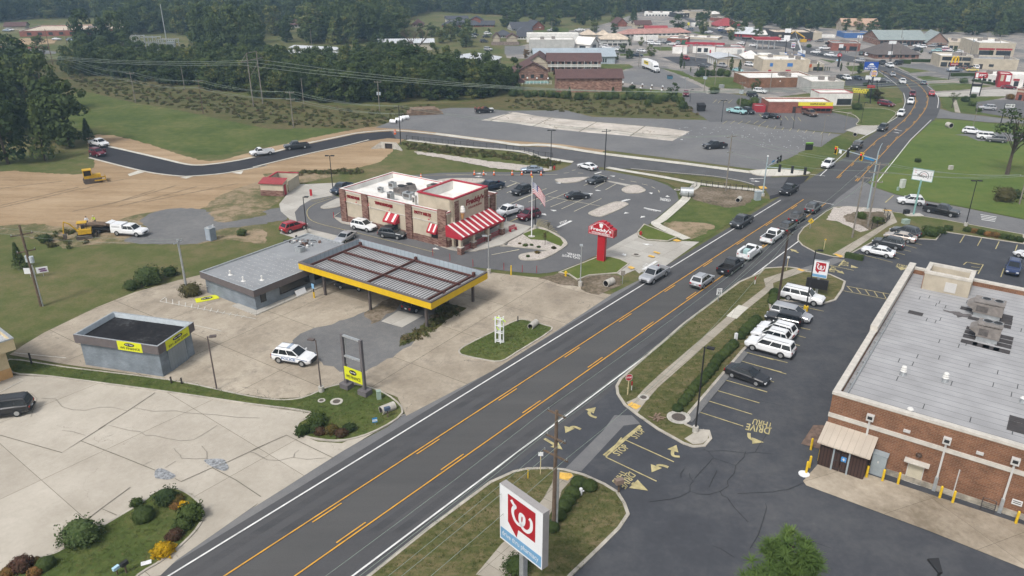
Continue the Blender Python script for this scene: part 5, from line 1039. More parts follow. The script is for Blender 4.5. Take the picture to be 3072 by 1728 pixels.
P0,P1=L2(A,FA,"9:1195,560",3.9)[0],L2(A,FA,"9:1425,585",3.9)[0]
banner(fb_,P0,-q-.02,3.0,(P1-P0+.2,0,0),1.12,'WE FINANCE')
banner(fb_,FW+q+.02,FD*.16,2.9,(0,FD*.72,0),1.15,'501-858-2700')
# cream building cut by the left edge
A=pts("9:125,940")[0]
cb=thing('cream_building','cream building with an orange base band cut by the left edge','building',A,R(50))
mb=MB();mb.box((-8,4,1.9),(16,8,3.8),M('cream wall',(.55,.45,.28),.8,.08));mb.build('wall',cb)
mb=MB();mb.box((-8,4,.6),(16.1,8.1,1.2),M('orange base band',(.5,.3,.13),.8,.1));mb.build('base_band',cb)
walls(cb,-16,-1.1,.8,8.2,4.9,M('cream wall',(.55,.45,.28)),z0=3.6,name='fascia',roof=M('grey roof deck',(.36,.38,.4),.8,.15),par=.5,th=.2,cope=GALV)
opening(cb,'door','f',-3.4,-1.6,.1,2.6,12,8,DARKM,DARKM)
# custard restaurant
A=pts("6:866,782")[0];RA=GA+R(.6);RH=5.9
RW=(pts("6:1890,1040")[0]-A).length;RD=13.4
rs_=thing('restaurant','cream and stone restaurant with red trim and a striped red awning','building',A,RA)
walls(rs_,0,0,RW,RD,RH,STUCCO,roof=WROOF,par=.9,th=.35,cope=None,inner=WHITEW)
mb=MB()
for a,b2 in(((-.12,-.12),(RW+.12,.35)),((-.12,RD-.35),(RW+.12,RD+.12)),((-.12,.35),(.35,RD-.35)),((RW-.35,.35),(RW+.12,RD-.35))):
 mb.box(((a[0]+b2[0])/2,(a[1]+b2[1])/2,RH+.05),(b2[0]-a[0],b2[1]-a[1],.1),REDT)
 mb.box(((a[0]+b2[0])/2,(a[1]+b2[1])/2,RH+.115),(b2[0]-a[0]-.14,b2[1]-a[1]-.14,.04),WHITEW)
 mb.box(((a[0]+b2[0])/2,(a[1]+b2[1])/2,RH-.17),(b2[0]-a[0]-.06,b2[1]-a[1]-.06,.3),COPE)
mb.build('coping',rs_)
for f0,wd in((0,1.35),(.222,1.4),(.638,1.35),(.925,1.75)):
 x=f0*RW;mb=MB();mb.box((x+wd/2,-.05,RH/2+.05),(wd,.5,RH+.1+(.5 if f0>.9 else 0)),STONE);mb.build('stone_pier',rs_)
mb=MB();mb.box((RW/2,-.02,.6),(RW,.2,1.2),STONE);mb.build('stone_base',rs_)
mb=MB();mb.box((RW/2,-.03,3.85),(RW-.1,.12,.14),COPE);mb.build('string_course',rs_)
mb=MB();mb.box((RW+.02,RD/2,.6),(.2,RD,1.2),STONE);mb.build('stone_base',rs_)
DKRED=M('sign red',(.2,.006,.012),.5,0)
for t,f0,f1,z in(('CHICAGO DOGS',.066,.195,4.65),('TRIPLE SUNDAES',.345,.515,4.65),('PATTY MELTS',.715,.862,4.65)):
 mb=MB();letters(mb,t,(f0*RW,-.04,z),((f1-f0)*RW,0,0),(0,0,.55),DKRED,.06,.06);letters(mb,t,(f0*RW+.02,-.04,z),((f1-f0)*RW,0,0),(0,0,.55),DKRED,.03,.06);mb.build('sign_lettering',rs_)
STRW=M('awning white',(.68,.66,.63),.7,.05)
def awning(root,x0,x1,face,z0,z1,out,n,W):
 """striped sloping awning on face f or r; red cloth with white stripes as raised strips"""
 def P(u,o,z):return(u,-o,z)if face=='f' else(W+o,u,z)
 def T(q):return q if face=='f' else q
 mb=MB()
 a,b2,c2,d2=P(x0,.1,z1),P(x1,.1,z1),P(x1,out,z0),P(x0,out,z0)
 e0,e1=P(x1,out,z0-.35),P(x0,out,z0-.35);g0,g1=P(x1,.1,z0-.35),P(x0,.1,z0-.35)
 mb.add([a,b2,c2,d2,e0,e1,g0,g1],[(0,3,2,1),(3,5,4,2),(1,2,4,6),(0,7,5,3),(7,6,4,5)],M('awning red',(.36,.02,.035),.7,.06))
 aw=mb.build('awning',root);mb=MB();L_=x1-x0
 nn=Vector((0,-(z1-z0),0))if face=='f' else Vector((z1-z0,0,0));nn=(nn+Vector((0,0,out))).normalized()*.015
 for k in range(n):
  u0,u1=x0+L_*(k+.36)/n,x0+L_*(k+.68)/n
  q=[Vector(P(u0,.1,z1))+nn,Vector(P(u1,.1,z1))+nn,Vector(P(u1,out,z0))+nn,Vector(P(u0,out,z0))+nn]
  mb.add(q,[(3,2,1,0)],STRW)
 mb.build('stripe',aw)
awning(rs_,.455*RW,.575*RW,'f',2.65,3.75,1.2,2,RW);awning(rs_,.845*RW,.925*RW,'f',2.5,3.6,.9,2,RW)
opening(rs_,'window','f',.505*RW,.55*RW,1.1,2.4,RW,RD,WINM,DARKM);opening(rs_,'door','f',.862*RW,.922*RW,.15,2.5,RW,RD,DARKM,DARKM)
TZ=8.0
c4=[L2(A,RA,s,TZ)for s in("6:1590,505","6:1925,577","6:2272,450","6:1930,395")]
ux0,ux1=c4[0][0],(c4[1][0]+c4[2][0])/2;uy0,uy1=(c4[0][1]+c4[1][1])/2,(c4[2][1]+c4[3][1])/2
walls(rs_,ux0,uy0,ux1,uy1,TZ,STUCCO,z0=5.0,name='tower',roof=WROOF,par=1.5,th=.3,inner=WHITEW)
mb=MB()
for a,b2 in(((ux0-.15,uy0-.15),(ux1+.15,uy0+.3)),((ux0-.15,uy1-.3),(ux1+.15,uy1+.15)),((ux0-.15,uy0+.3),(ux0+.3,uy1-.3)),((ux1-.3,uy0+.3),(ux1+.15,uy1-.3))):
 mb.box(((a[0]+b2[0])/2,(a[1]+b2[1])/2,TZ+.09),(b2[0]-a[0],b2[1]-a[1],.2),REDT)
mb.build('tower_coping',rs_)
mb=MB();mb.box(((RW+ux1)/2+.05,(uy0+uy1)/2,4),(max(.5,ux1-RW+.3),uy1-uy0,7.9),STUCCO);mb.build('tower_front',rs_)
fx=max(ux1,RW+.2)+.02
for y in(uy0+.55,uy1-.5):mb=MB();mb.box((fx,y,3.9),(.4,1.1,7.6),STONE);mb.build('stone_pier',rs_)
mb=MB();mb.box((RW-.5,-.2+RD-1,3),(1.4,1.4,6.1),STONE);mb.build('stone_pier',rs_)
yn0,yn1=uy0+(uy1-uy0)*.36,uy0+(uy1-uy0)*.84
mb=MB();letters(mb,"Freddy's",(fx+.1,yn0-.3,6.0),(0,yn1-yn0+.5,.0),(0,.12,1.3),DKRED,.1,.06);letters(mb,'STEAKBURGERS',(fx+.1,yn0+.3,5.55),(0,(yn1-yn0)*.85,0),(0,0,.36),DKRED,.1,.05);mb.build('sign_lettering',rs_)
yc=uy0+(uy1-uy0)*.2
mb=MB();mb.tube([(fx+.35,yc,4.45),(fx+.35,yc,5.6)],.14,M('waffle cone',(.5,.3,.12),.8,.2,6),10,.36);mb.build('cone_sign',rs_)
mb=MB()
for k,r_ in enumerate((.5,.44,.34)):mb.ball((fx+.35,yc,5.75+k*.32),r_,M('soft ice white',(.72,.7,.66),.6,.03),12,8,zs=.75)
mb.build('ice_cream_sign',rs_)
awning(rs_,uy0-2.2,uy1+.6,'r',2.85,4.3,3.3,9,fx-.1)
mb=MB();mb.box((fx+.0,(uy0+uy1)/2,1.6),(.1,uy1-uy0-2.4,2.2),WINM);mb.build('window',rs_)
for k,y in enumerate((uy0-1.9,uy0+1.3,uy0+5.2,uy1+.3)):
 mb=MB();mb.box((fx+2.75,y,1.9),(.5,.5,1.9),STUCCO);o=mb.build('pillar',rs_)
 mb=MB();mb.box((fx+2.75,y,.6),(.8,.8,1.2),STONE);mb.box((fx+2.75,y,1.23),(.9,.9,.08),COPE);mb.build('base',o)
for a,b2 in((uy0-1.5,uy0+.6),(uy0+1.8,uy0+4.7),(uy0+5.7,uy1-.2)):
 mb=MB()
 for z in(.25,.95):mb.box((fx+2.75,(a+b2)/2,z+.12),(.05,b2-a,.06),REDT)
 for k in range(int((b2-a)/.16)):mb.box((fx+2.75,a+.08+k*.16,.72),(.025,.025,.72),REDT)
 mb.build('railing',rs_)
mb=MB()
for x in(RW*.3,RW*.5,RW*.86,RW*.07,RW*.18):mb.tube([(x,-.05,4.4),(x,-.4,4.75),(x,-.55,4.45)],.03,REDT,5);mb.cyl((x,-.55,4.3),.16,.14,REDT,8,.06)
mb.build('gooseneck_lamp',rs_)
mb=MB();mb.box((-.6,RD*.22,3.0),(1.1,2.2,.12),REDT);mb.build('side_awning',rs_)
RMX=Matrix.Translation(A)@Matrix.Rotation(RA,4,'Z')
def rtop(s,label,w,d,h,mat=UNIT,hood=False,name='rooftop_unit',cat='air conditioner'):
 x,y=L2(A,RA,s,RH-.7);r=thing(name,label,cat,RMX@Vector((x,y,RH-.77)),RA,'equipment on the restaurant roof')
 mb=MB();mb.box((0,0,.1),(w*.9,d*.9,.22),GALV);mb.build('base',r)
 mb=MB()
 if hood:mb.add([(-w/2,-d/2,.2),(w/2,-d/2,.2),(w/2,d/2,.2),(-w/2,d/2,.2),(-w/4,-d/2,h),(w/4,-d/2,h),(w/4,d/2,h),(-w/4,d/2,h)],[(0,1,5,4),(1,2,6,5),(2,3,7,6),(3,0,4,7),(4,5,6,7)],mat)
 else:mb.box((0,0,.2+h/2),(w,d,h),mat)
 mb.build('casing',r)
 mb=MB();disc(mb,(0,0,h+.21),(min(w,d)*.34,0,0),(0,min(w,d)*.34,0),TRIM,12,.02);mb.box((0,-d/2-.01,.2+h*.5),(w*.7,.04,h*.6),M('unit panel',(.1,.09,.085)));mb.build('grille',r)
rtop("6:1430,510",'dark sloping hood unit on the white restaurant roof',2.0,2.4,1.2,UNIT,True);rtop("6:1510,490",'second dark hood unit, right of the first on the restaurant roof',1.8,2.0,1.2,UNIT,True)
rtop("6:1750,500",'boxy brown unit in front of the tower parapet',2.0,1.8,1.2);rtop("6:1345,460",'pale unit near the back parapet of the restaurant',1.2,1.0,.9,GALV);rtop("6:1230,495",'smallest pale box on the restaurant roof',.9,.7,.6,GALV)
rtop("6:1330,580",'tall galvanised exhaust box on the restaurant roof',.9,.9,1.3,GALV,False,'exhaust_fan','exhaust fan');rtop("6:1500,560",'long galvanised duct box on the restaurant roof',1.8,1.2,.9,GALV,False,'exhaust_fan','exhaust fan');rtop("6:1560,620",'slim white exhaust stack by the front edge of the restaurant roof',.6,.6,1.4,WHITEW,False,'exhaust_fan','exhaust fan')
rtop("6:1750,535",'low brown unit beside the tower on the restaurant roof',1.8,1.2,.6)
A,DA,DW=frame_of("6:78,535 300,540")
de=thing('waste_enclosure','cream waste enclosure with stone base and pink red metal roof','enclosure',A,R(-8))
DD=8.0
mb=MB()
for x0,y0,x1,y1 in((0,0,DW,.2),(0,.2,.2,DD),(.2,DD-.2,DW,DD)):mb.box(((x0+x1)/2,(y0+y1)/2,1.3),(x1-x0,y1-y0,2.6),STUCCO)
mb.box((DW-.1,1.2,1.3),(.2,2.0,2.6),STUCCO);mb.build('wall',de)
mb=MB();mb.box((DW/2,.0,.55),(DW+.1,.3,1.1),STONE);mb.build('stone_base',de)
mb=MB();mb.box((DW+.02,5.2,1.2),(.1,5.2,2.2),ribbed('tan gate boards',(.45,.4,.31),.3,R(90),.8,.7));mb.build('gate',de)
mb=MB();mb.add([(-.25,-.3,2.55),(DW+.2,-.3,2.55),(DW+.2,2.3,3.1),(-.25,2.3,3.1),(-.25,-.3,2.42),(DW+.2,-.3,2.42)],[(0,1,2,3),(4,5,1,0)],REDROOF)
for x0,y0,x1,y1 in((-.1,2.3,.3,DD+.1),(.3,DD-.3,DW+.1,DD+.1)):mb.box(((x0+x1)/2,(y0+y1)/2,2.65),(x1-x0,y1-y0,.12),REDT)
mb.build('roof',de)
mb=MB();mb.box((DW+.03,.9,1.1),(.08,.9,2.1),REDT);mb.build('door',de)
# SIGNS, POLES, FENCES, SMALL THINGS
BLACK=M('black steel',(.018,.018,.02),.6,.1);WOOD=M('weathered pole wood',(.12,.085,.06),.9,.25,2);GREYWOOD=M('grey pole wood',(.2,.18,.155),.9,.2,2)
STEELB=M('painted steel post',(.3,.37,.4),.5,.08);CONC=M('precast concrete',(.42,.4,.36),.9,.15,2);SIGNW=M('sign white',(.7,.71,.72),.5,.02)
SRED=M('sign board red',(.36,.012,.022),.45,.03);YEL=M('safety yellow',(.62,.41,.02),.55,.1,3);ORANGE=M('cone orange',(.66,.12,.03),.6,.05)
def mk(parent,name,mat,fn):mb=MB();fn(mb);return mb.build(name,parent)
# street lamps
def lamp(s,label,mat=BLACK,heads=1,ang=0.0,base=True,r=.09,group='car park lamps',bm=None):
 p,h=bt(s);p.z=0;t=thing('street_lamp',label,'street lamp',p,ang,group)
 b=.0
 if base:mk(t,'base',bm or CONC,lambda m:m.cyl((0,0,0),.3,.75,None,10)).data.materials.append(bm or CONC);b=.75
 mk(t,'pole',mat,lambda m:m.tube([(0,0,b),(0,0,h)],r,mat,6,r*.75))
 for k in range(heads):
  d=1 if k==0 else-1
  o=mk(t,'lamp_head',mat,lambda m:(m.box((d*.55,0,h-.02),(.7,.42,.16),mat),m.tube([(0,0,h-.1),(d*.3,0,h-.05)],.04,mat,5)))
  mk(o,'lens',LAMP,lambda m:m.box((d*.55,0,h-.11),(.5,.3,.03),LAMP))
 return t
for a in(("15:1820,65 11:1925,645",'black lamp at the tip of the verge with the round bushes',BLACK,1,R(-25)),("12:465,300 8:580,1060",'black lamp on a yellow base among the parked cars',BLACK,1,R(-20),True,.09,'car park lamps',YEL),("8:2010,835 2130,392",'black twin lamp on the verge of the side street',BLACK,2,R(0)),("6:770,495 735,150",'black twin lamp beside the cream waste enclosure',BLACK,2,0),("6:520,905 490,548",'black lamp behind the red parked car',BLACK,1,0),("6:2275,1290 2240,925",'grey lamp at the lot corner in front of the awning',GALV,1,R(180)),("7:710,1412 722,1030",'grey lamp in the ditch below the red pylon sign',GALV,1,R(90)),("7:275,860 283,550",'black lamp behind the flag',BLACK,1,0),("7:425,290 432,-95",'black twin lamp at the back entrance of the restaurant lot',BLACK,2,0),("9:2095,1060 2040,545",'brown lamp by the small grey office',M('brown steel',(.1,.08,.075),.6,.1),1,R(10),False),("10:660,1085 628,580",'brown lamp between the police car and the frame sign',M('brown steel',(.1,.08,.075)),1,R(160)),("3:1720,895 1733,750",'twin lamp beside the round street bush',GALV,2,0,False,.07),("3:1770,985 1780,865",'short lamp by the black bin',BLACK,1,0,False,.07),("3:2075,1180 2100,970",'twin lamp at the edge of the waffle restaurant lot',BLACK,2,0,False,.08),("4:345,1240 370,1035",'thin lamp in front of the waffle restaurant door',BLACK,1,0,False,.07),("4:615,1410 650,1115",'lamp between the two lots, left of the roadside island',GREYWOOD,1,0,False,.08),("4:845,1260 880,1085",'lamp near the drive of the waffle lot',GREYWOOD,1,0,False,.07),("4:1000,1195 1030,990",'lamp on the round grass island by the bend',BLACK,1,0,False,.07),("4:560,870 590,820",'twin lamp above the white roof of the burger restaurant',BLACK,2,0,False,.06),("f:1580,1200 1720,725",'white headed lamp on the bright lawn by the street',GREYWOOD,1,0,False,.08),("4:1195,840 1235,690",'dark lamp beside the burger sign',BLACK,1,0,False,.07)):
 lamp(*a)
pl=thing('street_lamp','black lamp head at the bottom edge near the pine tree','street lamp',(ground(2820,1712,5.5).x,ground(2820,1712,5.5).y,0),R(95),'car park lamps')
mk(pl,'pole',BLACK,lambda m:m.tube([(0,0,0),(0,0,5.4)],.1,BLACK,8));o=mk(pl,'lamp_head',BLACK,lambda m:(m.add([(-.1,-.14,5.3),(.9,-.42,5.62),(.9,.42,5.62),(-.1,.14,5.3),(-.1,-.14,5.45),(.85,-.38,5.8),(.85,.38,5.8),(-.1,.14,5.45)],[(3,2,1,0),(4,5,6,7),(0,1,5,4),(1,2,6,5),(2,3,7,6),(3,0,4,7)],BLACK)))
# utility poles and wires
POLES={}
def upole(key,s,label,mat=GREYWOOD,arms=((.3,2.4),),r=.15,aang=None,trans=0,group=None,conduit=False):
 p,h=bt(s);p.z=0;t=thing('utility_pole',label,'utility pole',p,0,group)
 mk(t,'pole',mat,lambda m:m.tube([(0,0,0),(0,0,h)],r,mat,7,r*.7))
 POLES[key]=(p,h,[])
 a=R(60)if aang is None else aang
 for dz,w in arms:
  o=mk(t,'crossarm',mat,lambda m:m.box((0,0,h-dz),(w,.12,.14),mat,a))
  for k in(-.45,.45):mk(o,'insulator',GALV,lambda m:m.cyl((k*w*math.cos(a),k*w*math.sin(a),h-dz+.06),.05,.2,GALV,6))
  POLES[key][2].append([(p.x+k*w*math.cos(a),p.y+k*w*math.sin(a),h-dz+.25)for k in(-.45,.45)])
 for k in range(trans):mk(t,'transformer',M('transformer grey',(.42,.47,.5),.5,.1),lambda m:m.cyl((math.cos(k*2.4)*.42,math.sin(k*2.4)*.42,h*.55),.28,.85,M('transformer grey',(0,0,0)),10))
 if conduit:mk(t,'conduit',GALV,lambda m:m.tube([(r+.08,-.05,0),(r+.08,-.05,h*.52)],.09,GALV,6))
 return t
GP='poles crossing the rough pasture'
for a in(('A1',"1:660,716 628,540",'pole at the far end of the rough pasture',GREYWOOD,((.9,2.6),(3,2.6)),.14,R(10),0,GP),('A2',"1:1312,995 1268,690",'pole at the edge of the mown field, second along',GREYWOOD,((.6,2.6),(3,2.6)),.14,R(5),0,GP),('A3',"1:1964,1098 1925,765",'dark based pole in the weeds, third along',WOOD,((.6,2.6),(2.6,2.6)),.14,R(5),0,GP),('A4',"2:390,1237 365,880",'pole at the near edge of the rough pasture, fourth along',GREYWOOD,((.4,2.4),(2.2,2.4)),.15,R(5),0,GP),('A5',"2:1425,1398 1410,1018",'dark pole beside the new side road',BLACK,((.4,2.4),(2.3,2.4)),.13,R(5),0),('A6',"7:945,292 3:965,1245",'dark pole at the back corner of the restaurant lot',BLACK,((.5,2.2),),.13,R(20)),('A7',"7:2115,492 3:2168,1300",'grey pole by the fenced culvert',GREYWOOD,((.4,2.8),(3.5,1.6)),.15,R(30)),('B1',"1:1785,866 1762,640",'bare pole at the foot of the wood',GREYWOOD,(),.13),('B2',"2:487,1002 476,756",'bare pole in front of the dark wood',GREYWOOD,(),.13),('B3',"2:1220,1078 1217,786",'pole carrying a transformer before the wood',GREYWOOD,((.2,2.2),),.14,R(0),2),('C1',"1:512,625 430,280",'tall dark pole near the school street',WOOD,(),.18),('C2',"1:447,602 395,380",'shorter dark pole near the school street',WOOD,(),.16),('C3',"1:650,440 610,270",'dark pole in front of the school',WOOD,(),.15),('C4',"1:1122,352 1080,160",'pale pole left of the substation',GREYWOOD,(),.18),('C5',"1:1612,412 1548,40",'very tall pale mast beside the substation',GALV,(),.3),('D1',"9:398,252 5:205,822",'brown leaning pole with two transformers on the left verge',WOOD,((1.3,2.6),(3.6,2.2)),.2,R(40),2,None,True),('D2',"9:1812,132 5:1738,960",'grey pole with a white canister beside the grey shop',GALV,((.4,1.6),),.18,R(70)),('E1',"15:452,985 11:515,1260",'brown pole with three white crossarms beside the large pharmacy sign',WOOD,((.3,1.7),(2.6,1.9),(4.2,2.4)),.19,R(-40),0,None,True),('E2',"12:195,240 8:282,880",'dark brown pole behind the large white car',M('dark pole wood',(.05,.035,.028),.9,.2),((.3,1.2),),.17,R(-38)),('E3',"8:915,948 1030,345",'grey pole on the grass corner, nearest of the cluster',GREYWOOD,((.3,2.6),),.16,R(-20)),('E4',"8:1062,852 1195,215",'grey pole in the ditch at the junction',GREYWOOD,((.4,3.0),(1.8,3.0),(3.4,2.0)),.16,R(-15)),('E5',"8:2530,620 2640,330",'grey pole near the photo edge on the lawn',GREYWOOD,((.4,2.4),),.15,R(-15)),('F1',"3:1905,890 1925,660",'pole with three canisters on the verge behind the burger lot',GREYWOOD,((.3,1.6),),.15,R(0),3),('F2',"3:2010,825 2025,590",'slim pole among the columnar trees',GREYWOOD,(),.12),('F3',"3:2250,1040 2275,790",'pole with transformers near the dark tree',GREYWOOD,((.3,1.8),),.13,R(0),3),('F4',"4:1650,880 1680,850",'short post by the bend',GREYWOOD,(),.1)):
 upole(*a)
far=(("c:360,1300 385,960",'beside the semi truck lot'),("c:1190,1215 1190,880",'behind the dark columnar trees'),("c:1460,1180 1490,830",'before the white garage'),("c:1825,1150 1830,820",'at the white garage corner'),("c:2060,1390 2095,1000",'before the storage shed'),("c:215,890 220,660",'by the brown roofed motel row'),("c:500,970 510,690",'behind the white wall'),("c:780,970 800,740",'by the brick garage'),("c:425,240 430,165",'at the far wood edge, left one'),("c:460,250 462,165",'at the far wood edge, right one'),("d:440,1400 490,1010",'before the brick flat roofed block'),("d:2100,760 2165,280",'rising through the road into town'),("d:700,700 715,540",'beside the blue arch'),("d:1760,300 1775,130",'behind the burnt store'),("d:1075,660 1110,460",'beside the crane'),("d:2040,1060 2090,720",'right of the ice cream sign'),("e:385,490 440,150",'in front of the long barn roof, first'),("e:370,750 475,340",'at the hipped roof'),("e:790,260 820,150",'behind the long barn roof, middle'),("e:1100,270 1110,160",'behind the long barn roof, third'),("e:1190,285 1220,145",'behind the long barn roof, fourth'),("e:1740,680 1850,210",'with a transformer by the curved gable'),("e:2055,410 2110,210",'behind the right hand shops'),("e:2260,690 2330,270",'before the right hand shops'),("a:1500,300 1500,175",'by the white house with the black roof'),("b:1125,420 1125,270",'by the far red gable'),("2:565,445 550,295",'behind the self storage roofs'))
for i,(s,w)in enumerate(far):upole('Z%d'%i,s,'slim pole '+w,GREYWOOD,((.4,2.4),)if i in(14,16,18,19,20,21,22)else(),.15,R(10),1 if i==21 else 0,'poles in the town')
def hframe():
 p,h=bt("1:2450,1032 2390,515");q,h2=bt("1:2540,1002 2475,510")
 c=(p+q)/2;t=thing('transmission_tower','tall timber H shaped pylon with a braced crossbeam','pylon',c);d=(q-p);d.normalize();w=(q-p).length/2
 for k in(-1,1):mk(t,'leg',GREYWOOD,lambda m:m.tube([d*w*k,d*w*k+Vector((0,0,h))],.2,GREYWOOD,7,.14))
 mk(t,'crossbeam',GREYWOOD,lambda m:(m.tube([d*-w*2.3+Vector((0,0,h-2.2)),d*w*2.3+Vector((0,0,h-2.2))],.14,GREYWOOD,5),m.tube([d*-w+Vector((0,0,h)),d*w+Vector((0,0,h))],.1,GREYWOOD,5)))
 for k in(-1,1):mk(t,'brace',GREYWOOD,lambda m:(m.tube([d*w*k+Vector((0,0,h)),d*w*2.2*k+Vector((0,0,h-2.1))],.07,GREYWOOD,5),m.tube([d*w*k+Vector((0,0,h-3.4)),d*-w*.6*k+Vector((0,0,h-6.5))],.07,GREYWOOD,5)))
 return[c+d*w*k+Vector((0,0,h-3))for k in(-2.2,0,2.2)]
HF=hframe()
WIRE=M('bare wire',(.2,.24,.2),.5,.1)
def sag(a,b,drop,n=10):
 a,b=Vector(a),Vector(b);return[a+(b-a)*(i/n)-Vector((0,0,drop*4*(i/n)*(1-i/n)))for i in range(n+1)]
def line(label,spans,r=.03,group='power lines'):
 c=Vector(spans[0][0]);t=thing('power_line',label,'wires',c,0,group)
 for a,b,dr in spans:mk(t,'wire',WIRE,lambda m:m.tube([Vector(q)-c for q in sag(a,b,dr)],r,WIRE,4,None,False))
def pp(k,arm=0,i=0):
 p,h,arms=POLES[k]
 return arms[arm][i]if arms else(p.x,p.y,h-.1)
for a,b in(('A1','A2'),('A2','A3'),('A3','A4'),('A4','A5')):
 line('sagging wires of the pasture line %s'%{'A1':'over the far weeds','A2':'over the mown field edge','A3':'between the dark based and the near pasture pole','A4':'reaching the pole by the new road'}[a],[(pp(a,m,i),pp(b,m,i),1.0)for m in(0,1)for i in(0,1)],.032)
line('wires from the new road pole past the back of the restaurant lot',[(pp('A5',0,i),pp('A6',0,i),.8)for i in(0,1)],.025)
line('wires to the grey pole by the culvert',[(pp('A6',0,i),pp('A7',0,i),.8)for i in(0,1)],.025)
line('wires over the junction',[(pp('A7',0,i),pp('E4',0,i),1)for i in(0,1)]+[(pp('A7',1,0),pp('E4',1,0),1)],.025)
fl=[HF[k]+Vector((-230+k*6,150-k*12,1))for k in range(3)]
line('high wires running left from the H shaped pylon',[(HF[k],fl[k],6)for k in range(3)],.05)
er=[(130,222-5*k,12)for k in range(3)]
line('high wires running right from the H shaped pylon across the bend',[(HF[k],er[k],6)for k in range(3)],.05)
line('wires along the road between the near brown pole and the dark brown one',[(pp('E1',0,0),pp('E2',0,0),.5),(pp('E1',0,1),pp('E2',0,1),.6),(pp('E1',1,0),pp('E2',0,0),1.2),(pp('E1',2,1),pp('E2',0,1),2.0)],.022)
u0=Vector((-DR.x,-DR.y,0))*52
line('wires along the road running to the bottom edge',[(pp('E1',a_,i),Vector(pp('E1',a_,i))+u0,.6)for a_ in(0,1,2)for i in(0,1)],.022)
line('wires from the dark brown pole to the junction poles',[(pp('E2',0,i),pp('E3',0,i),.5)for i in(0,1)]+[(pp('E3',0,i),pp('E4',0,i),.1)for i in(0,1)]+[(pp('E2',0,0),pp('E4',2,0),.6)],.024)
line('wires from the junction poles over the bright lawn',[(pp('E4',a_,i),pp('E5',0,i),.8)for a_ in(0,1)for i in(0,1)],.03)
line('wires between the two poles left of the grey shop',[(pp('D1',0,i),pp('D2',0,i),.5)for i in(0,1)]+[(pp('D1',0,i),Vector(pp('D1',0,i))+Vector((-40,12,0)),.3)for i in(0,1)],.014)
# signal masts
def signal(m,parent,c,yaw,face=True,yellow=True):
 """three-lamp head hung at c"""
 ca,sa=math.cos(yaw),math.sin(yaw);c=Vector(c)
 if yellow:m0=MB();m0.box(c,(.62,.06,1.45),YEL,yaw+math.pi/2*0)
 o=mk(parent,'traffic_light',BLACK,lambda q:(q.box(c,(.66 if yellow else .5,.05,1.5),YEL if yellow else BLACK,yaw),q.box(c,(.4,.3,1.15),BLACK,yaw)))
 n=Vector((sa,-ca,0))
 if face:
  for k,col in((1,(.8,.03,.02)),(0,(.05,.035,.005)),(-1,(.005,.035,.015))):
   mk(o,'lens',None,lambda q:disc(q,c+n*.17+Vector((0,0,k*.36)),Vector((ca,sa,0))*.14,Vector((0,0,.14)),M('lens %d'%k,col,.3,0,emit=1.2 if k==1 else 0),10))
p,h=bt("8:1058,692 1165,170");mt=thing('signal_mast','steel signal mast with three red traffic lights over the main road','traffic signal',p)
arm=Vector((math.cos(R(163)),math.sin(R(163)),0));hA=h-.4
mk(mt,'pole',STEELB,lambda m:m.tube([(0,0,0),(0,0,h+1.2)],.16,STEELB,8,.1));mk(mt,'base',CONC,lambda m:m.cyl((0,0,0),.45,.6,CONC,10))
e=ground(*px("8:830,90")[0],h);Lm=min(16,max(9,(Vector((e.x,e.y,0))-p).length));arm=(Vector((e.x,e.y,0))-p).normalized()
mk(mt,'mast_arm',STEELB,lambda m:m.tube([(0,0,hA),arm*Lm*.5+Vector((0,0,hA+.2)),arm*Lm+Vector((0,0,hA+.3))],.11,STEELB,7,.06))
yaw=math.atan2(arm.y,arm.x)+math.pi
for f,ye in((.98,True),(.68,False),(.36,True)):signal(None,mt,arm*Lm*f+Vector((0,0,hA-.1)),yaw,ye,ye)
sb=mk(mt,'street_name_sign',None,lambda m:(m.box(arm*Lm*.17+Vector((0,0,hA-.15)),(2.0,.04,.42),M('street sign blue',(.02,.2,.45),.4,0),yaw),m.box(arm*Lm*.87+Vector((0,0,hA-.1)),(.6,.04,.75),SIGNW,yaw)))
mk(mt,'lamp_arm',STEELB,lambda m:m.tube([(0,0,h+.9),(.5,.6,h+2.0),(1.0,1.2,h+2.3)],.05,STEELB,5))
p,h=bt("8:50,540 105,160");m2=thing('signal_mast','steel signal mast seen from behind at the white kerb corner','traffic signal',p)
mk(m2,'pole',STEELB,lambda m:m.tube([(0,0,0),(0,0,h)],.15,STEELB,8,.1));mk(m2,'base',CONC,lambda m:m.cyl((0,0,0),.4,.5,CONC,10))
hB=h*.74;tip=ground(*px("8:470,300")[0],hB)-p;tip.z=0;tip2=ground(*px("8:225,180")[0],hB)-p;tip2.z=0
for tv,nm,fs in((tip,'mast_arm',(.34,.66,.98)),(tip2,'mast_arm',(.8,1.0))):
 mk(m2,nm,STEELB,lambda m:m.tube([(0,0,hB),tv+Vector((0,0,hB+.2))],.09,STEELB,6,.05))
 for f in fs:signal(None,m2,tv*f+Vector((0,0,hB)),math.atan2(tv.y,tv.x),False,False)
mk(m2,'street_name_sign',None,lambda m:m.box(tip2*.45+Vector((0,0,hB+.3)),(1.6,.04,.36),M('street sign blue',(0,0,0)),math.atan2(tip2.y,tip2.x)))
mk(m2,'camera',SIGNW,lambda m:m.box((0,0,h+.1),(.25,.25,.25),SIGNW))
WINEP=M('wine print',(.16,.02,.08),.5,.2)
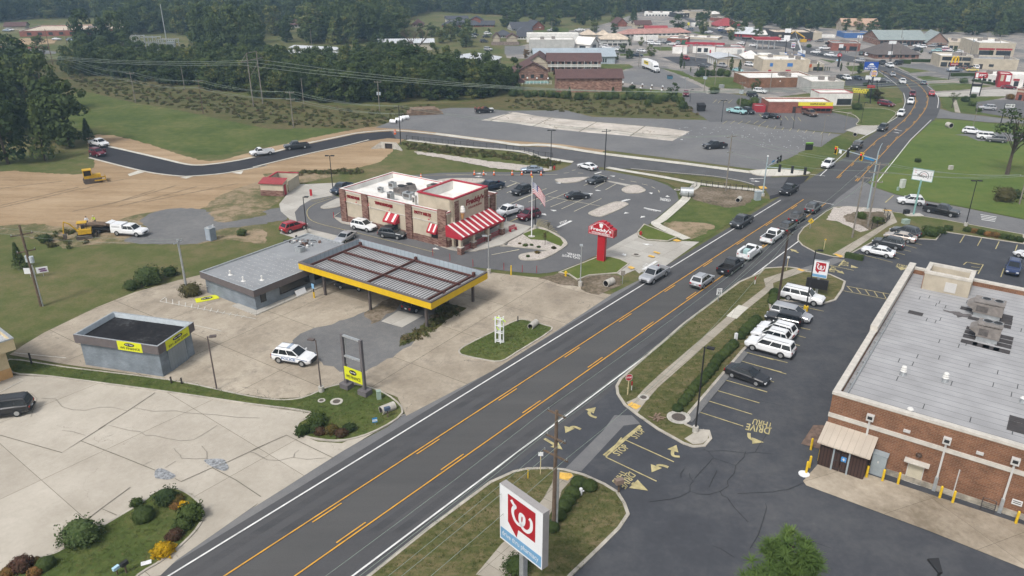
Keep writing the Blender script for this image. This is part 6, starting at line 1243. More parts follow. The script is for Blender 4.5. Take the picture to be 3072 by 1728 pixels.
# sign boards: corner points (top left, top right, bottom left) on an upright plane
def plane_sign(base_s,tl,tr,bl,at=None):
 """foot point from the base; the board hangs in the upright plane through it; returns foot, origin(bottom left), ux, uy in local metres"""
 p=pts(base_s)[0]if isinstance(base_s,str)else Vector(base_s)
 TL,TR,BL=px(tl)[0],px(tr)[0],px(bl)[0]
 zt=height(p,(TL[1]+TR[1])/2);zb=height(p,BL[1]+(TR[1]-TL[1])/2)
 a,b=ground(*TL,zt),ground(*TR,zt)
 return p,Vector((a.x-p.x,a.y-p.y,zb)),Vector((b.x-a.x,b.y-a.y,0)),Vector((0,0,zt-zb))
def board(root,o,ux,uy,mat,th=.3,name='board',edge=None):
 n=ux.cross(uy).normalized()*th;mb=MB()
 f,b=[o,o+ux,o+ux+uy,o+uy],[o-n,o+ux-n,o+ux+uy-n,o+uy-n]
 mb.add(f,[(0,1,2,3)],mat);mb.add(b,[(3,2,1,0)],mat);mb.add(f+b,[(0,4,5,1),(1,5,6,2),(2,6,7,3),(3,7,4,0)],edge or mat)
 return mb.build(name,root)
WCUR=spline([(.02,.98,0),(.13,.86,0),(.22,.8,0),(.12,.66,0),(.1,.42,0),(.22,.16,0),(.42,.12,0),(.6,.3,0),(.62,.6,0),(.47,.62,0),(.44,.34,0),(.56,.08,0),(.78,.06,0),(.95,.3,0),(.96,.62,0),(.86,.72,0)],6)
def wscript(mb,o,ux,uy,mat,w):stroke(mb,[o+ux*q.x+uy*q.y for q in WCUR],w,mat,ux.cross(uy).normalized(),.02)
def pharm_logo(root,o,ux,uy):
 n=ux.cross(uy).normalized()*.012;mb=MB();Q=lambda a,b:o+ux*a+uy*b+n
 mb.add([Q(.2,.92),Q(.84,.92),Q(.84,.4),Q(.45,.4),Q(.41,.24),Q(.2,.42)],[(0,5,4,3,2,1)],SRED)
 wscript(mb,o+ux*.27+uy*.47,ux*.5,uy*.39,SIGNW,ux.length*.065);mb.build('logo',root)
def local(P,q):return q
zt=9.6;TL=ground(1499,1449,zt);TR=ground(1629,1542,zt);c=(TL+TR)/2;c.z=0
zb=height(TL,1612)
ps=thing('pole_sign','large pharmacy sign board on a grey post in the near verge','sign',c)
o=Vector((TL.x-c.x,TL.y-c.y,zb));ux=TR-TL;ux.z=0;uy=Vector((0,0,zt-zb))
bd=board(ps,o,ux,uy,SIGNW,.6,'sign_cabinet',M('sign cabinet grey',(.3,.285,.28),.5,.05))
bs=board(bd,o+ux*.02+uy*.03,ux*.96,uy*.2,M('pharmacy blue',(.15,.32,.5),.5,.02),-.012,'blue_band');pharm_logo(bd,o,ux,uy)
mb=MB();letters(mb,'drive thru pharmacy',o+ux*.06+uy*.07,ux*.86,uy*.12,SIGNW,.02);mb.build('lettering',bd)
nn=ux.cross(uy).normalized()
mk(ps,'post',GALV,lambda m:m.box((-nn*.3+Vector((0,0,zb/2))),(.42,.42,zb),GALV,math.atan2(ux.y,ux.x)))
p,o,ux,uy=plane_sign("12:565,140","8:545,1160","8:695,1185","8:530,1315")
ps=thing('pole_sign','second pharmacy sign above a black message board by the parking row','sign',p)
bd=board(ps,o,ux,uy,SIGNW,.5,'sign_cabinet',GALV);board(bd,o+ux*.03+uy*.03,ux*.94,uy*.16,M('pharmacy blue',(0,0,0)),-.012,'blue_band');pharm_logo(bd,o,ux,uy)
board(ps,o-ux*.25-uy*.72,ux*1.42,uy*.58,BLACK,.4,'message_board');mk(ps,'post',GALV,lambda m:m.box((o.x+ux.x/2+.1,o.y+ux.y/2+.2,o.z/2),(.3,.3,o.z),GALV))
p,h=bt("7:912,1168 905,785");ky=R(-33)
py=thing('pylon_sign','tall red pylon sign with a stepped top and script lettering','sign',p,ky)
zb,zt=height(p,420+915/3.22),height(p,420+835/3.22)
mk(py,'post',SRED,lambda m:m.box((0,0,zb/2),(1.25,.6,zb),SRED))
Wp=4.3;ou=[(-.5,0),(.5,0),(.5,.52),(.4,.6),(.34,.62),(.34,.74),(.24,.78),(.22,.9),(.1,.94),(.09,1.0),(-.09,1.0),(-.1,.94),(-.22,.9),(-.24,.78),(-.34,.74),(-.34,.62),(-.4,.6),(-.5,.52)]
zh=(h-zb);th=.55;v=[(a*Wp,-th,zb+b*zh)for a,b in ou]+[(a*Wp,th,zb+b*zh)for a,b in ou];n=len(ou)
mb=MB();mb.add(v,[tuple(range(n)),tuple(reversed(range(n,2*n)))]+[(i,n+i,n+(i+1)%n,(i+1)%n)for i in range(n)],SRED);bd=mb.build('sign_cabinet',py)
mb=MB();stroke(mb,[(a*Wp*.93,-th,zb+.06*zh+b*zh*.9)for a,b in ou],.06,SIGNW,(0,-1,0),.012,True)
letters(mb,"Freddy's",(-1.75,-th,zb+zh*.24),(3.5,0,0),(0,0,zh*.32),SIGNW,.014,.03);letters(mb,'STEAKBURGERS',(-1.5,-th,zb+zh*.1),(3.0,0,0),(0,0,zh*.08),SIGNW,.014,.02)
stroke(mb,[(-1.6,-th,zb+zh*.21),(1.6,-th,zb+zh*.21)],.05,SIGNW,(0,-1,0),.014)
mb.add([(-.3,-th-.014,zb+zh*.78),(.3,-th-.014,zb+zh*.78),(.2,-th-.014,zb+zh*.6),(-.2,-th-.014,zb+zh*.6)],[(3,2,1,0)],SIGNW);disc(mb,(0,-th,zb+zh*.82),(.34,0,0),(0,0,.2),SIGNW,14,.016);mb.build('lettering',bd)
p,o,ux,uy=plane_sign("8:1505,730","8:1512,268","8:1710,298","8:1490,378")
tk=thing('pole_sign','white restaurant sign with a green frame on a tall teal post','sign',p)
TEAL=M('teal steel',(.2,.36,.34),.5,.1);bd=board(tk,o,ux,uy,SIGNW,.25,'board',TEAL);fr=MB();stroke(fr,[o,o+ux,o+ux+uy,o+uy],.14,TEAL,ux.cross(uy).normalized(),.02,True);fr.build('frame',bd)
mb=MB();letters(mb,'Tokyo',o+ux*.22+uy*.24,ux*.5,uy*.3,BLK,.02,.02);nn=ux.cross(uy).normalized()
stroke(mb,[o+ux*(.56+.23*math.cos(t))+uy*(.42+.38*math.sin(t))for t in[R(a)for a in range(-30,181,15)]],.09,BLK,nn,.02);stroke(mb,[o+ux*(.56+.13*math.cos(t))+uy*(.44+.2*math.sin(t))for t in[R(a)for a in range(0,181,20)]],.05,SRED,nn,.02)
for y in(.78,.6):letters(mb,'*',o+ux*.1+uy*(y-.06),ux*.08,uy*.14,SRED,.02,.03)
letters(mb,'JAPANESE',o+ux*.86+uy*.8,uy*-.5,ux*.05,BLK,.02);mb.build('lettering',bd)
mk(tk,'post',TEAL,lambda m:m.tube([(0,0,0),(o.x+ux.x*.5,o.y+ux.y*.5+.1,o.z+.2)],.17,TEAL,8));mk(tk,'base',CONC,lambda m:m.box((0,0,.15),(3.0,1.6,.2),CONC))
pa,ha=bt("10:905,1045 850,522");pb,hb=bt("10:1080,1112 1040,580");c=(pa+pb)/2;d=pb-pa;w=d.length;aa=math.atan2(d.y,d.x)
fs=thing('frame_sign','tall empty steel sign frame with a yellow banner low between its posts','sign',c,aa);POSTM=M('frame post grey',(.12,.11,.115),.6,.12)
for k,h in((-1,ha),(1,hb)):
 mk(fs,'post',POSTM,lambda m:m.box((k*w/2,0,(ha+hb)/4),(.32,.32,(ha+hb)/2),POSTM));mk(fs,'plinth',POSTM,lambda m:m.box((k*w/2,0,.35),(1.2,1.0,.7),POSTM))
H_=(ha+hb)/2
for z in(H_-.12,H_*.62):mk(fs,'crossbar',GALV,lambda m:m.box((0,0,z),(w-.3,.3,.16),GALV))
mk(fs,'upright',GALV,lambda m:m.box((-w/2+.3,.05,H_*.72),(.07,.07,H_*.5),GALV))
banner(fs,-w/2+.05,-.19,H_*.2,(w-.1,0,0),H_*.235,'WE FINANCE')
p,h=bt("10:2378,612 2370,352");sk=thing('sign_skeleton','bare white sign skeleton with lime bars on the grass island','sign',p,R(-20));LM=M('lime bar',(.45,.65,.05),.5,.05)
for x,y in((-.45,-.2),(-.12,.2),(.2,-.2),(.45,.2)):mk(sk,'upright',SIGNW,lambda m:m.box((x,y,h/2),(.13,.1,h),SIGNW))
for z in(.1,.42,.68,.92):mk(sk,'crossbar',SIGNW,lambda m:(m.box((0,-.2,h*z),(1.0,.06,.12),SIGNW),m.box((0,.2,h*z),(1.0,.06,.12),SIGNW)))
mk(sk,'lime_bar',LM,lambda m:(m.tube([(-.75,0,h*.86),(-.3,0,h*.95),(.3,0,h*.93),(.8,0,h*.84)],.07,LM,5),m.tube([(-.35,0,h*.92),(-.4,0,h*.6),(-.1,0,h*.5)],.06,LM,5),m.tube([(.35,0,h*.92),(.3,0,h*.55),(-.1,0,h*.5)],.05,LM,5)))
def roadsign(s,label,fn,mat=GALV,name='road_sign',cat='road sign',yaw=0):
 p,h=bt(s);t=thing(name,label,cat,p,yaw);mk(t,'post',mat,lambda m:m.box((0,0,h/2),(.08,.06,h),mat));fn(t,h);return t
def stopface(t,h):
 r=.42;mk(t,'plate',SRED,lambda m:(disc(m,(0,-.06,h-.3),(r,0,0),(0,0,r),SIGNW,8,.0),disc(m,(0,-.06,h-.3),(r*.92,0,0),(0,0,r*.92),SRED,8,.006),disc(m,(0,-.055,h-.3),(-r,0,0),(0,0,r),GALV,8,.0)))
 mk(t,'lettering',None,lambda m:letters(m,'STOP',(-.3,-.066,h-.4),(.6,0,0),(0,0,.2),SIGNW,.006,.03))
roadsign("11:1168,1118 1185,915",'red octagonal stop sign at the rounded kerb of the pharmacy drive',stopface,M('tan sign post',(.5,.42,.25),.7,.1),'stop_sign','stop sign',R(10))
def speed(t,h):
 mk(t,'plate',SIGNW,lambda m:m.box((0,-.06,h-.4),(.75,.03,.95),SIGNW));mk(t,'lettering',None,lambda m:(letters(m,'SPEED',(-.28,-.077,h-.14),(.56,0,0),(0,0,.13),BLK,.006,.02),letters(m,'LIMIT',(-.24,-.077,h-.33),(.48,0,0),(0,0,.13),BLK,.006,.02),letters(m,'35',(-.26,-.077,h-.8),(.52,0,0),(0,0,.4),BLK,.006,.03)))
roadsign("11:2040,218 2052,85",'white speed limit sign on the verge beside the silver hatchback',speed,GALV,'speed_sign','road sign',R(10))
def diamond(t,h):
 mk(t,'plate',YEL,lambda m:(disc(m,(0,-.06,h-.5),(.55,0,0),(0,0,.55),YEL,4,.0),));mk(t,'symbol',BLK,lambda m:m.box((0,-.07,h-.5),(.12,.01,.45),BLK))
roadsign("8:505,862 518,755",'yellow diamond warning sign beside the queue of cars',diamond,GALV,'warning_sign','road sign',R(0))
def back(t,h):mk(t,'plate',GREYWOOD,lambda m:m.box((0,-.05,h-.35),(.6,.03,.7),GREYWOOD))
roadsign("7:1117,1390 1120,1262",'grey backed sign by the ditch at the restaurant drive',back)
roadsign("15:325,475 328,250",'pale sign post with a small plate on the near verge',lambda t,h:mk(t,'plate',SIGNW,lambda m:m.box((0,-.05,h-.2),(.45,.03,.4),SIGNW)),M('tan sign post',(0,0,0)))
roadsign("8:280,1265 295,1120",'thin pale sign post at the pharmacy side entrance',lambda t,h:mk(t,'plate',SIGNW,lambda m:m.box((0,-.05,h-.2),(.4,.03,.3),SIGNW)),M('tan sign post',(0,0,0)))
roadsign("8:640,1062 655,955",'thin pale sign post on the clipped corner grass',lambda t,h:mk(t,'plate',YEL,lambda m:m.box((0,-.05,h-.1),(.3,.03,.2),YEL)),M('tan sign post',(0,0,0)))
roadsign("11:1165,1118 1168,1045",'tan wooden marker stub at the foot of the stop sign',lambda t,h:mk(t,'cap',None,lambda m:m.box((0,0,h),(.18,.16,.05),M('tan sign post',(0,0,0)))),M('tan sign post',(0,0,0)),'marker_post','post')
for s,lb in(("11:1205,1072 1208,980",'white marker post with a red top beside the stop sign'),("7:2395,1400 2393,1322",'white marker post with a red top on the roadside verge')):
 roadsign(s,lb,lambda t,h:mk(t,'cap',None,lambda m:m.box((0,0,h*.8),(.14,.12,h*.4),SRED)),SIGNW,'marker_post','post')
roadsign("15:205,515 212,430",'thin yellow marker stake on the near verge',lambda t,h:mk(t,'cap',None,lambda m:m.box((0,0,h),(.1,.08,.1),YEL)),YEL,'marker_post','post')
def polesign(base,tl,tr,bl,label,mat,text=(),th=.3,post=BLACK,pr=.16,shape='box',extra=None,group=None):
 p,o,ux,uy=plane_sign(base,tl,tr,bl);t=thing('pole_sign',label,'sign',p,0,group)
 c=o+ux/2;mk(t,'post',post,lambda m:m.tube([(0,0,0),(c.x,c.y+.1,o.z+uy.z*.2)],pr,post,6))
 nn=ux.cross(uy).normalized()
 if shape=='disc':
  mb=MB();disc(mb,c+uy/2,ux/2,uy/2,mat,20);disc(mb,c+uy/2-nn*th,-ux/2,uy/2,mat,20);bd=mb.build('board',t)
 else:bd=board(t,o,ux,uy,mat,th)
 if text:
  mb=MB()
  for s,x,y,w,hh,m2 in text:letters(mb,s,o+ux*x+uy*y,ux*w,uy*hh,m2,.03,.03)
  mb.build('lettering',bd)
 if extra:extra(t,bd,o,ux,uy)
 return t
BLU=M('inn sign blue',(.015,.07,.33),.45,.03);GOLD=M('arch yellow',(.72,.46,.02),.5,.03)
def inn(t,bd,o,ux,uy):
 mb=MB();nn=ux.cross(uy).normalized();q=[o+ux*(.5+.18*math.cos(R(a)))+uy*(.58+.26*math.sin(R(a)))+nn*.03 for a in range(0,181,15)];mb.add(q,[tuple(range(len(q)))],SIGNW);mb.build('emblem',bd)
polesign("4:1066,850","4:1042,598","4:1177,600","4:1040,672",'blue inn sign, topmost of the stacked signs at the bend',BLU,(("America's",.22,.36,.56,.18,SIGNW),('Best Value Inn',.06,.08,.88,.22,SIGNW)),.5,BLACK,.18,'box',inn)
def bk(t,bd,o,ux,uy):
 mb=MB();nn=ux.cross(uy).normalized()
 for y0,y1 in((.72,.88),(.14,.3)):
  q=[o+ux*x+uy*y+nn*.03 for x,y in((.2,y0),(.8,y0),(.68,y1)if y0>.5 else(.8,y1),(.32,y1)if y0>.5 else(.2,y1))];mb.add(q,[(0,1,2,3)],GOLD)
 disc(mb,o+ux/2+uy/2,ux*.5,uy*.5,BLU,20,.03,.88);mb.build('bun_emblem',bd)
polesign("4:1090,960","4:1098,672","4:1172,672","4:1098,750",'round burger sign on a pole below the blue inn sign',SIGNW,(('BURGER',.14,.52,.72,.16,SRED),('KING',.2,.32,.6,.18,SRED)),.3,BLACK,.16,'disc',bk)
polesign("4:1090,1000","4:1068,825","4:1140,825","4:1068,848",'long low red sign box at the stacked roadside signs',SRED,(),.4)
polesign("4:1150,880","4:1052,730","4:1110,730","4:1052,768",'white board left of the burger sign pole',SIGNW,(),.3);polesign("4:1160,860","4:1130,750","4:1192,750","4:1130,778",'white board right of the burger sign pole',SIGNW,(),.3)
p,o,ux,uy=plane_sign("4:978,1000","4:922,850","4:1076,862","4:924,893");wf=thing('pole_sign','yellow block letter waffle sign on a pole by the dark bush','sign',p)
mk(wf,'post',BLACK,lambda m:m.tube([(0,0,0),(o.x+ux.x*.5,o.y+ux.y*.5+.2,o.z+.3)],.15,BLACK,6))
for r_,(wd,x0,n_)in enumerate((('WAFFLE',0,6),('HOUSE',.08,5))):
 for k,ch in enumerate(wd):
  a=o+ux*(x0+k*(1-2*x0)/n_)+uy*(.52-.52*r_);bd=board(wf,a,ux*(.9-1.8*x0)/n_,uy*.46,LIME if False else M('sign yellow',(.68,.6,.05),.5,.03),.25,'letter_panel')
  mb=MB();letters(mb,ch,a+ux*.025+uy*.08,ux*(.9-1.8*x0)/n_*.66,uy*.3,BLK,.03,.03);mb.build('lettering',bd)
p,o,ux,uy=plane_sign("4:1845,770","4:1870,608","4:1946,606","4:1868,632");mc=thing('pole_sign','golden arches over a red board on a tall post','sign',p)
mk(mc,'post',BLACK,lambda m:m.tube([(0,0,0),(o.x+ux.x*.2,o.y+ux.y*.2+.2,o.z+.3)],.15,BLACK,6));bd=board(mc,o,ux,uy,SRED,.3);mb=MB();letters(mb,"McDonald's",o+ux*.08+uy*.25,ux*.84,uy*.45,SIGNW,.03,.02);mb.build('lettering',bd)
zz=uy.z*2.5
for k in(0,1):mk(mc,'arch',GOLD,lambda m:m.tube([o+ux*(.06+.46*k+.42*t)+uy+Vector((0,0,zz*(1-abs(2*t-1)**2.6)))for t in[i/12 for i in range(13)]],.22,GOLD,6))
board(mc,o+ux*.02-uy*1.9,ux*.65,uy*1.3,SIGNW,.25,'lower_board')
p,o,ux,uy=plane_sign("4:2105,925","4:2112,698","4:2226,702","4:2114,752");kf=thing('pole_sign','red KFC sign on twin black posts above lower boards','sign',p)
bd=board(kf,o,ux,uy,SRED,.4);mb=MB();letters(mb,'KFC',o+ux*.36+uy*.3,ux*.56,uy*.42,SIGNW,.03,.04);mb.build('lettering',bd);board(bd,o+ux*.06+uy*.1,ux*.22,uy*.8,SIGNW,-.02,'emblem_panel')
for k in(-.05,.75):mk(kf,'post',BLACK,lambda m:m.tube([o+ux*k-Vector((0,0,o.z)),o+ux*k+uy*.5],.2,BLACK,6))
board(kf,o+ux*0-uy*1.5,ux*.75,uy*.4,BLACK,.3,'lower_board');board(kf,o-uy*2.6,ux*.75,uy*1.0,SIGNW,.3,'lower_board')
p,o,ux,uy=plane_sign("f:2150,1190","f:2222,718","f:2415,722","f:2215,792");bo=thing('pole_sign','black and white tyre shop sign on two thin posts at the right edge','sign',p)
bd=board(bo,o,ux,uy,BLACK,.3);board(bd,o+ux*.03+uy*.05,ux*.94,uy*.9,SIGNW,-.015,'panel');mb=MB();letters(mb,'BIG',o+ux*.1+uy*.4,ux*.48,uy*.42,BLK,.03,.04);letters(mb,'TIRES',o+ux*.12+uy*.14,ux*.4,uy*.18,BLK,.03,.02);disc(mb,o+ux*.78+uy*.52,ux*.13,uy*.32,BLK,16,.03,.45);mb.build('lettering',bd)
for k in(0,1):mk(bo,'post',BLACK,lambda m:m.tube([o+ux*k-Vector((0,0,o.z)),o+ux*k],.14,BLACK,6))
polesign("4:780,645","4:778,515","4:823,515","4:778,552",'round ice cream shop sign on a black column',SRED,(('DQ',.26,.32,.48,.38,SIGNW),),.3,BLACK,.5,'disc',lambda t,bd,o,ux,uy:board(t,o-uy*1.0+ux*.0,ux*.9,uy*.4,M('pale blue board',(.4,.6,.75),.5,.03),.3,'lower_board'))
for b_,a1,a2,a3,lb,mt_ in(("d:910,640","d:872,430","d:948,432","d:868,540",'fuel price sign with red and blue rows',SIGNW),("d:740,640","d:748,165","d:866,168","d:745,245",'tall blank white board above the crane yard',SIGNW),("d:745,660","d:728,295","d:846,298","d:728,400",'stack of white tenant boards on the pole below the blank board',SIGNW),("d:1570,560","d:1520,428","d:1620,430","d:1520,470",'black message board before the brick corner shop',BLACK),("d:1800,640","d:1795,470","d:1875,470","d:1795,540",'grey tenant sign above the ice cream sign',SIGNW),("e:210,800","e:185,405","e:325,405","e:180,465",'wide white sign above the brown hipped roof',SIGNW),("e:190,800","e:168,607","e:250,607","e:165,675",'square white sign below the wide one at the hipped roof',SIGNW),("c:2400,900","c:2360,725","c:2545,725","c:2360,760",'dark framed empty sign by the red barn',BLACK),("c:1325,580","c:1308,435","c:1348,435","c:1308,490",'small black and yellow sign on the far town road',M('sign yellow',(0,0,0)))):
 polesign(b_,a1,a2,a3,lb,mt_,(),.3,extra=(lambda t,bd,o,ux,uy:[board(bd,o+ux*.1+uy*y,ux*.8,uy*q,m_,-.02,'price_row')for y,q,m_ in((.75,.1,SRED),(.55,.1,BLU),(.2,.26,WINEP))])if 'price' in lb else None)
p,o,ux,uy=plane_sign("8:505,100","8:472,60","8:538,58","8:474,95");gs=thing('low_sign','low black sign with a green top on the old lot edge','sign',p);board(gs,Vector((o.x,o.y,.1)),ux,Vector((0,0,1.6)),BLACK,.4);board(gs,Vector((o.x,o.y,1.35)),ux,Vector((0,0,.5)),M('sign green',(.2,.45,.05),.5,0),.41,'green_top')
p=pts("9:2000,185")[0];fb2=thing('fallen_banner','yellow banner lying flat on the concrete beside the grey shop','banner',p,R(30));mk(fb2,'sheet',LIME,lambda m:m.box((0,0,.09),(3.0,1.5,.04),LIME));mb=MB();disc(mb,(0,.1,.1),(.8,0,0),(0,.45,0),BLK,18,.02);letters(mb,'Car City',(-.6,-.1,.1),(1.2,0,0),(0,.4,0),M('banner white',(0,0,0)),.03,.02);mb.build('lettering',fb2)
p,h=bt("5:360,1320 360,1245");b3=thing('sale_board','pair of white notice boards standing in the left field','sign',p,R(15))
for k in(-1,1):mk(b3,'board',SIGNW,lambda m:m.box((k*.85,0,1.0),(1.5,.06,.9),SIGNW,k*.2));mk(b3,'leg',GALV,lambda m:m.box((k*.85,.05,.3),(.06,.06,.6),GALV))
mk(b3,'print',None,lambda m:[m.box((.9+q*.1,-.06+q*.02,1.15-q*.3),(.9,.02,.2),M('purple print',(.15,.06,.16),.6,.5,4),.2)for q in(0,1)])
p,h=bt("10:1178,1415 1172,1362");b4=thing('yard_sign','small blue striped yard sign on the grass near the culvert','sign',p,R(20));mk(b4,'plate',None,lambda m:(m.box((0,0,.75),(.5,.03,.55),M('street sign blue',(0,0,0))),m.box((0,-.02,.8),(.5,.02,.08),SIGNW),m.box((0,-.02,.66),(.5,.02,.08),SIGNW)));mk(b4,'leg',GALV,lambda m:m.box((0,.02,.25),(.04,.03,.5),GALV))
for s,lb,d,mt_ in(("13:1415,1335",'white sheet of cardboard lying on the grass by the yellow bush',(.75,.45,.02),SIGNW),("10:470,150",'white board leaning at the shop wall',(.02,.02,.02),SIGNW)):
 p=pts(s)[0]
 if d[0]>.1:mk(thing('loose_board',lb,'board',p,R(25)),'sheet',mt_,lambda m:m.box((0,0,.15),d,mt_))
 else:t=thing('loose_board',lb,'board',p,SA+math.pi/2);mk(t,'sheet',mt_,lambda m:m.add([(-.9,0,.22),(.9,0,.22),(.9,.35,.9),(-.9,.35,.9)],[(0,1,2,3)],mt_))
 # flag
p,h=bt("7:240,937 255,362");fp=thing('flag_pole','white flag pole at the tip of the stone bed','flag pole',p)
mk(fp,'pole',SIGNW,lambda m:m.tube([(0,0,0),(0,0,h)],.09,SIGNW,8,.05));mk(fp,'base',CONC,lambda m:m.cyl((0,0,0),.6,.16,CONC,12));mk(fp,'finial',GOLD,lambda m:m.ball((0,0,h+.1),.14,GOLD,8,6))
fl_=thing('flag','american flag hanging slack from the white pole','flag',p+Vector((0,0,0)))
zt=h-.75;FL,FH2=3.0,1.9;yw=R(-20)
def fpt(u,v):
 x=.08+u*FL*.72;z=zt-v*FH2-u*u*1.7-u*.55;y=.16*math.sin(u*7+v*1.5)*u+.1*math.sin(u*13)
 return Vector((x*math.cos(yw)-y*math.sin(yw),x*math.sin(yw)+y*math.cos(yw),z))
FR,FB_=M('flag red',(.36,.02,.03),.8,.05),M('flag blue',(.03,.045,.16),.8,.05)
mb=MB();NU=18
for r_ in range(13):
 for i in range(NU):
  if r_<7 and i<NU*.4:m_=FB_
  else:m_=FR if r_%2==0 else SIGNW
  mb.quad(fpt(i/NU,(r_+1)/13),fpt((i+1)/NU,(r_+1)/13),fpt((i+1)/NU,r_/13),fpt(i/NU,r_/13),m_)
mb.build('cloth',fl_)
mb=MB()
for i in range(9):
 for j in range(6 if i%2==0 else 5):
  c=fpt(.025+.375*(j+.5+(.5 if i%2 else 0))/6.3,(i+.6)/18)
  for sg in(-1,1):n=Vector((math.sin(yw),-math.cos(yw),0))*.03*sg;mb.add([c+n+Vector((math.cos(yw)*math.cos(t)*.05,math.sin(yw)*math.cos(t)*.05,math.sin(t)*.05))for t in[k*math.pi*2/5 for k in range(5)]],[tuple(range(5))if sg>0 else tuple(reversed(range(5)))],SIGNW)
mb.build('star',fl_)
# fences
def fence(s,label,n,h=1.2,mat=BLACK,name='fence',solid=None,cat='fence'):
 P=pts(s);c=P[0].copy();t=thing(name,label,cat,c)
 L_=[(b-a).length for a,b in zip(P,P[1:])];tot=sum(L_)
 def at(d):
  for a,b,l in zip(P,P[1:],L_):
   if d<=l+1e-6:return a+(b-a)*(d/l)
   d-=l
  return P[-1]
 for k in range(n+1):q=at(tot*k/n)-c;mk(t,'post',mat,lambda m:m.box((q.x,q.y,h/2),(.08,.08,h),mat))
 for z in(.15,h-.08):mk(t,'rail',mat,lambda m:m.tube([p-c+Vector((0,0,z))for p in P],.03,mat,4))
 if solid is None:
  pk=MB();m_=int(tot/.35)
  for k in range(m_):q=at(tot*(k+.5)/m_)-c;pk.box((q.x,q.y,h*.5),(.025,.025,h*.85),mat)
  pk.build('infill',t)
 else:
  pk=MB()
  for a,b in zip(P,P[1:]):a2,b2=a-c,b-c;nn=Vector((0,0,1)).cross(b2-a2).normalized()*.03;pk.add([a2+nn,b2+nn,b2+nn+Vector((0,0,h)),a2+nn+Vector((0,0,h)),a2-nn,b2-nn,b2-nn+Vector((0,0,h)),a2-nn+Vector((0,0,h))],[(0,1,2,3),(5,4,7,6),(3,2,6,7),(1,5,6,2),(4,0,3,7)],solid)
  pk.build('panel',t)
fence("2:1480,1352 2000,1408 2576,1458 7:300,158 440,172",'long black railing along the new side road above the stone bank',24)
fence("7:1875,442 2100,472 2388,502",'black railing above the culvert beside the walk',9)
fence("7:1752,560 1755,500 1835,450",'short black railing at the culvert mouth',4)
fence("8:1222,715 1278,770 1235,815 1100,870",'black chain fence round the rocky ditch at the corner',6)
WOODF=M('grey fence boards',(.2,.16,.14),.9,.25,1.2)
fence("b:-40,745 500,745",'plank fence behind the small tan houses',10,1.8,WOODF,'plank_fence',WOODF)
fence("3:120,815 430,815",'pale pool fence before the brick motel lobby',9,1.3,SIGNW)
fence("1:480,470 100,470 -30,455",'long low school fence by the street',8,1.0,GREYWOOD,'fence',RBRICK)
w_=sheet('swimming_pool',"3:180,785 400,782 410,805 170,808",M('pool water',(.2,.42,.4),.15,.1,spec=.6),40)
# cones, barrels, bollards, posts
def cone(s,i):
 p=pts(s)[0];t=thing('traffic_cone','orange traffic cone in the row along the back lane of the restaurant lot','traffic cone',(p.x,p.y,.06),0,'cones along the back lane')
 mk(t,'base',BLACK,lambda m:m.box((0,0,.03),(.5,.5,.06),BLACK));mk(t,'cone',ORANGE,lambda m:m.cyl((0,0,.05),.24,.95,ORANGE,10,.05));mk(t,'band',SIGNW,lambda m:m.cyl((0,0,.5),.165,.18,SIGNW,10,.125));return t
for i,s in enumerate(("6:1620,368","6:2135,340","6:2225,342","6:2325,342","6:2500,342","7:55,340","7:147,340","7:238,345","7:332,345")):cone(s,i)
p=pts("2:1370,1298")[0];t=thing('traffic_barrel','orange barrel standing on the new side road','traffic barrel',p);mk(t,'drum',ORANGE,lambda m:m.cyl((0,0,.05),.32,1.1,ORANGE,12,.26));mk(t,'band',SIGNW,lambda m:(m.cyl((0,0,.55),.305,.12,SIGNW,12),m.cyl((0,0,.85),.29,.12,SIGNW,12)))
def bollard(s,label,h=1.25,r=.11,mat=YEL,group='yellow bollards along the pharmacy wall',name='bollard'):
 p=pts(s)[0];t=thing(name,label,'bollard',p,0,group);mk(t,'post',mat,lambda m:(m.cyl((0,0,0),r,h,mat,10),m.ball((0,0,h),r,mat,10,6)))
for s,l in(("16:515,232",'yellow bollard beside the brick planter'),("16:500,405",'yellow bollard behind the one on the white footing'),("16:592,338",'yellow bollard at the corner of the brown enclosure'),("16:470,458",'yellow bollard on a white footing at the apron corner'),("16:1050,502",'yellow bollard left of the grey electric cabinet'),("16:1205,537",'yellow bollard in front of the grey electric cabinet'),("16:1355,567",'yellow bollard beside the tan door'),("16:1757,702",'yellow bollard right of the middle downspout'),("16:1882,748",'yellow bollard below the thin wall pipe'),("16:2492,948",'yellow bollard by the white wall notice')):bollard(s,l)
bollard("6:2490,1308",'yellow bollard at the kerb below the restaurant lot lamp',1.5,.1,YEL,None);p=pts("16:450,470")[0]
mk(thing('footing','white concrete footing under the corner bollard','footing',p),'block',SIGNW,lambda m:m.cyl((0,0,0),.5,.12,SIGNW,12))
for s in("6:1735,1122","6:1900,1168","6:2122,1222","6:2420,1255","7:150,1278","7:290,1284"):bollard(s,'thin red post in the row along the lower edge of the restaurant lot',1.15,.04,SRED,'thin red posts along the lot edge','edge_post')
bollard("6:778,755",'thin red post at the kerb left of the white car',1.1,.06,SRED,None,'edge_post')
p=pts("6:560,548")[0];t=thing('menu_sign','small red upright sign on the concrete apron','sign',p);mk(t,'board',SRED,lambda m:m.box((0,0,.85),(.45,.12,1.3),SRED));mk(t,'base',CONC,lambda m:m.box((0,0,.1),(.6,.3,.2),CONC))
for s,l in(("10:100,0",''),):pass
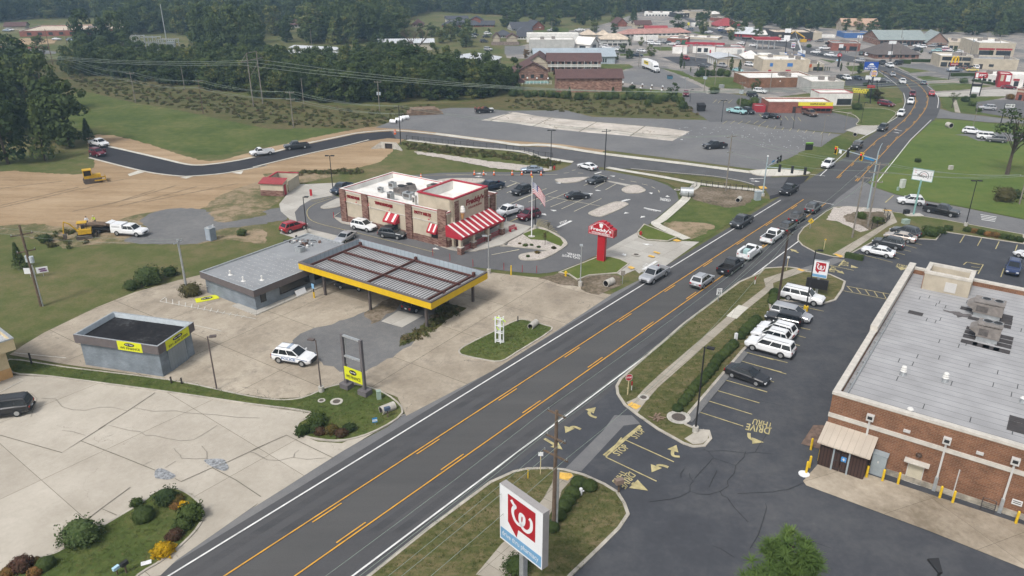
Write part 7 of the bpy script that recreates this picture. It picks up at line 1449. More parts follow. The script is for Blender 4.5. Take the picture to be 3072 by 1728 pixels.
for s,l,z in(("9:1660,1005 1655,935",'short dark stub post, left of the pair by the small office',0),("9:1760,1010 1750,945",'short dark stub post, right of the pair by the small office',0),("9:310,820 270,705",'thin dark leaning post on the grass strip left of the small office',0),("11:108,408 108,350",'short black post at the corner of the grass island',0)):
 p,h=bt(s);mk(thing('stub_post',l,'post',p),'post',DARKM,lambda m:m.box((0,0,h/2),(.14,.14,h),DARKM))
p,h=bt("10:590,175 582,35");t=thing('parking_sign','blue parking sign on a yellow footed post at the shop front','sign',p,SA);mk(t,'post',BLACK,lambda m:m.box((0,0,h/2),(.09,.09,h),BLACK));mk(t,'sleeve',YEL,lambda m:m.cyl((0,0,0),.12,.9,YEL,8));mk(t,'plate',None,lambda m:m.box((0,-.07,h-.35),(.5,.03,.7),M('notice blue white',(.2,.4,.6),.5,.1)))
def hydrant(s,label,mat):
 p=pts(s)[0];t=thing('fire_hydrant',label,'fire hydrant',p);mk(t,'barrel',mat,lambda m:(m.cyl((0,0,0),.2,.08,mat,10),m.cyl((0,0,.08),.14,.6,mat,10),m.ball((0,0,.7),.16,mat,10,6)));mk(t,'nozzle',mat,lambda m:(m.tube([(-.28,0,.5),(.28,0,.5)],.075,mat,8),m.tube([(0,-.25,.45),(0,0,.45)],.09,mat,8)))
hydrant("7:570,1315",'yellow fire hydrant at the edge of the ditch',YEL);hydrant("7:1295,925",'red fire hydrant on the small clipped lawn',SRED);hydrant("7:460,285",'red fire hydrant at the back entrance',SRED);hydrant("15:715,672",'white fire hydrant among the round bushes',SIGNW)
p=pts("7:60,885")[0];t=thing('bench','red metal bench on the restaurant walk','bench',p+Vector((0,0,.15)),R(50))
mk(t,'seat',REDT,lambda m:[m.box((0,-.2+k*.12,.45),(1.7,.08,.03),REDT)for k in range(4)]);mk(t,'backrest',REDT,lambda m:[m.box((0,.24,.55+k*.12),(1.7,.03,.08),REDT)for k in range(4)])
for x in(-.75,.75):mk(t,'leg',REDT,lambda m:(m.box((x,0,.22),(.06,.5,.44),REDT),m.box((x,.0,.65),(.06,.45,.05),REDT)))
GRN=M('utility green',(.28,.36,.31),.6,.1)
for s,l,d,m_ in(("10:1215,1155",'pale green utility pedestal on the sign island',(.45,.45,1.05),GRN),("8:1395,462",'tall pale cabinet on the bright lawn',(.9,.7,1.7),M('pale cabinet',(.5,.52,.48),.6,.1)),("8:1428,812",'green transformer box behind the parked cars',(1.1,.9,.8),GRN),("8:1355,490",'small green pedestal below the pale cabinet',(.35,.35,.7),GRN),("7:2420,582",'grey signal cabinet at the junction corner',(1.1,.8,1.7),CABM),("8:1435,722",'black box on the sign base slab',(.9,.7,.9),BLACK),("8:1865,285",'grey stone box on the bright lawn',(.9,.6,.8),CONC),("11:2210,590",'white pipe stub in the gravel strip beside the bushes',(.3,.3,1.0),SIGNW),("3:1955,905",'grey box on the verge by the clipped shrubs',(1.4,1.0,1.1),CONC),("3:2075,850",'grey utility box on the green verge',(1.5,1.2,1.1),GALV)):
 p=pts(s)[0];t=thing('utility_box',l,'utility box',p,R(20));mk(t,'casing',m_,lambda m:m.box((0,0,d[2]/2),d,m_));mk(t,'lid',m_,lambda m:m.box((0,0,d[2]+.03),(d[0]*1.06,d[1]*1.06,.07),m_))
def bin_(s,l,mat,d=(1.9,1.4,1.5)):
 p=pts(s)[0];t=thing('waste_container',l,'dumpster',p,R(10));x,y,z=d
 mk(t,'body',mat,lambda m:m.add([(-x*.45,-y*.42,.15),(x*.45,-y*.42,.15),(x*.45,y*.42,.15),(-x*.45,y*.42,.15),(-x/2,-y/2,z*.8),(x/2,-y/2,z*.8),(x/2,y/2,z),(-x/2,y/2,z)],[(3,2,1,0),(0,1,5,4),(1,2,6,5),(2,3,7,6),(3,0,4,7)],mat));mk(t,'lid',BLACK,lambda m:m.add([(-x/2,-y/2,z*.8+.03),(x/2,-y/2,z*.8+.03),(x/2,y/2,z+.03),(-x/2,y/2,z+.03)],[(0,1,2,3)],BLACK))
 for k in(-1,1):mk(t,'lifting_bar',mat,lambda m:m.box((k*(x/2+.05),0,z*.55),(.1,y*.6,.12),mat))
bin_("3:1575,765",'blue dumpster by the motel lot',M('dumpster blue',(.06,.16,.22),.6,.15));bin_("3:1875,1075",'dark dumpster with a gated screen by the waffle lot',BLACK,(2.4,1.6,2.4));bin_("6:320,425",'black container inside the cream waste enclosure',BLACK)
p=pts("9:2025,120")[0];t=thing('trash_barrel','grey trash barrel at the corner of the grey shop','trash can',p);mk(t,'drum',M('barrel grey',(.12,.13,.15),.6,.1),lambda m:m.cyl((0,0,.05),.3,.95,M('barrel grey',(0,0,0)),12));mk(t,'rim',GALV,lambda m:m.cyl((0,0,.98),.33,.05,GALV,12))
p=pts("15:1080,650")[0];t=thing('mailbox','brown mailbox leaning at the kerb of the near verge','mailbox',p+Vector((0,0,.1)),R(20));mk(t,'post',WOOD,lambda m:m.box((0,0,.5),(.12,.12,1.0),WOOD));mk(t,'box',M('mailbox brown',(.2,.15,.12),.6,.1),lambda m:m.box((0,0,1.2),(.75,.45,.45),M('mailbox brown',(0,0,0))))
p=pts("10:1300,1335")[0];t=thing('mailbox','dark blue mailbox beside the broken culvert pipe','mailbox',p,R(30));mk(t,'post',WOOD,lambda m:m.box((0,0,.5),(.1,.1,1.0),WOOD));mk(t,'box',M('mailbox blue',(.06,.09,.14),.5,.1),lambda m:m.box((0,0,1.15),(.6,.35,.35),M('mailbox blue',(0,0,0))))
p=pts("13:1225,1430")[0];t=thing('mailbox','black mailbox at the bottom edge of the bushy island','mailbox',p,R(60));mk(t,'post',WOOD,lambda m:m.box((0,0,.45),(.1,.1,.9),WOOD));mk(t,'box',BLACK,lambda m:m.box((0,0,1.05),(.55,.3,.32),BLACK))
p=pts("13:1140,1449")[0];t=thing('newspaper_box','pale blue newspaper tube beside the black mailbox','mailbox',p,R(60));mk(t,'box',M('pale blue board',(.4,.6,.75),.5,.03),lambda m:m.box((0,0,.8),(.5,.25,.25),M('pale blue board',(0,0,0))));mk(t,'post',WOOD,lambda m:m.box((0,0,.4),(.08,.08,.8),WOOD))
for s,l,r in(("10:805,1185",'round manhole cover in the grass of the sign island',.5),("11:1320,1145",'round manhole cover in the walk near the stop sign',.45),("7:1250,1115",'round manhole cover in the concrete drive',.5),("11:1660,1338",'manhole in a wide concrete collar below the round bushes',.9),("10:660,1175",'small drain cover left of the manhole on the sign island',.3),("7:1645,487",'round drain lid on the kerb of the restaurant lot',.45)):
 p=pts(s)[0];t=thing('manhole',l,'manhole cover',p+Vector((0,0,.14)));mk(t,'collar',CONC,lambda m:m.cyl((0,0,0),r*1.35,.03,CONC,16));mk(t,'lid',None,lambda m:m.cyl((0,0,.02),r*.8,.025,M('iron lid',(.09,.075,.065),.8,.2,4),16))
def pipe(s,l,r,yaw,L_=1.6,mat=CONC):
 p=pts(s)[0];t=thing('culvert_pipe',l,'pipe',p+Vector((0,0,.02)),yaw);n=14
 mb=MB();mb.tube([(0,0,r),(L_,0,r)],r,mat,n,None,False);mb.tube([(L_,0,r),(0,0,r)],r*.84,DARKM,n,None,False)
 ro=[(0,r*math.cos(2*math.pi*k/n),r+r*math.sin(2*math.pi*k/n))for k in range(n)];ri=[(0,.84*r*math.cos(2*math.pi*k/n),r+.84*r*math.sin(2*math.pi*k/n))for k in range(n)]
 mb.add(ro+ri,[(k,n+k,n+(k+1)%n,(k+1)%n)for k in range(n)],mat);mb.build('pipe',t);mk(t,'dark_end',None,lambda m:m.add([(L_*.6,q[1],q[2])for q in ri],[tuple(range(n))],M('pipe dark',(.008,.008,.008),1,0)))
pipe("10:1235,1300",'crushed culvert pipe end on the sign island',.45,R(40));pipe("11:228,480",'dark culvert pipe end in the grass island',.4,R(60));pipe("7:955,1420",'concrete culvert end in the ditch',.5,R(45));pipe("7:1800,548",'large corrugated culvert mouth below the railing',.9,R(170),2.5,GALV);pipe("7:2230,605",'small dark culvert in the far ditch bank',.45,R(60));pipe("f:1160,1190",'dark culvert pipe end in the bright lawn',.7,R(100));pipe("4:940,1318",'culvert end in the verge beside the main road',.5,R(60))
for k,s in enumerate(("2:1325,1190","2:1375,1175","2:1405,1160","2:1440,1155")):pipe(s,'%s white concrete pipe section lying at the pasture edge'%('first','second','third','fourth')[k],.55,R(-20+k*14),1.9,SIGNW)
p=pts("6:1310,85")[0];t=thing('culvert_headwall','concrete culvert headwall with sloping wings in the bare soil','headwall',p,R(-15));mk(t,'wall',CONC,lambda m:(m.box((-1.5,0,.8),(1.0,.3,1.6),CONC),m.box((1.5,0,.8),(1.0,.3,1.6),CONC),m.box((0,0,1.45),(2.0,.3,.3),CONC)));mk(t,'wing',CONC,lambda m:[m.add([(k*2,-.15,0),(k*4,-1.4,0),(k*4,-1.4,.3),(k*2,-.15,1.6),(k*2,.15,0),(k*4,-1.1,0),(k*4,-1.1,.3),(k*2,.15,1.6)],[(0,1,2,3),(4,7,6,5),(3,2,6,7),(1,5,6,2)],CONC)for k in(-1,1)]);mk(t,'opening',DARKM,lambda m:m.box((0,.2,.65),(2.0,.1,1.3),DARKM))
p=pts("2:1648,1098")[0];t=thing('timber_stack','stack of long timbers on the old lot by the wood','timber',p,R(12));TIM=M('sawn timber',(.2,.14,.1),.9,.3,1.5)
for k in range(4):mk(t,'timber_layer',TIM,lambda m:[m.box(((-1)**k*.2,-2+j*.85,.25+k*.45),(10.5-k,.7,.32),TIM)for j in range(5)])
# machines at the bare soil
CATY=M('machine yellow',(.5,.3,.02),.55,.15,2);TRK=M('steel track',(.08,.065,.055),.9,.3,5)
def tracks(t,L_,w,h,off):
 for k in(-1,1):
  prof=[(-L_/2,h*.5),(-L_/2+h*.3,0),(L_/2-h*.3,0),(L_/2,h*.5),(L_/2-h*.3,h),(-L_/2+h*.3,h)];n=6
  mk(t,'track',TRK,lambda m:m.add([(x,k*off-w/2,z)for x,z in prof]+[(x,k*off+w/2,z)for x,z in prof],[tuple(reversed(range(n))),tuple(range(n,2*n))]+[(i,(i+1)%n,n+(i+1)%n,n+i)for i in range(n)],TRK))
P=pts("5:800,420 1000,395");d=P[1]-P[0];t=thing('bulldozer','yellow bulldozer with its blade towards the new road','bulldozer',(P[0]+P[1])/2,math.atan2(d.y,d.x))
tracks(t,3.6,.6,1.0,.95);mk(t,'body',CATY,lambda m:(m.box((.5,0,1.3),(2.3,1.1,.8),CATY),m.box((-1.0,0,1.15),(1.0,1.5,.7),CATY)))
cab=mk(t,'cab',CATY,lambda m:(m.box((-.75,0,2.75),(1.7,1.6,.16),CATY),[m.box((-.75+x,y,2.1),(.12,.12,1.2),CATY)for x in(-.75,.75)for y in(-.7,.7)]));mk(cab,'window',GLASS,lambda m:m.box((-.75,0,2.1),(1.35,1.2,1.0),GLASS));mk(t,'blade',CATY,lambda m:m.add([(2.5,-1.6,.1),(2.5,1.6,.1),(2.35,1.6,.6),(2.35,-1.6,.6),(2.5,-1.6,1.1),(2.5,1.6,1.1)],[(0,1,2,3),(3,2,5,4),(1,0,3,2),(2,3,4,5)],CATY));mk(t,'push_arm',CATY,lambda m:[m.box((1.4,y,.6),(2.2,.15,.2),CATY)for y in(-1.35,1.35)])
P=pts("5:720,955 930,930");d=P[1]-P[0];t=thing('mini_excavator','small yellow excavator with its arm raised beside the log trailer','excavator',(P[0]+P[1])/2,math.atan2(d.y,d.x))
tracks(t,2.6,.45,.6,.85);mk(t,'body',CATY,lambda m:(m.cyl((0,0,.6),.55,.25,TRIM,12),m.box((.15,0,1.2),(2.0,1.6,.75),CATY)));mk(t,'canopy',CATY,lambda m:(m.box((-.1,.2,2.65),(1.5,1.3,.12),CATY),[m.tube([(x,y,1.5),(x,y,2.62)],.04,TRIM,5)for x in(-.7,.5)for y in(-.35,.75)]));mk(t,'boom',CATY,lambda m:m.tube([(-.8,-.3,1.3),(-1.8,-.3,2.7),(-2.6,-.3,3.2)],.15,CATY,6,.1));mk(t,'stick',CATY,lambda m:m.tube([(-2.6,-.3,3.2),(-3.0,-.3,1.2)],.1,CATY,6));mk(t,'bucket',TRK,lambda m:m.box((-2.85,-.3,.75),(.5,.7,.7),TRK));mk(t,'blade',TRK,lambda m:m.box((1.75,0,.4),(.1,1.8,.6),TRK));mk(t,'seat',TRIM,lambda m:m.box((-.1,.2,1.75),(.5,.5,.5),TRIM))
P=pts("5:830,880 1100,885");d=P[1]-P[0];t=thing('trailer','flat trailer piled with logs behind the white topper pickup','trailer',(P[0]+P[1])/2,math.atan2(d.y,d.x))
mk(t,'deck',TRIM,lambda m:(m.box((0,0,.75),(5.8,2.1,.15),TRIM),m.box((3.6,0,.6),(1.6,.15,.12),TRIM)))
for x in(-.6,.5):
 for y in(-1.1,1.1):o=mk(t,'wheel',TYRE,lambda m:m.tube([(x,y-.12,.4),(x,y+.12,.4)],.38,TYRE,12));mk(o,'rim',RIM,lambda m:m.tube([(x,y-.14,.4),(x,y+.14,.4)],.2,RIM,8))
rr=random.Random(5);lg=thing('log_pile','pile of rough brown logs on the flat trailer','logs',t.location.copy(),t.rotation_euler.z)
for k in range(22):a=rr.uniform(-.25,.25);y,z=rr.uniform(-.85,.85),.98+rr.uniform(0,.55);x=rr.uniform(-.8,.8);l_=rr.uniform(1.6,2.6);mk(lg,'log',WOOD,lambda m:m.tube([(x-l_,y-a,z),(x+l_,y+a,z+rr.uniform(-.1,.1))],rr.uniform(.1,.18),WOOD,6))
p=pts("5:2045,965")[0];t=thing('portable_toilet','grey portable toilet beside the gravel yard','portable toilet',p,R(-30));TG=M('toilet grey',(.24,.28,.33),.6,.1)
mk(t,'cabin',TG,lambda m:m.box((0,0,1.1),(1.2,1.2,2.1),TG));mk(t,'roof',GALV,lambda m:m.add([(-.66,-.66,2.15),(.66,-.66,2.15),(.66,.66,2.15),(-.66,.66,2.15),(0,-.5,2.5),(0,.5,2.5)],[(0,1,4),(1,2,5,4),(2,3,5),(3,0,4,5)],GALV));mk(t,'door',TG,lambda m:m.box((0,-.62,1.05),(.85,.04,1.85),M('toilet door',(.3,.34,.39),.6,.1)));mk(t,'vent',SIGNW,lambda m:m.cyl((.4,.4,2.2),.06,.5,SIGNW,6))
# people
SKIN=M('skin',(.42,.25,.18),.6,.05);HAIR=M('dark hair',(.03,.02,.016),.8,.1)
def person(s,label,shirt,trousers,yaw,pose=0.0,hat=None):
 p=pts(s)[0];t=thing('person',label,'person',p,yaw)
 V,E,Rr=[],[],[]
 def v(x,y,z,r,par=None):
  V.append((x,y,z));Rr.append(r)
  if par is not None:E.append((par,len(V)-1))
  return len(V)-1
 pel=v(0,0,.95,.15);wa=v(0,0,1.1,.14,pel);ch=v(pose*.1,0,1.32,.17,wa);nk=v(pose*.16,0,1.5,.06,ch);hd=v(pose*.2,0,1.6,.085,nk);v(pose*.22,0,1.72,.085,hd)
 for k in(-1,1):
  hp=v(0,k*.1,.88,.1,pel);kn=v(.04+k*.05,k*.12,.5,.065,hp);an=v(k*.06,k*.13,.1,.045,kn);v(.16+k*.06,k*.14,.04,.045,an)
  s_=v(pose*.12,k*.2,1.42,.07,ch);el=v(pose*.15+.08,k*.27,1.15,.048,s_);wr=v(.22+pose*.2,k*.24,.98,.033,el);pa_=v(.27+pose*.22,k*.24,.93,.03,wr)
  for f in range(4):a_=v(.31+pose*.22,k*.24+(f-1.5)*.02,.89,.009,pa_);v(.33+pose*.22,k*.24+(f-1.5)*.02,.85-.006*(f in(1,2)),.008,a_)
  tb=v(.29+pose*.22,k*.21,.93,.01,pa_);v(.32+pose*.22,k*.2,.9,.009,tb)
 me=bpy.data.meshes.new('person_body');me.from_pydata(V,E,[]);o=bpy.data.objects.new('person_body',me);COL.objects.link(o)
 md=o.modifiers.new('skin','SKIN');sd=o.modifiers.new('sub','SUBSURF');sd.levels=1;sd.render_levels=1
 for i,q in enumerate(me.skin_vertices[0].data):q.radius=(Rr[i],Rr[i]);q.use_root=i==0
 dg=bpy.context.evaluated_depsgraph_get();m2=bpy.data.meshes.new_from_object(o.evaluated_get(dg));bpy.data.objects.remove(o)
 for m_ in(SKIN,shirt,trousers,BLACK):m2.materials.append(m_)
 for f in m2.polygons:
  c=f.center;f.use_smooth=True
  f.material_index=3 if c.z<.12 else 2 if c.z<.98 and abs(c.y)<.2 and c.x<.2 else 1 if c.z<1.48 and c.z>1.04 else 0
 link('body',m2,t)
 mk(t,'hair',hat or HAIR,lambda m:m.ball((pose*.2-.02,0,1.71),.105,hat or HAIR,10,6,zs=.8))
 mk(t,'face',None,lambda m:(m.box((pose*.22+.095,.03,1.66),(.012,.02,.012),BLACK),m.box((pose*.22+.095,-.03,1.66),(.012,.02,.012),BLACK),m.box((pose*.22+.105,0,1.63),(.03,.02,.04),SKIN),m.box((pose*.22+.092,0,1.585),(.012,.045,.01),SRED)))
person("5:848,830",'person in a white shirt and dark trousers standing by the log trailer',M('white shirt',(.65,.66,.68),.8,.05),M('dark trousers',(.03,.035,.05),.8,.05),R(-60))
person("5:925,820",'person in a bright yellow work shirt bending over the log trailer',M('yellow work shirt',(.55,.7,.06),.7,.05),M('dark trousers',(0,0,0)),R(-100),1.2,M('white cap',(.6,.6,.58),.7,0))
person("d:1905,635",'person in dark clothes walking by the town road, left of two',BLACK,M('dark trousers',(0,0,0)),R(200));person("d:1948,635",'person in dark clothes walking by the town road, right of two',BLACK,M('dark trousers',(0,0,0)),R(200))
# globe path lamps of the motel
for i,s in enumerate(("3:1122,822 1120,790","3:1212,832 1210,800","3:1310,842 1308,810","3:1402,852 1400,820","3:1505,862 1503,830","3:1392,885 1390,852","3:1495,898 1493,865","3:1292,875 1290,845","3:200,785 195,748","3:292,785 290,750","3:400,790 398,752")):
 p,h=bt(s);t=thing('garden_lamp','white globe lamp on a short post along the motel path' if i<8 else 'white globe lamp by the motel pool','garden lamp',p,0,'globe lamps along the motel path' if i<8 else 'globe lamps by the pool');mk(t,'post',WOOD,lambda m:m.cyl((0,0,0),.25,h*.7,WOOD,6));mk(t,'globe',SIGNW,lambda m:m.ball((0,0,h*.85),.32,SIGNW,8,6))
p=pts("11:1465,1340")[0];t=thing('broken_pallet','broken brown boards lying on the verge tip','boards',p+Vector((0,0,.14)),R(20));rr=random.Random(9)
for k in range(9):mk(t,'plank',TIM,lambda m:m.box((rr.uniform(-.5,.5),rr.uniform(-.5,.5),.03+k*.02),(rr.uniform(.6,1.3),.16,.03),TIM,rr.uniform(-1,1)))
# THE TOWN
CHAR=M('charred wall',(.04,.038,.04),.9,.3,.3);CORR=ribbed('tan corrugated wall',(.44,.41,.34),.9,0,.85,.6,vertical=True);REDW=M('red painted wall',(.3,.025,.035),.7,.1)
BLUEW=M('blue wall',(.05,.12,.3),.6,.1);PEACH=M('peach metal roof',(.42,.28,.2),.7,.1);HIPB=ribbed('grey brown shingle',(.12,.105,.1),.5,R(90),.85,.9,spec=.15);GDR=M('green door',(.02,.09,.05),.6,.1);BLW=M('blue shutter',(.04,.16,.42),.5,.05)
W0=lambda n,a=.04,b=.96,z=(.3,.7),f=.55,face='f',m=None,nm='window':(face,n,a,b,z[0],z[1],f,m,nm)
def units(r,W,D,h,n,seed=1):
 rr=random.Random(seed)
 for k in range(n):x,y=rr.uniform(.15,.85)*W,rr.uniform(.3,.8)*D;mk(r,'rooftop_unit',UNIT,lambda m:m.box((x,y,h+.2),(1.8,1.4,1.2),UNIT))
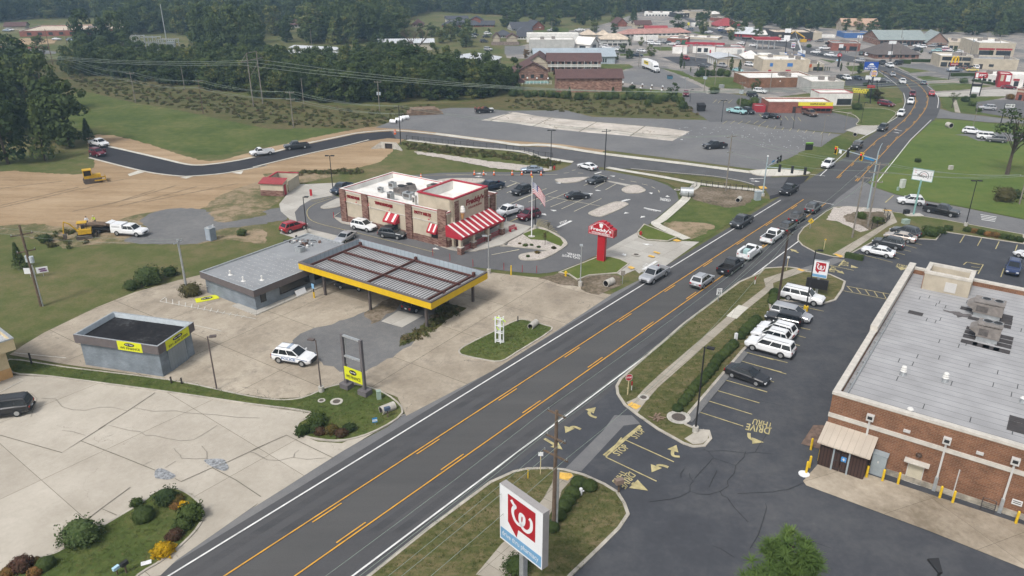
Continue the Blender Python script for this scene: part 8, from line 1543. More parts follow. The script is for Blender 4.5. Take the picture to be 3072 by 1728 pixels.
TOWN=(('motel_wing','long brown brick motel wing with a blank wall and brown roof',"3:485,892 1110,888 485,752",9,'gable',MBRICK,SHING,2.2,'x',()),('motel_block','two storey brick motel block with white balconies',"3:395,692 905,692 395,588",10,'gable',MBRICK,SHING,2.4,'x',(W0(9,z=(.1,.38),f=.6),W0(9,z=(.62,.88),f=.6))),('motel_side_wing','motel wing with a tan gable left of the balconies',"3:205,688 400,690 205,600",16,'gable',TANW,SHING,2.6,'y',()),('motel_lobby','brick motel lobby with a wide gable behind the pool',"3:95,778 400,772 95,692",12,'gable',MBRICK,SHING,3.0,'y',(W0(3,.05,.95,(.25,.65),.35),)),('metal_hall','long blue grey metal hall behind the motel',"3:270,622 1045,616 270,548",14,'gable',BLUEMETAL,BLUEMETAL,2.6,'x',(W0(2,.84,.9,(.2,.7),.6),)),('church_hall','large beige hall with a white flat roof',"b:700,832 1565,832 700,640",14,'flat',GREYW,WROOF,0,'x',(W0(1,.47,.52,(.02,.12),.9),)),('church_hall','long pale hall behind the large beige one',"b:645,690 1640,690 645,518",7,'flat',WHITEW,WROOF,0,'x',()),('arched_canopy','white gabled entrance canopy with a dark arch',"b:1575,812 1870,838 1575,700",7,'gable',WHITEW,WROOF,2.8,'x',(W0(1,.25,.75,(.05,.6),.8),W0(1,.2,.8,(.05,.95),.8,'r'))),('vaulted_shed','cream shed with a mansard roof behind the white canopy',"b:1705,625 1975,625 1705,535",8,'hip',TANW,TROOF,2.2,'x',()),('vaulted_shed','cream shed partly hidden by the dark trees',"b:2030,570 2240,570 2030,540",8,'hip',TANW,TROOF,2.2,'x',()),('raised_shed','long grey shed with a tan roof on a dark base',"b:2080,752 2620,752 2080,625",10,'hip',GREYW,TROOF,2.2,'x',(W0(5,.05,.95,(.02,.35),.8,'f',CHAR),W0(3,.1,.8,(.55,.75),.15))),('small_house','tan gabled house at the plank fence, left one',"b:-10,714 122,714 -10,590",9,'gable',TANW,SHING,1.8,'y',()),('small_house','tan gabled house at the plank fence, right one',"b:255,714 465,714 255,600",9,'gable',TANW,SHING,1.8,'y',()),('dark_roofed_house','house with a dark roof between the two tan gables',"b:40,605 330,605 40,548",8,'hip',GREYW,DSHING,2.4,'x',(W0(4,.3,.95),)),('dark_roofed_house','house with a dark roof beside the beige hall',"b:470,632 642,632 470,570",9,'gable',WHITEW,DSHING,2.4,'x',(W0(3),)),('long_hall','long hall with a dark roof before the wood',"b:368,470 742,462 368,425",14,'gable',GREYW,DSHING,3.2,'x',(W0(7),)),('red_gable_hall','red brick hall with a broad gable before the wood',"b:748,458 985,450 748,390",13,'gable',RBRICK,DSHING,3.2,'y',(W0(1,.55,.75,(.6,.9),.8,'f',SIGNW),)),('low_hut','low dark roofed house left of the red gable',"b:480,520 770,515 480,470",7,'hip',GREYW,DSHING,2,'x',()),('storage_hall','long tan storage hall with a pale blue roof edge in the wood',"a:240,850 1295,835 240,705",11,'gable',CORR,METALR,1.3,'x',()),('tan_metal_hall','tan metal hall with a low gable behind the wood',"a:1430,1262 2440,1285 1430,1060",18,'gable',CORR,METALR,1.5,'y',(W0(2,.3,.7,(.62,.95),.1),)),('white_house','white house with a black roof far behind the parking lot',"a:1545,338 1960,332 1545,238",8,'gable',WHITEW,DSHING,1.6,'x',(W0(5,z=(.4,.8),f=.3),)),('red_arched_hall','red brick hall with an arched gable beside the white house',"a:1985,335 2235,335 1985,262",12,'gable',RBRICK,DSHING,2.2,'y',()),('low_brick_school','long low brick building with a dark roof',"a:1460,395 2210,392 1460,350",9,'hip',RBRICK,DSHING,2.2,'x',(W0(8,.5,.98),)),('low_brick_school','right end block of the long low brick row',"a:2215,388 2460,388 2215,345",9,'gable',RBRICK,DSHING,2.0,'x',(W0(4),)),('brown_house','brown hipped house at the wood edge',"a:880,392 1085,392 880,335",9,'hip',TANW,SHING,2.6,'x',(W0(3,.1,.9,(.3,.7),.3),)),('self_storage','white roofed self storage row, further one',"2:360,492 800,515 360,458",8,'gable',WHITEW,METALR,.6,'x',(W0(12,.02,.98,(.05,.8),.7,'f',GDOOR,'roller_door'),)),('self_storage','white roofed self storage row, nearer one',"2:300,540 815,560 300,510",8,'gable',WHITEW,METALR,.6,'x',()),('school','wide low brick school with a pale roof',"1:195,355 1190,335 195,300",38,'flat',RBRICK,TROOF,0,'x',(W0(9,z=(.2,.7),f=.4),)),('small_house','small house with a pale roof panel left of the school',"1:50,295 250,290 50,255",10,'gable',TANW,SHING,2.0,'x',()),('house_in_wood','pale house in the gap of the wood',"2:365,270 465,268 365,235",9,'hip',GREYW,SHING,3,'x',(W0(3),)),('brown_roofed_row','long low row with a red brown roof',"c:80,728 1350,690 80,655",9,'hip',GREYW,PINKROOF,2.0,'x',(W0(14,.02,.98),)),('white_roofed_block','long block with a white roof before the red brown row',"c:700,725 1890,775 700,690",14,'flat',TANW,WROOF,0,'x',()),('brick_garage','brick garage with two green doors',"c:905,855 1290,868 905,735",13,'flat',RBRICK,WROOF,0,'x',(W0(2,.42,.98,(.02,.75),.8,'f',GDR,'garage_door'),)),('white_container','long white container behind the parked cars',"c:285,788 735,782 285,690",3,'flat',WHITEW,WROOF,0,'x',()),('white_garage','white garage with a red band and two glazed doors',"c:1400,1022 1840,1034 1400,885",17,'flat',WHITEW,GROOF,0,'x',(W0(2,.15,.72,(.15,.72),.62,'f',None,'garage_door'),W0(1,.74,.82,(.02,.5),.8,'f',REDT,'door'))),('white_garage_wing','white garage wing with a grey roof and red trim',"c:1845,1040 2395,1045 1845,915",12,'flat',WHITEW,GROOF,0,'x',(W0(1,.75,.92,(.02,.7),.9,'f',GALV,'garage_door'),)),('white_kiosk','small white block with red trim left of the white garage',"c:1010,1032 1285,1045 1010,895",6,'flat',WHITEW,WROOF,0,'x',(W0(1,.5,.8,(.05,.7),.8,'f',GDOOR,'door'),)),('storage_shed','beige shed with white doors along its left side',"c:1885,1292 2310,1288 1885,1130",15,'gable',TANW,METALR,.8,'y',(W0(5,.05,.95,(.05,.8),.6,'l',GDOOR,'roller_door'),)),('hipped_hall','tan hall with a bright white hipped roof',"d:-20,865 250,868 -20,740",14,'hip',TANW,WROOF,2.4,'x',()),('red_roofed_shop','low shop with a long red metal roof',"c:490,608 910,608 490,560",7,'gable',WHITEW,REDROOF,1.6,'x',(W0(6),)),('cream_house','two storey cream house with a brown roof',"c:295,555 600,552 295,470",8,'gable',STUCCO,SHING,2,'x',(W0(3,.1,.95,(.55,.8),.15),W0(1,.1,.9,(.05,.35),.9))),('brick_gable_house','dark brick gabled house at the edge of the far wood',"c:-60,515 130,512 -60,450",12,'gable',RBRICK,SHING,3,'y',()),('long_tan_block','long low tan block behind the cream house',"c:130,505 490,500 130,445",12,'flat',TANW,GROOF,0,'x',()),('red_hipped_hall','hall with a large red hipped roof in the distance',"c:1875,535 2345,530 1875,495",15,'hip',TANW,REDROOF,4,'x',(W0(8),)),('red_barn','red barn shop with a grey roof',"c:2205,705 2620,725 2205,640",13,'gable',REDW,METALR,3,'x',(W0(2,.1,.4,(.05,.6),.5),)),('grey_barn','grey barn with a white roof beside the red barn',"d:145,335 510,338 145,280",12,'gable',GREYW,WROOF,1.6,'x',()),('white_store','long white store at the far end of the road',"c:465,305 1000,312 465,252",22,'flat',WHITEW,WROOF,0,'x',(W0(8,.05,.95,(.05,.5),.6),)),('stepped_store','tan store with a stepped gable at the far end of the road',"c:1360,345 1760,338 1360,222",16,'flat',TANW,GROOF,0,'x',(W0(2,.2,.8,(.3,.6),.6),)),('dark_store','dark store left of the stepped gable',"c:1100,345 1352,340 1100,255",14,'flat',CHAR,WROOF,0,'x',(W0(3,.1,.9,(.3,.6),.3,'f',GREYW),)),('white_pavilion','low white roofed pavilion right of the stepped store',"c:1780,308 1985,305 1780,270",12,'hip',TANW,WROOF,1.6,'x',()),('white_station','white fuel station on the far road',"c:1420,515 1590,515 1420,455",8,'flat',WHITEW,WROOF,0,'x',(W0(2,.1,.9,(.05,.6),.7),)),('tan_station','tan shop beside the white fuel station',"c:1600,520 1760,520 1600,420",9,'flat',TANW,TROOF,0,'x',(W0(1,.3,.8,(.05,.4),.8),)),('ochre_shop','ochre shop left of the red barn',"c:2050,625 2200,628 2050,575",9,'hip',M('ochre wall',(.45,.3,.1),.8,.1),TROOF,1.4,'x',(W0(2),)),('far_red_shop','small dark red shop in the distance',"c:1830,410 1960,408 1830,345",9,'flat',RBRICK,GROOF,0,'x',()),('far_red_roof','far hall with a red roof showing above the trees',"c:2345,85 2565,88 2345,68",16,'gable',TANW,REDROOF,4,'x',()),('burnt_store','long blackened store behind the dirt yard',"d:515,385 1270,390 515,232",20,'flat',CHAR,TROOF,0,'x',(W0(1,.12,.2,(.4,.65),.9,'f',STUCCO),)),('rubble_wing','tan stripped end of the blackened store',"d:1272,390 1440,392 1272,240",20,'flat',TANW,TROOF,0,'x',()),('blue_store','blue store with a row of white bays',"d:1880,348 2430,352 1880,250",14,'flat',BLUEW,GROOF,0,'x',(W0(7,.45,.98,(.05,.55),.7,'f',SIGNW),)),('white_trailer','white trailers parked right of the blackened store',"d:1450,345 1710,345 1450,288",3,'flat',WHITEW,WROOF,0,'x',()),('brick_corner_shop','brick corner shop with a grey roof and glass front',"d:1625,592 2180,605 1625,440",13,'flat',RBRICK,GROOF,0,'x',(W0(2,.2,.95,(.05,.6),.7),)),('hipped_restaurant','restaurant with a wide grey brown hipped roof',"e:-110,748 740,748 -110,655",15,'hip',MBRICK,HIPB,4.2,'x',(W0(6,.05,.95,(.25,.75),.6),)),('tan_hall','tan restaurant hall with blue framed windows and slim trees',"d:295,1008 1190,1012 295,762",14,'flat',STUCCO,WROOF,0,'x',(('f',1,.15,.22,.45,.72,.9,BLW,'window'),('f',1,.52,.65,.45,.72,.9,BLW,'window'),('f',1,.13,.2,.02,.2,.9,REDT,'window'),('f',1,.5,.62,.02,.2,.9,REDT,'window'))),('orange_corner_shop','low shop with an orange corner and black awning',"d:1195,985 1480,990 1195,850",9,'flat',TANW,WROOF,0,'x',(W0(1,.0,.18,(.5,.98),.9,'f',M('orange panel',(.45,.1,.03),.6,.05)),W0(2,.25,.95,(.05,.6),.8))),('flat_brick_block','long flat brick block with a pale roof',"d:20,1312 1330,1295 20,1122",15,'flat',BRICK,WROOF,0,'x',(W0(1,.455,.475,(.6,.7),.9,'f',SIGNW),)),('burger_restaurant','grey burger restaurant with red trim on its roof edges',"4:510,905 825,905 510,790",14,'flat',GREYW,WROOF,0,'x',()),('burger_restaurant','front of the burger restaurant with a white slanted roof band',"4:580,1020 905,1020 580,900",7,'flat',WHITEW,WROOF,0,'x',(W0(1,.55,1,(.05,.55),.95),)),('waffle_restaurant','brick waffle restaurant with a yellow sign band',"4:100,1092 715,1095 100,985",8,'flat',RBRICK,WROOF,0,'x',(W0(6,.52,.98,(.2,.6),.9),W0(1,.38,.43,(.02,.6),.9,'f',DARKM,'door'))),('red_service_shed','dark red shed with units on its roof beside the waffle restaurant',"4:-35,1085 75,1088 -35,1020",4,'flat',REDW,GROOF,0,'x',()),('blue_wash','blue and white car wash with a curved arch',"d:720,722 1120,725 720,668",9,'flat',BLUEW,WROOF,0,'x',(W0(4,.05,.95,(.05,.7),.7),)),('white_wash_block','grey block left of the car wash',"d:630,735 725,738 630,650",6,'flat',GREYW,WROOF,0,'x',()),('low_white_shops','low white roofed shops behind the tan hall',"d:260,735 520,738 260,670",8,'flat',WHITEW,WROOF,0,'x',(W0(4),)),('strip_mall','long strip of shops under a grey green barn roof',"e:-30,495 890,502 -30,378",24,'gable',MBRICK,GRNMETAL,3.6,'x',(W0(12,.02,.98,(.05,.75),.85),)),('curved_gable_shop','brown shop with a big rounded gable',"e:890,520 1300,530 890,420",18,'gable',M('brown facade',(.24,.16,.13),.8,.1),GRNMETAL,4.5,'y',(W0(3,.3,.75,(.55,.85),.5),W0(1,.35,.9,(.02,.45),.9))),('right_shops','tan row of shops right of the rounded gable',"e:1305,560 1885,585 1305,420",20,'flat',TANW,TROOF,0,'x',(W0(6,.03,.97,(.05,.5),.8),)),('red_awning_shops','shop row with two red awnings and a white roof',"e:1870,690 2570,705 1870,440",26,'flat',TANW,WROOF,0,'x',(W0(2,.0,.95,(.05,.42),.85),W0(2,.0,.95,(.46,.6),.95,'f',REDW,'awning'))),('arches_restaurant','glass fronted restaurant under the golden arches',"e:1130,908 1760,925 1130,690",13,'flat',TANW,WROOF,0,'x',(W0(4,.03,.97,(.05,.45),.85),W0(3,.05,.97,(.6,.92),.95))),('arches_wing','beige wing of the arches restaurant with drive up windows',"e:1765,945 2640,970 1765,745",13,'flat',TANW,GROOF,0,'x',(W0(1,.14,.24,(.02,.5),.9,'f',DARKM,'door'),W0(1,.36,.48,(.25,.5),.9))),('chicken_restaurant','red and white chicken restaurant',"f:1625,262 2050,345 1625,105",9,'flat',WHITEW,WROOF,0,'x',(W0(4,.1,1,(.08,.45),.6),W0(1,.0,.55,(.55,.98),.98,'f',REDW,'panel'))),('chicken_tower','red tower block of the chicken restaurant with striped panels',"f:2050,395 2290,408 2050,130",6,'flat',REDW,WROOF,0,'x',(('f',1,.12,.4,.45,.9,.9,TANW,'panel'),('f',1,.55,.95,.45,.9,.9,SIGNW,'panel'))),('chicken_wing','white end of the chicken restaurant with red awnings',"f:2292,400 2700,420 2292,150",8,'flat',WHITEW,WROOF,0,'x',(W0(2,.05,.95,(.1,.5),.5),W0(2,.0,1,(.52,.68),.6,'f',REDW,'awning'))),('tyre_shop','brick tyre shop cut by the right edge',"f:2400,645 2760,690 2400,420",12,'flat',RBRICK,GROOF,0,'x',(W0(3,.1,.95,(.05,.5),.6),W0(1,0,1,(.72,.86),1,'f',TANW,'band'))),('peach_barn','far barn with a peach coloured roof in the trees',"4:820,298 1165,302 820,245",16,'gable',TANW,PEACH,3.5,'x',()))
B={}
for nm,lb,s,D,kind,wl,rf,hr,ax,wins in TOWN:
 B[lb]=bld(nm,lb,s,D,None,kind,wl,rf,hr,ax,wins,cope=COPE if kind=='flat' and wl in(BRICK,RBRICK,TANW,GREYW)else REDT if 'garage' in nm or 'kiosk' in nm or 'burger' in nm else None,ov=.6)
 if kind=='flat' and D>8:units(*[B[lb][0],B[lb][1],D,B[lb][2]],3,len(lb))
def of(k):return next(v for a,v in B.items()if k in a)
r,W,h=of('white balconies')
mk(r,'balcony',WHITEW,lambda m:(m.box((W/2,-.7,h*.5),(W,1.5,.18),WHITEW),m.box((W/2,-1.42,h*.5+.55),(W,.05,.9),GREYW),[m.box((W*(k+.5)/8,-1.4,h/2),(.14,.14,h),WHITEW)for k in range(8)]))
r,W,h=of('yellow sign band')
bd=mk(r,'sign_band',None,lambda m:m.box((W*.73,-.12,h*.83),(W*.54,.2,h*.32),M('sign yellow',(0,0,0))));mb=MB();letters(mb,'WAFFLE HOUSE',(W*.64,-.23,h*.76),(W*.24,0,0),(0,0,h*.16),BLK,.02,.03);mb.build('lettering',bd)
mk(r,'awning',REDW,lambda m:m.add([(W*.52,-.1,h*.66),(W,-.1,h*.66),(W,-1.0,h*.5),(W*.52,-1.0,h*.5)],[(3,2,1,0)],REDW))
r,W,h=of('red band and two');mk(r,'red_band',REDT,lambda m:m.box((W*.5,5,h+.7),(W+8,.4,1.0),REDT))
r,W,h=of('rounded gable')
p=pts("3:95,862")[0];gz_=thing('gazebo','open brown roofed gazebo at the motel pool','gazebo',p)
for k in range(6):a=k*math.pi/3;mk(gz_,'post',WOOD,lambda m:m.box((2.6*math.cos(a),2.6*math.sin(a),1.3),(.18,.18,2.6),WOOD))
mk(gz_,'roof',SHING,lambda m:m.tube([(0,0,2.5),(0,0,4.6)],3.4,SHING,6,.1));mk(gz_,'railing',WOOD,lambda m:m.tube([(2.6*math.cos(k*math.pi/3),2.6*math.sin(k*math.pi/3),.8)for k in range(7)],.06,WOOD,4))
A_,an,W=frame_of("d:150,570 640,575");gc=thing('fuel_canopy','long red fuel canopy on the town road','canopy',A_,an)
mk(gc,'roof',REDW,lambda m:(m.box((W/2,4,5.0),(W,8,.9),REDW),m.box((W/2,4,4.5),(W+.1,8.1,.15),SIGNW)))
for k in range(4):mk(gc,'column',SIGNW,lambda m:m.box((W*(.15+.23*k),4,2.2),(.5,.5,4.5),SIGNW))
p=pts("d:1090,425")[0];cr=thing('crane','yellow telescopic boom standing on the dirt yard','crane',p);mk(cr,'boom',CATY,lambda m:m.tube([(0,0,1),(.5,0,2.4),(-4.5,2,5.4),(-6,3,4)],.4,CATY,6,.25));mk(cr,'base',CATY,lambda m:m.box((0,0,.7),(3,2,1.4),CATY))
p=pts("d:1060,650")[0];cr=thing('crane','white truck boom raised beside the car wash','crane',p);mk(cr,'boom',SIGNW,lambda m:m.tube([(0,0,1),(-2.6,0,6)],.35,SIGNW,6));mk(cr,'jib',GALV,lambda m:m.tube([(-2.6,0,6),(-4.6,0,10.5)],.16,GALV,6));mk(cr,'base',SIGNW,lambda m:m.box((0,0,.7),(3,2,1.4),SIGNW))
for k,(s,lb)in enumerate((("1:1290,480 1300,345",'left steel gantry of the substation'),("1:1450,490 1440,355",'middle steel gantry of the substation'),("1:1620,470 1600,380",'right steel gantry of the substation'))):
 p,h=bt(s);t=thing('substation_gantry',lb,'substation',p)
 for x in(-4,0,4):[mk(t,'leg',GALV,lambda m:m.box((x,y,h/2),(.35,.35,h),GALV))for y in(0,5)]
 mk(t,'beam',GALV,lambda m:[m.box((0,y,z),(9,.3,.3),GALV)for y in(0,5)for z in(h*.55,h*.95)]);mk(t,'transformer',CABM,lambda m:(m.box((1,2.5,1.6),(4,2.5,3.2),CABM),[m.cyl((x,2.5,3.2),.2,1.6,GALV,6)for x in(0,1,2)]))
 # TREES, BUSHES, HAZE
LEAF=foliage('broad leaves',(.027,.048,.017),(.082,.112,.037),(.15,.155,.05));LEAF2=foliage('light leaves',(.028,.05,.012),(.075,.105,.028),(.12,.14,.04));NEEDLE=foliage('pine needles',(.05,.1,.025),(.12,.18,.05),(.19,.24,.08),1.2)
CLIP=foliage('clipped leaves',(.026,.046,.014),(.062,.088,.026),None,2);DEAD=foliage('dry twigs',(.07,.055,.045),(.16,.13,.11));GOLDL=foliage('golden flowers',(.09,.11,.012),(.6,.36,.01),(.65,.42,.02),2.5);RUSTL=foliage('russet leaves',(.06,.065,.018),(.16,.1,.034),(.25,.125,.045),2);WINE=foliage('wine leaves',(.035,.045,.015),(.09,.045,.032),(.14,.07,.05),2);PALEF=foliage('white blossom',(.045,.08,.022),(.12,.15,.06),(.5,.5,.4),5);DRYW=foliage('dry weeds',(.06,.06,.025),(.11,.1,.042),(.19,.14,.085),1)
BARK=M('bark',(.07,.055,.042),.95,.3,3)
def leaves(mb,c,rad,n,size,mat,rr,flat=.7):
 for _ in range(n):
  d=Vector((rr.gauss(0,1),rr.gauss(0,1),rr.gauss(0,1))).normalized();q=c+Vector((d.x*rad[0],d.y*rad[1],d.z*rad[2]))*rr.uniform(.72,1.05)
  n_=(d+Vector((rr.uniform(-.8,.8),rr.uniform(-.8,.8),rr.uniform(-.3,.9)))*flat).normalized();a=n_.orthogonal().normalized();a.rotate(Matrix.Rotation(rr.uniform(0,6.28),3,n_));b=n_.cross(a);s=size*rr.uniform(.6,1.3)
  mb.add([q-a*s*.5,q+b*s*.36,q+a*s*.55,q-b*s*.36],[(0,1,2,3)],mat)
def crown_mesh(seed,kind):
 rr=random.Random(seed);mb=MB();tk=MB()
 if kind=='broad':
  H,w=16,rr.uniform(4.2,5.6)
  for k in range(30):
   z=rr.uniform(.1,.95);r_=w*math.sqrt(max(.06,1-((z-.5)/.5)**2));a=rr.uniform(0,6.28);q=r_*rr.uniform(.35,.8)
   leaves(mb,Vector((q*math.cos(a),q*math.sin(a),z*H)),(rr.uniform(1.3,2.2),)*2+(rr.uniform(.9,1.5),),46,.95,LEAF,rr)
  tk.tube([(0,0,0),(.2,0,5),(0,.3,10)],.32,BARK,7,.12)
  for k in range(5):a=k*1.3;tk.tube([(.1,0,4+k),(2.4*math.cos(a),2.4*math.sin(a),8+k)],.13,BARK,5,.04)
 elif kind=='open':
  H=16
  for k in range(24):
   z=rr.uniform(.5,.97);a=rr.uniform(0,6.28);q=rr.uniform(.6,3.6);leaves(mb,Vector((q*math.cos(a),q*math.sin(a),z*H)),(1.1,1.1,.8),26,.6,LEAF,rr)
   tk.tube([(0,0,H*z*.55),(q*.5*math.cos(a),q*.5*math.sin(a),z*H*.85),(q*math.cos(a),q*math.sin(a),z*H)],.09,BARK,5,.02)
  tk.tube([(0,0,0),(.3,0,6),(0,.3,13)],.4,BARK,7,.1)
 elif kind=='pine':
  for k in range(300):
   z=rr.uniform(.3,1);r_=3.3*(1.12-z)**.75;a=rr.uniform(0,6.28);q=r_*rr.uniform(.4,1);c=Vector((q*math.cos(a),q*math.sin(a),13*z))
   for j in range(46):
    d=Vector((rr.gauss(0,1),rr.gauss(0,1),rr.gauss(.5,1))).normalized();s=d.cross(Vector((0,0,1))).normalized()*.022;e=c+d*rr.uniform(.3,.5);mb.add([c-s,c+s,e+s*.3,e-s*.3],[(0,1,2,3)],NEEDLE)
   if k%3==0:tk.tube([(0,0,13*z-.9),c],.05,BARK,4,.02)
  tk.tube([(0,0,0),(0,0,12.6)],.25,BARK,7,.05)
 elif kind=='cedar':
  for k in range(16):z=k/16;leaves(mb,Vector((0,0,1+z*7)),(2.0*(1-z)+.2,2.0*(1-z)+.2,.7),50,.6,LEAF,rr)
  tk.tube([(0,0,0),(0,0,7)],.15,BARK,6,.04)
 elif kind=='column':
  for k in range(12):z=k/11;r_=1.15*math.sin(math.pi*(.12+.8*z));leaves(mb,Vector((0,0,1.2+z*6.4)),(r_,r_,.6),44,.5,LEAF,rr)
  tk.tube([(0,0,0),(0,0,6)],.1,BARK,5,.03)
 elif kind=='bare':
  def br(p,d,l,r_,n):
   e=p+d*l;tk.tube([p,(p+e)/2+Vector((rr.uniform(-.2,.2),rr.uniform(-.2,.2),0)),e],r_,DEAD if n<3 else DEAD,5,r_*.6,False)
   if n:
    for k in range(3):br(p+d*l*rr.uniform(.55,1),(d+Vector((rr.uniform(-.8,.8),rr.uniform(-.8,.8),rr.uniform(-.05,.5)))).normalized(),l*.66,r_*.58,n-1)
  br(Vector((0,0,0)),Vector((0,0,1)),6,.3,4)
  for k in range(24):leaves(mb,Vector((rr.uniform(-2.5,2.5),rr.uniform(-2.5,2.5),rr.uniform(8,14))),(.6,.6,.6),6,.3,DEAD,rr)
 return mb,tk
TP={}
def tree(kind,p,h,label,group=None,seed=0,wd=1,mat=None,name='tree',cat='tree'):
 k=(kind,seed,mat.name if mat else '')
 base={'broad':16,'open':16,'pine':13,'cedar':8.2,'column':8,'bare':16}[kind];s=h/base
 if k not in TP:
  r=TP[k]=thing(name,label,cat,p,0,group);mb,tk=crown_mesh(seed*7+len(kind),kind)
  if mat:
   mb.mats=[mat];mb.m=[0]*len(mb.f)
  tk.build('trunk',r);mb.build('crown',r)
 else:r=dup(TP[k],p,0,label,group)
 if not group and 'group' in r:del r['group']
 r.name=name;r.location=p;r.rotation_euler=(0,0,random.uniform(0,6.28));r.scale=(s*wd,s*wd,s);return r
def inpoly(q,P):
 c=False;n=len(P)
 for i in range(n):
  a,b=P[i],P[i-1]
  if(a.y>q.y)!=(b.y>q.y)and q.x<(b.x-a.x)*(q.y-a.y)/(b.y-a.y)+a.x:c=not c
 return c
def scatter(s,n,gap,rr,avoid=()):
 P=pts(s);x0,x1=min(p.x for p in P),max(p.x for p in P);y0,y1=min(p.y for p in P),max(p.y for p in P);out=[]
 for _ in range(n*60):
  q=Vector((rr.uniform(x0,x1),rr.uniform(y0,y1),0))
  if inpoly(q,P)and all((q-o).length_squared>gap*gap for o in out):out.append(q)
  if len(out)>=n:break
 return sorted(out,key=lambda q:q.length)
rr=random.Random(21)
def wood(s,n,gap,h0,h1,label,group,wd=1.0,kinds=('broad',)*4+('cedar',)):
 for i,q in enumerate(scatter(s,n,gap,rr)):
  k=rr.choice(kinds);tree(k,q,rr.uniform(h0,h1)*(.8 if k=='cedar' else 1),label,group,rr.randrange(4)if k=='broad' else 0,wd*rr.uniform(.85,1.25),LEAF2 if k=='broad' and rr.random()<.22 else None)
wood("5:-260,300 0,305 300,322 700,312 860,285 800,170 700,90 1:560,1180 430,1000 250,850 0,780 -350,700",32,5,14,19.5,'tall broadleaf tree in the dark clump at the left edge','trees of the left clump',.85)
wood("1:640,715 1200,748 1800,850 2576,962 2:700,1008 1180,1030 1500,995 1900,990 2420,930 2480,820 2:2350,800 1900,770 1600,660 1200,660 850,700 350,690 1:2000,650 1700,680 1400,690 1000,660 600,655",88,5.6,8,11,'dark green tree in the wood behind the rough pasture','trees of the wood behind the pasture',1.25)
wood("1:120,590 400,590 420,640 120,640",4,6,9,11,'dark tree before the school street','trees before the school street',1.3);wood("1:800,520 1300,520 1350,560 820,560",8,7,9,11,'round dark tree left of the substation','trees left of the substation',1.2)
wood("2:-100,470 350,470 350,330 -100,300",9,11,14,17,'tall tree on the left of the gap in the tall wood','trees left of the gap',1.15);wood("2:470,430 1450,430 1450,240 480,240",22,11,16,19.5,'tall tree in the wood above the white storage roofs','trees above the storage roofs',1.15)
wood("1:1250,330 2500,330 2500,200 1250,200",14,15,13,17,'tall tree in the wood behind the substation','trees behind the substation',1.2);wood("a:1000,640 1250,650 1500,740 1900,800 2000,760 1950,560 1300,560 1000,580",13,9,8,12,'tree between the tan storage hall and the dark roofed houses','trees by the tan storage hall',1.2)
wood("2:1800,760 2500,840 2540,900 2200,940 1700,900",16,6,8.5,11.5,'tree at the right end of the wood below the tan metal hall','trees at the right end of the wood',1.15)
wood("3:-20,270 1250,240 1250,205 0,190",12,14,12,15,'tree at the front of the far wood behind the red gable hall','front trees of the far wood',1.3);wood("4:0,290 800,305 820,270 0,230",9,13,10,13,'tree at the front of the far wood left of the peach roof','trees left of the peach roof',1.3);wood("4:1300,300 2700,380 2700,320 1300,270",12,14,13,16,'tree at the front of the far wood behind the shops','trees behind the shops',1.3);wood("4:800,285 1200,300 1250,315 850,318",5,9,7,9,'small tree before the peach roofed barn','trees before the peach barn',1.3)
wood("c:1250,600 1700,700 2300,850 2576,760 3:2450,380 2500,300 2000,180 1750,170",14,16,6,9,'small tree among the low buildings of the far town','trees among the far buildings',1.2,('broad',));wood('3:1290,440 1500,560 1100,600 920,520',4,12,4,6,'small tree in the lots behind the motel','trees behind the motel',1.2,('broad',))
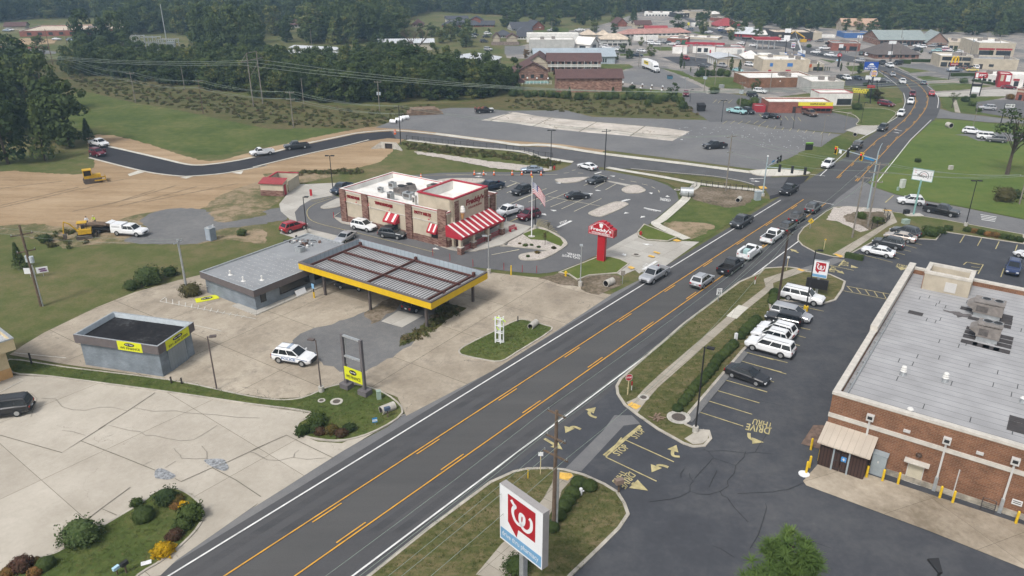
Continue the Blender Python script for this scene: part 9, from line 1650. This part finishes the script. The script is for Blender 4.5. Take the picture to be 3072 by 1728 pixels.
for s,k,sd,wd,lb,mt in(("2:1560,700 1440,90",'bare',0,.9,'tall bare grey tree in the wood above the storage roofs',None),("2:1600,800 1560,440",'bare',0,1.1,'pale dead tree at the front of the wood',None),("2:1110,960 1090,680",'broad',1,1.2,'yellow green tree in the dark wood',LEAF2),("2:1500,820 1500,410",'broad',2,1.5,'large green tree beside the pale dead tree',LEAF2),("1:860,1365 845,1140",'cedar',0,1.1,'small lone tree at the edge of the new road',None),("8:2410,335 2480,-300",'open',1,1.35,'tall thin leaved tree at the right edge by the tyre shop sign',None),("3:1600,960 1595,800",'broad',3,1.3,'round light green street bush by the motel drive',LEAF2),("3:605,960 605,835",'cedar',0,1,'small cedar in front of the brick motel wing',None),("3:1025,925 1025,835",'cedar',0,1.3,'dark cedar at the right end of the brick motel wing',None),("3:1655,300 1640,140",'broad',0,1.7,'big tree in the middle of the far town',LEAF2),("3:845,310 850,185",'broad',1,1.2,'dark round tree left of the cream vaulted sheds',None),("3:1040,330 1035,215",'broad',2,1.2,'dark round tree right of the cream vaulted sheds',None),("3:190,560 190,470",'broad',2,1.4,'round brownish tree beside the blue grey hall',RUSTL),("3:1065,580 1065,512",'broad',0,1.2,'dark round tree at the right end of the blue grey hall',None),("3:1185,440 1185,350",'broad',1,.9,'tree at the right end of the raised shed',None),("3:2400,880 2420,760",'broad',3,1.3,'dark leaning tree before the flat brick block',None),("3:2165,690 2165,550",'column',0,1.3,'pale young tree behind the storage shed',LEAF2),("4:1160,980 1165,855",'broad',1,1.6,'purple leaved tree beside the waffle sign',WINE),("4:985,710 985,600",'broad',2,1.1,'young round tree beside the blue inn sign',LEAF2),("4:870,665 875,595",'open',1,1.0,'slim young tree behind the columnar trees',LEAF2),("f:1180,800 1170,500",'open',1,1.3,'young tree on the grass by the footpath',None),("3:5,880 10,650",'broad',1,1.2,'green tree at the end of the wood beside the gazebo',LEAF2),("5:200,1240 130,985",'cedar',0,1.0,'small loose evergreen behind the brown leaning pole',None),("7:370,1020 375,880",'open',1,.8,'slim sapling in the stone bed by the flag pole',RUSTL),("7:405,875 430,790",'open',1,.8,'bent sapling above the hatching',RUSTL),("e:800,640 810,545",'broad',3,1.1,'small light tree before the curved gable shops, left one',LEAF2),("e:1430,650 1440,500",'broad',2,1.0,'small light tree before the curved gable shops, right one',LEAF2),("e:2130,700 2140,590",'broad',0,1.3,'small tree before the red awnings',None),("a:2115,510 2115,410",'broad',1,1.2,'small round tree on the far lot strip, left',None),("a:2365,505 2365,410",'broad',1,1.2,'small round tree on the far lot strip, right',None)):
 p,h=bt(s);tree(k,p,h,lb,None,sd,wd,mt)
for s,w_ in(("3:1680,665 1685,510",'left of the black lot'),("3:1712,668 1715,590",'beside the tall one at the black lot'),("3:1775,700 1775,645",'third at the black lot'),("3:1838,715 1838,660",'fourth at the black lot'),("3:2005,690 2010,580",'before the storage shed'),("3:2245,715 2245,580",'left of the tan hall'),("4:212,692 220,570",'before the first blue window of the tan hall'),("4:390,688 402,570",'before the second blue window of the tan hall'),("4:580,695 590,600",'at the orange corner shop'),("4:802,692 808,605",'beside the ice cream sign')):
 p,h=bt(s);tree('column',p,h,'dark columnar tree '+w_,None,0,1.0)
for s in("4:628,690 628,640","4:650,690 650,642","4:672,690 672,643","4:692,690 692,645"):p,h=bt(s);tree('column',p,h,'small clipped cypress in the row of four beside the black awning','row of four cypresses',0,.8)
pn=tree('pine',Vector((16.3,34.6,0)),12.4,'bright green pine top at the bottom edge',None,0,1.6,None,'pine_tree')
# bushes
BP={}
def bush(s,rpx,label,mat=CLIP,group=None,round_=False,hs=.85,n=None,name='bush'):
 p=pts(s)[0];tile=s.split(':')[0];y=px(s)[0][1];R_=1.1*rpx/TILES[tile][2]/((y+139)*CT/CAM_H)
 k=(mat.name,round_,R_>1.2)
 if k not in BP:
  r=BP[k]=thing(name,label,'bush',p,0,group);q=random.Random(len(BP)+3);mb=MB();lf=.16 if R_<1.2 else .11
  if round_:mb.ball((0,0,.5),.9,mat,16,10,.05,.95,q);leaves(mb,Vector((0,0,.5)),(.97,.97,.92),700,lf,mat,q,.35)
  else:
   mb.ball((0,0,.55),.68,mat,12,8,.12,.95,q);leaves(mb,Vector((0,0,.55)),(.84,.84,.72),420,lf*1.2,mat,q,.7)
   for _ in range(16):a=q.uniform(0,6.28);d=q.uniform(.1,.62);leaves(mb,Vector((d*math.cos(a),d*math.sin(a),q.uniform(.25,.95))),(.4,.4,.35),48,lf*1.25,mat,q,.9)
   for _ in range(40):a=q.uniform(0,6.28);d=q.uniform(.5,.98);leaves(mb,Vector((d*math.cos(a),d*math.sin(a),q.uniform(.1,1.25)*(1.15-d*.4))),(.16,.16,.2),9,lf*1.2,mat,q,.9)
  mb.build('foliage',r);m2=MB();m2.tube([(0,0,0),(0,0,.6)],.06,BARK,5);m2.build('stem',r)
 else:r=dup(BP[k],p,0,label,group)
 if not group and 'group' in r:del r['group']
 r.location=p+Vector((0,0,.05));r.rotation_euler=(0,0,random.uniform(0,6.28));q_=random.uniform(.93,1.08);r.scale=(R_*q_,R_/q_,R_*hs*q_);return r
for a in(("13:800,1120",195,'largest bush of the near island, speckled with pale blossom',PALEF),("13:1395,900",105,'smooth round bush in the middle of the near island',CLIP,None,True),("13:1325,770",60,'small upright bush behind the smooth round one',LEAF2),("13:1615,740",125,'dense green bush at the top of the near island',LEAF),("13:1725,740",60,'russet bush between two green bushes',RUSTL),("13:1700,800",50,'second russet bush, below the first',RUSTL),("13:1850,900",125,'bright green bush at the tip of the near island',LEAF2),("13:1775,790",50,'strip of golden flowers at the island tip',GOLDL),("13:1770,1000",95,'dark green bush under the bright green one',CLIP),("13:1590,1240",100,'round bush covered in golden flowers',GOLDL),("13:1690,1090",85,'wine red bush above the golden one',WINE),("13:215,1390",110,'loose bush with small red flowers at the bottom edge',WINE),("13:450,1370",85,'clipped round bush at the bottom edge',CLIP,None,True),("13:350,1320",45,'russet tuft beside the clipped round bush',RUSTL),("13:350,1440",75,'russet bush at the very bottom edge',RUSTL),("13:80,1449",70,'russet bush in the bottom left corner',RUSTL),("14:480,75",75,'green bush at the left of the sign island cluster',LEAF2),("14:600,50",75,'taller green bush of the sign island cluster',LEAF),("14:650,80",60,'wine red bush in the sign island cluster',WINE),("14:760,70",70,'russet bush in the sign island cluster',RUSTL),("14:850,100",65,'dull red bush at the front of the sign island cluster',WINE),("14:930,50",65,'green bush at the right of the sign island cluster',LEAF),("10:620,1400",95,'green bush with a few yellow leaves at the back of the sign island cluster',LEAF2),("5:440,985",62,'small dark bush near the mini excavator',LEAF),("5:1450,1380",145,'big dark bush in the left field beside the grey shop',LEAF),("5:1650,1310",75,'bush right of the big dark one',LEAF),("5:1275,1440",80,'low bush left of the big dark one',LEAF),("9:1850,150",100,'tall weeds at the foot of the grey pole',DRYW),("5:2340,920",50,'small bush beside the portable toilet',LEAF),("7:180,1030",25,'small green shrub in the stone bed, first',LEAF2),("7:240,1025",18,'small dark shrub in the stone bed, second',LEAF),("7:310,1045",20,'small dark shrub in the stone bed, third',LEAF),("7:455,1055",24,'small red shrub in the stone bed',WINE),("7:298,1100",26,'russet shrub at the point of the stone bed',RUSTL),("7:205,1135",20,'green shrub at the point of the stone bed',LEAF2),("7:125,1010",16,'tiny russet shrub in the stone bed',RUSTL),("15:100,1400",140,'loose green bush at the foot of the large pharmacy sign',LEAF2),("8:1665,925",85,'low hedge clump around the parking bay end',CLIP),("8:1760,900",55,'clipped shrub at the kerb bend',CLIP),("8:1560,935",55,'shrub behind the dark wagon',CLIP),("8:1000,760",60,'weedy bush in the rocky ditch',LEAF2),("8:1160,810",55,'dark weeds beside the chain fence',LEAF),("8:1548,215",32,'small dark bush alone on the bright lawn',LEAF),("8:2380,590",110,'tall pampas like grass clump on the lawn',DRYW),("8:2480,560",70,'green bush behind the grass clump',LEAF),("4:960,1060",55,'dark round bush below the waffle sign',LEAF),("4:1100,945",80,'bush beside the purple tree',CLIP),("4:1045,830",28,'small dark bush at the sign poles',CLIP),("4:1990,805",42,'round bush on the grass before the chicken restaurant',LEAF),("f:1440,680",90,'bush on the grass by the footpath, left',LEAF),("f:1570,760",80,'bush on the grass by the footpath, middle',LEAF),("f:1690,870",60,'dark bush at the curved lot edge',CLIP),("f:1590,600",60,'bush at the foot of the chicken sign',LEAF),("3:465,305",40,'round bush on the far lawn',LEAF),("4:495,460",28,'round bush on the dirt yard edge',LEAF),("3:1215,860",30,'round bush beside the motel path',LEAF),("3:670,688",20,'round bush at the motel balcony front',CLIP),("4:2440,960",45,'red brown bush before the tyre shop',RUSTL)):bush(*a)
for s in("15:690,580 800,610 635,680 592,750 550,810 500,890 435,1000",):
 for q in px(s):bush("p:%f,%f"%q,24,'round clipped bush in the group by the white hydrant',CLIP,'round bushes by the white hydrant',True)
for q in px("11:1650,1265 1700,1205 1735,1165 1765,1120 1800,1075 1830,1040 1865,1005 1890,980 1925,945 1957,910 1988,868 2012,828 2040,790 2068,758 2105,730 2135,700 2160,672 2190,645 2250,565 2290,525 2320,495 2350,465 2380,435 2410,408 12:165,145 160,190 150,228"):bush("p:%f,%f"%q,17,'round clipped bush in the row between the verge and the parking',CLIP,'row of round bushes beside the parking',True)
for q in px("8:1690,935 1840,875 2030,890 2090,900 2150,915 2220,930 2300,942 2370,955 2450,970 2530,985"):bush("p:%f,%f"%q,13,'low russet shrub in the bed along the far parking bays',RUSTL if rr.random()<.4 else CLIP,'shrubs along the far parking bays')
for q in px("3:60,930 130,920 200,940 270,930 340,935 420,940 490,945 560,950 870,960 930,950 990,960 1060,950 1130,965 1200,955 1260,965 1330,960 1400,985 1460,1000 1530,980 1620,980 1680,1000 1700,1050 760,960 690,965 1290,930 1180,930 1360,1020 4:-160,1010 3:2290,1030 2340,1035 2390,1010 1990,905 2020,900 1850,740 1920,740 1990,735 2060,735 2130,740 1890,715"):bush("p:%f,%f"%q,rr.uniform(11,17),'wild green bush in the overgrown strip before the motel',LEAF if rr.random()<.6 else LEAF2,'wild bushes before the motel',False,1.1)
def hedge(s,w,h,label):
 P=pts(s);c=P[0].copy();t=thing('hedge',label,'hedge',c);mb=MB();q=random.Random(4)
 for a,b in zip(P,P[1:]):
  d=b-a;n=max(1,int(d.length/.7))
  for k in range(n):leaves(mb,a+d*((k+.5)/n)-c+Vector((0,0,h*.5)),(.6,w/2,h*.52),60,.22,CLIP,q,.4);x=a+d*((k+.5)/n)-c;mb.box((x.x,x.y,h*.45),(d.length/n,w*.75,h*.8),CLIP,math.atan2(d.y,d.x))
 mb.build('foliage',t)
hedge("8:845,1130 1020,1165",1.3,.9,'long clipped hedge beside the white sedan');hedge("4:1870,738 2098,738",1.6,1.5,'long dark hedge before the arches restaurant');hedge("4:1365,612 1480,618",1.8,2.0,'dark hedge at the mouth of the hipped restaurant lot');hedge("4:1490,600 1735,602",1.6,1.5,'dark hedge left of the arches restaurant');hedge("4:2080,785 2300,825",1.4,1.0,'dark hedge under the chicken restaurant windows')
# growth nobody could count: far wood, weeds, stones (points carrying whole plants)
def field(name,P,srcs,smin,smax,kind='stuff',tilt=0):
 me=bpy.data.meshes.new(name);me.from_pydata([tuple(p)for p in P],[],[]);o=link(name,me);tag(o,kind=kind)
 ng=bpy.data.node_groups.new(name,'GeometryNodeTree');ng.interface.new_socket('Geometry',in_out='INPUT',socket_type='NodeSocketGeometry');ng.interface.new_socket('Geometry',in_out='OUTPUT',socket_type='NodeSocketGeometry')
 N=ng.nodes;L=ng.links;gi,go=N.new('NodeGroupInput'),N.new('NodeGroupOutput');ip=N.new('GeometryNodeInstanceOnPoints');j=N.new('GeometryNodeJoinGeometry')
 for s in srcs:
  oi=N.new('GeometryNodeObjectInfo');oi.inputs['Object'].default_value=s;oi.inputs['As Instance'].default_value=True;L.new(oi.outputs['Geometry'],j.inputs[0])
 ip.inputs['Pick Instance'].default_value=True;L.new(gi.outputs[0],ip.inputs['Points']);L.new(j.outputs[0],ip.inputs['Instance'])
 for t,a,b,sk in(('FLOAT_VECTOR',(-tilt,-tilt,0),(tilt,tilt,6.28),'Rotation'),('FLOAT_VECTOR',(smin,)*3,(smax,smax,smax*1.1),'Scale')):
  r=N.new('FunctionNodeRandomValue');r.data_type=t;r.inputs[0].default_value=a;r.inputs[1].default_value=b;L.new(r.outputs[0],ip.inputs[sk])
 L.new(ip.outputs[0],go.inputs[0]);md=o.modifiers.new('growth','NODES');md.node_group=ng;return o
def fill(s,d,j=.42):
 P=pts(s);x0,x1=min(p.x for p in P),max(p.x for p in P);y0,y1=min(p.y for p in P),max(p.y for p in P);out=[]
 x=x0
 while x<x1:
  y=y0
  while y<y1:
   q=Vector((x+rr.uniform(-j,j)*d,y+rr.uniform(-j,j)*d,0))
   if inpoly(q,P):out.append(q)
   y+=d
  x+=d
 return out
crowns=[c for(k,sd,m),r in TP.items()if k=='broad' and not m for c in r.children if c.name.startswith('crown')]
FWP=[]
for s,d in(("p:-300,-52 800,-52 800,60 640,62 480,60 370,68 280,56 100,58 -300,80",9),("p:780,-52 1900,-52 1900,38 1840,46 1650,56 1480,48 1300,36 1240,50 1150,62 1020,70 780,70",9),("p:1900,-52 3500,-52 3500,110 3100,104 2900,96 2700,84 2500,80 2360,86 2300,78 2180,60 2150,40 1900,36",9),("1:-300,240 60,210 60,190 -300,180",8),("1:640,735 1200,768 1800,845 2576,955 2:700,1000 1180,1022 1500,985 1900,980 2400,930 2:2350,820 1900,790 1600,680 1200,680 850,715 350,705 1:2000,665 1700,690 1400,700 1000,670 640,665",5.2),("2:470,425 1450,425 1450,240 480,240",9),("1:1250,340 2500,340 2500,200 1250,200",10),("1:2000,520 2500,560 2500,430 1900,440",8),("1:820,545 1300,545 1300,505 820,505",6),("2:880,110 1450,130 1500,200 900,200",9)):FWP+=fill(s,d)
NW=[p for p in FWP if p.y<330];field('dense_wood',NW,crowns,.5,.72);field('low_wood',fill("1:1330,640 1700,640 2100,620 2576,650 2:350,690 850,690 1200,650 1520,640 1500,500 1200,490 830,600 300,610 1:2500,575 2000,560 1350,570",4.2),crowns,.28,.42);field('far_wood',[p for p in FWP if p.y>=330],crowns,.85,1.3)
def tuft(name,mat,n,h,seed,w=.07):
 mb=MB();q=random.Random(seed)
 if h>.5:
  for _ in range(5):leaves(mb,Vector((q.uniform(-.5,.5),q.uniform(-.5,.5),h*.25)),(.6,.6,h*.35),n,.34,mat,q,1)
  return mb
 for _ in range(n):
  a=q.uniform(0,6.28);b=Vector((q.uniform(-.3,.3),q.uniform(-.3,.3),0));e=b+Vector((math.cos(a)*h*.8,math.sin(a)*h*.8,h*q.uniform(.3,.8)));s=Vector((-math.sin(a),math.cos(a),0))*w;mb.add([b-s,b+s,e],[(0,1,2)],mat)
 return mb
wt=thing('weed_clump','tall weed clump alone at the corner of the mown field','weeds',pts("2:20,1190")[0]);w1=tuft('w',DRYW,22,1.1,1).build('blades',wt);wt2=thing('weed_clump','green weed clump beside the pipe sections','weeds',pts("2:1250,1190")[0]);w2=tuft('w',foliage('weed leaves',(.055,.07,.022),(.095,.11,.036),(.15,.14,.06),1),22,.9,2).build('blades',wt2)
WP=fill("1:640,740 1200,775 1800,870 2576,985 2:700,1040 1180,1065 1500,1040 1750,1010 1700,1060 1480,1110 1300,1180 1150,1225 900,1240 400,1225 0,1175 1:2000,1090 1300,985 900,890",2.3,1.0)+fill("6:1400,20 2576,150 7:420,190 560,215 420,270 0,190 6:1900,140 1500,90",1.2)+fill("5:300,960 700,860 900,1000 500,1080",2)+fill("10:1560,600 1430,640 1430,570 1600,470 1880,228 2060,275",.9)+fill("3:0,960 1760,990 1880,1130 1500,1130 900,1110 0,1040",2.4,1.5)+fill("6:420,310 1050,290 1050,330 440,340",1.0)
field('weeds',WP,[w1,w2],.35,1.1,tilt=.15)
GP_=[]
for s in("0:24,905 170,925 430,957 600,992 690,1006 760,1002 820,977 870,967 930,975 985,1000 1005,1040 950,1080 870,1105 800,1104 755,1092 755,1065 780,1040 620,1014 430,986 130,946 30,936","10:2010,715 2030,660 2310,515 11:100,398 220,405 360,445 420,490 10:2560,695 2390,785 2200,765 2060,735","13:300,1320 520,1250 660,1175 990,985 1260,830 1400,740 1500,660 1660,620 1780,650 1890,720 1950,810 1950,900 1870,1030 1740,1160 1620,1250 1520,1330 1350,1449 0,1449 0,1420","14:1150,1440 1720,980 2280,560 15:60,455 200,425 400,420 450,440 430,560 340,720 0,1100 14:2400,1140 2100,1449","15:640,500 700,480 940,580 1060,650 1130,750 1160,860 1080,990 880,1190 640,1430 14:2520,1449 15:200,1150 480,790","11:1110,960 1210,870 1700,440 2240,40 2450,0 2100,365 1480,905 1330,1045 1240,1140 1150,1185 1080,1100","11:1310,1280 1470,1060 2210,400 2560,110 2560,380 2280,680 1700,1350 1730,1400 1500,1440 1270,1330"):GP_+=fill(s,.42)
gt=thing('grass_tuft','single grass tuft at the foot of the car lot frame sign','grass',pts("10:1000,1090")[0]);g1=tuft('g',foliage('grass blades',(.055,.075,.02),(.1,.118,.038),(.2,.17,.085),.6),44,.16,5,.022).build('blades',gt)
field('grass',[p+Vector((0,0,.1))for p in GP_],[g1],.5,1.0,tilt=.15)
lt=thing('litter_scrap','single pale scrap lying at the corner of the old slab','litter',pts("3:1690,1350")[0]);l1=MB().box((0,0,.06),(.5,.35,.04),SIGNW).build('scrap',lt)
LP_=[pts("3:%f,%f"%(rr.uniform(1650,2500),rr.uniform(1225,1330)))[0]for _ in range(70)]+[pts("4:%f,%f"%(rr.uniform(30,520),rr.uniform(1270,1440)))[0]for _ in range(50)]
field('litter',LP_,[l1],.2,.6)
# air
hz=bpy.data.materials.new('haze air');hz.use_nodes=True;nt=hz.node_tree;nt.nodes.clear();ou=nt.nodes.new('ShaderNodeOutputMaterial');pv=nt.nodes.new('ShaderNodeVolumePrincipled');pv.inputs['Color'].default_value=(.5,.74,.98,1);pv.inputs['Density'].default_value=.00026;pv.inputs['Anisotropy'].default_value=0;nt.links.new(pv.outputs[0],ou.inputs['Volume'])
mb=MB();mb.box((0,1150,29),(3900,2520,62),hz);mb.build('haze',kind='stuff')
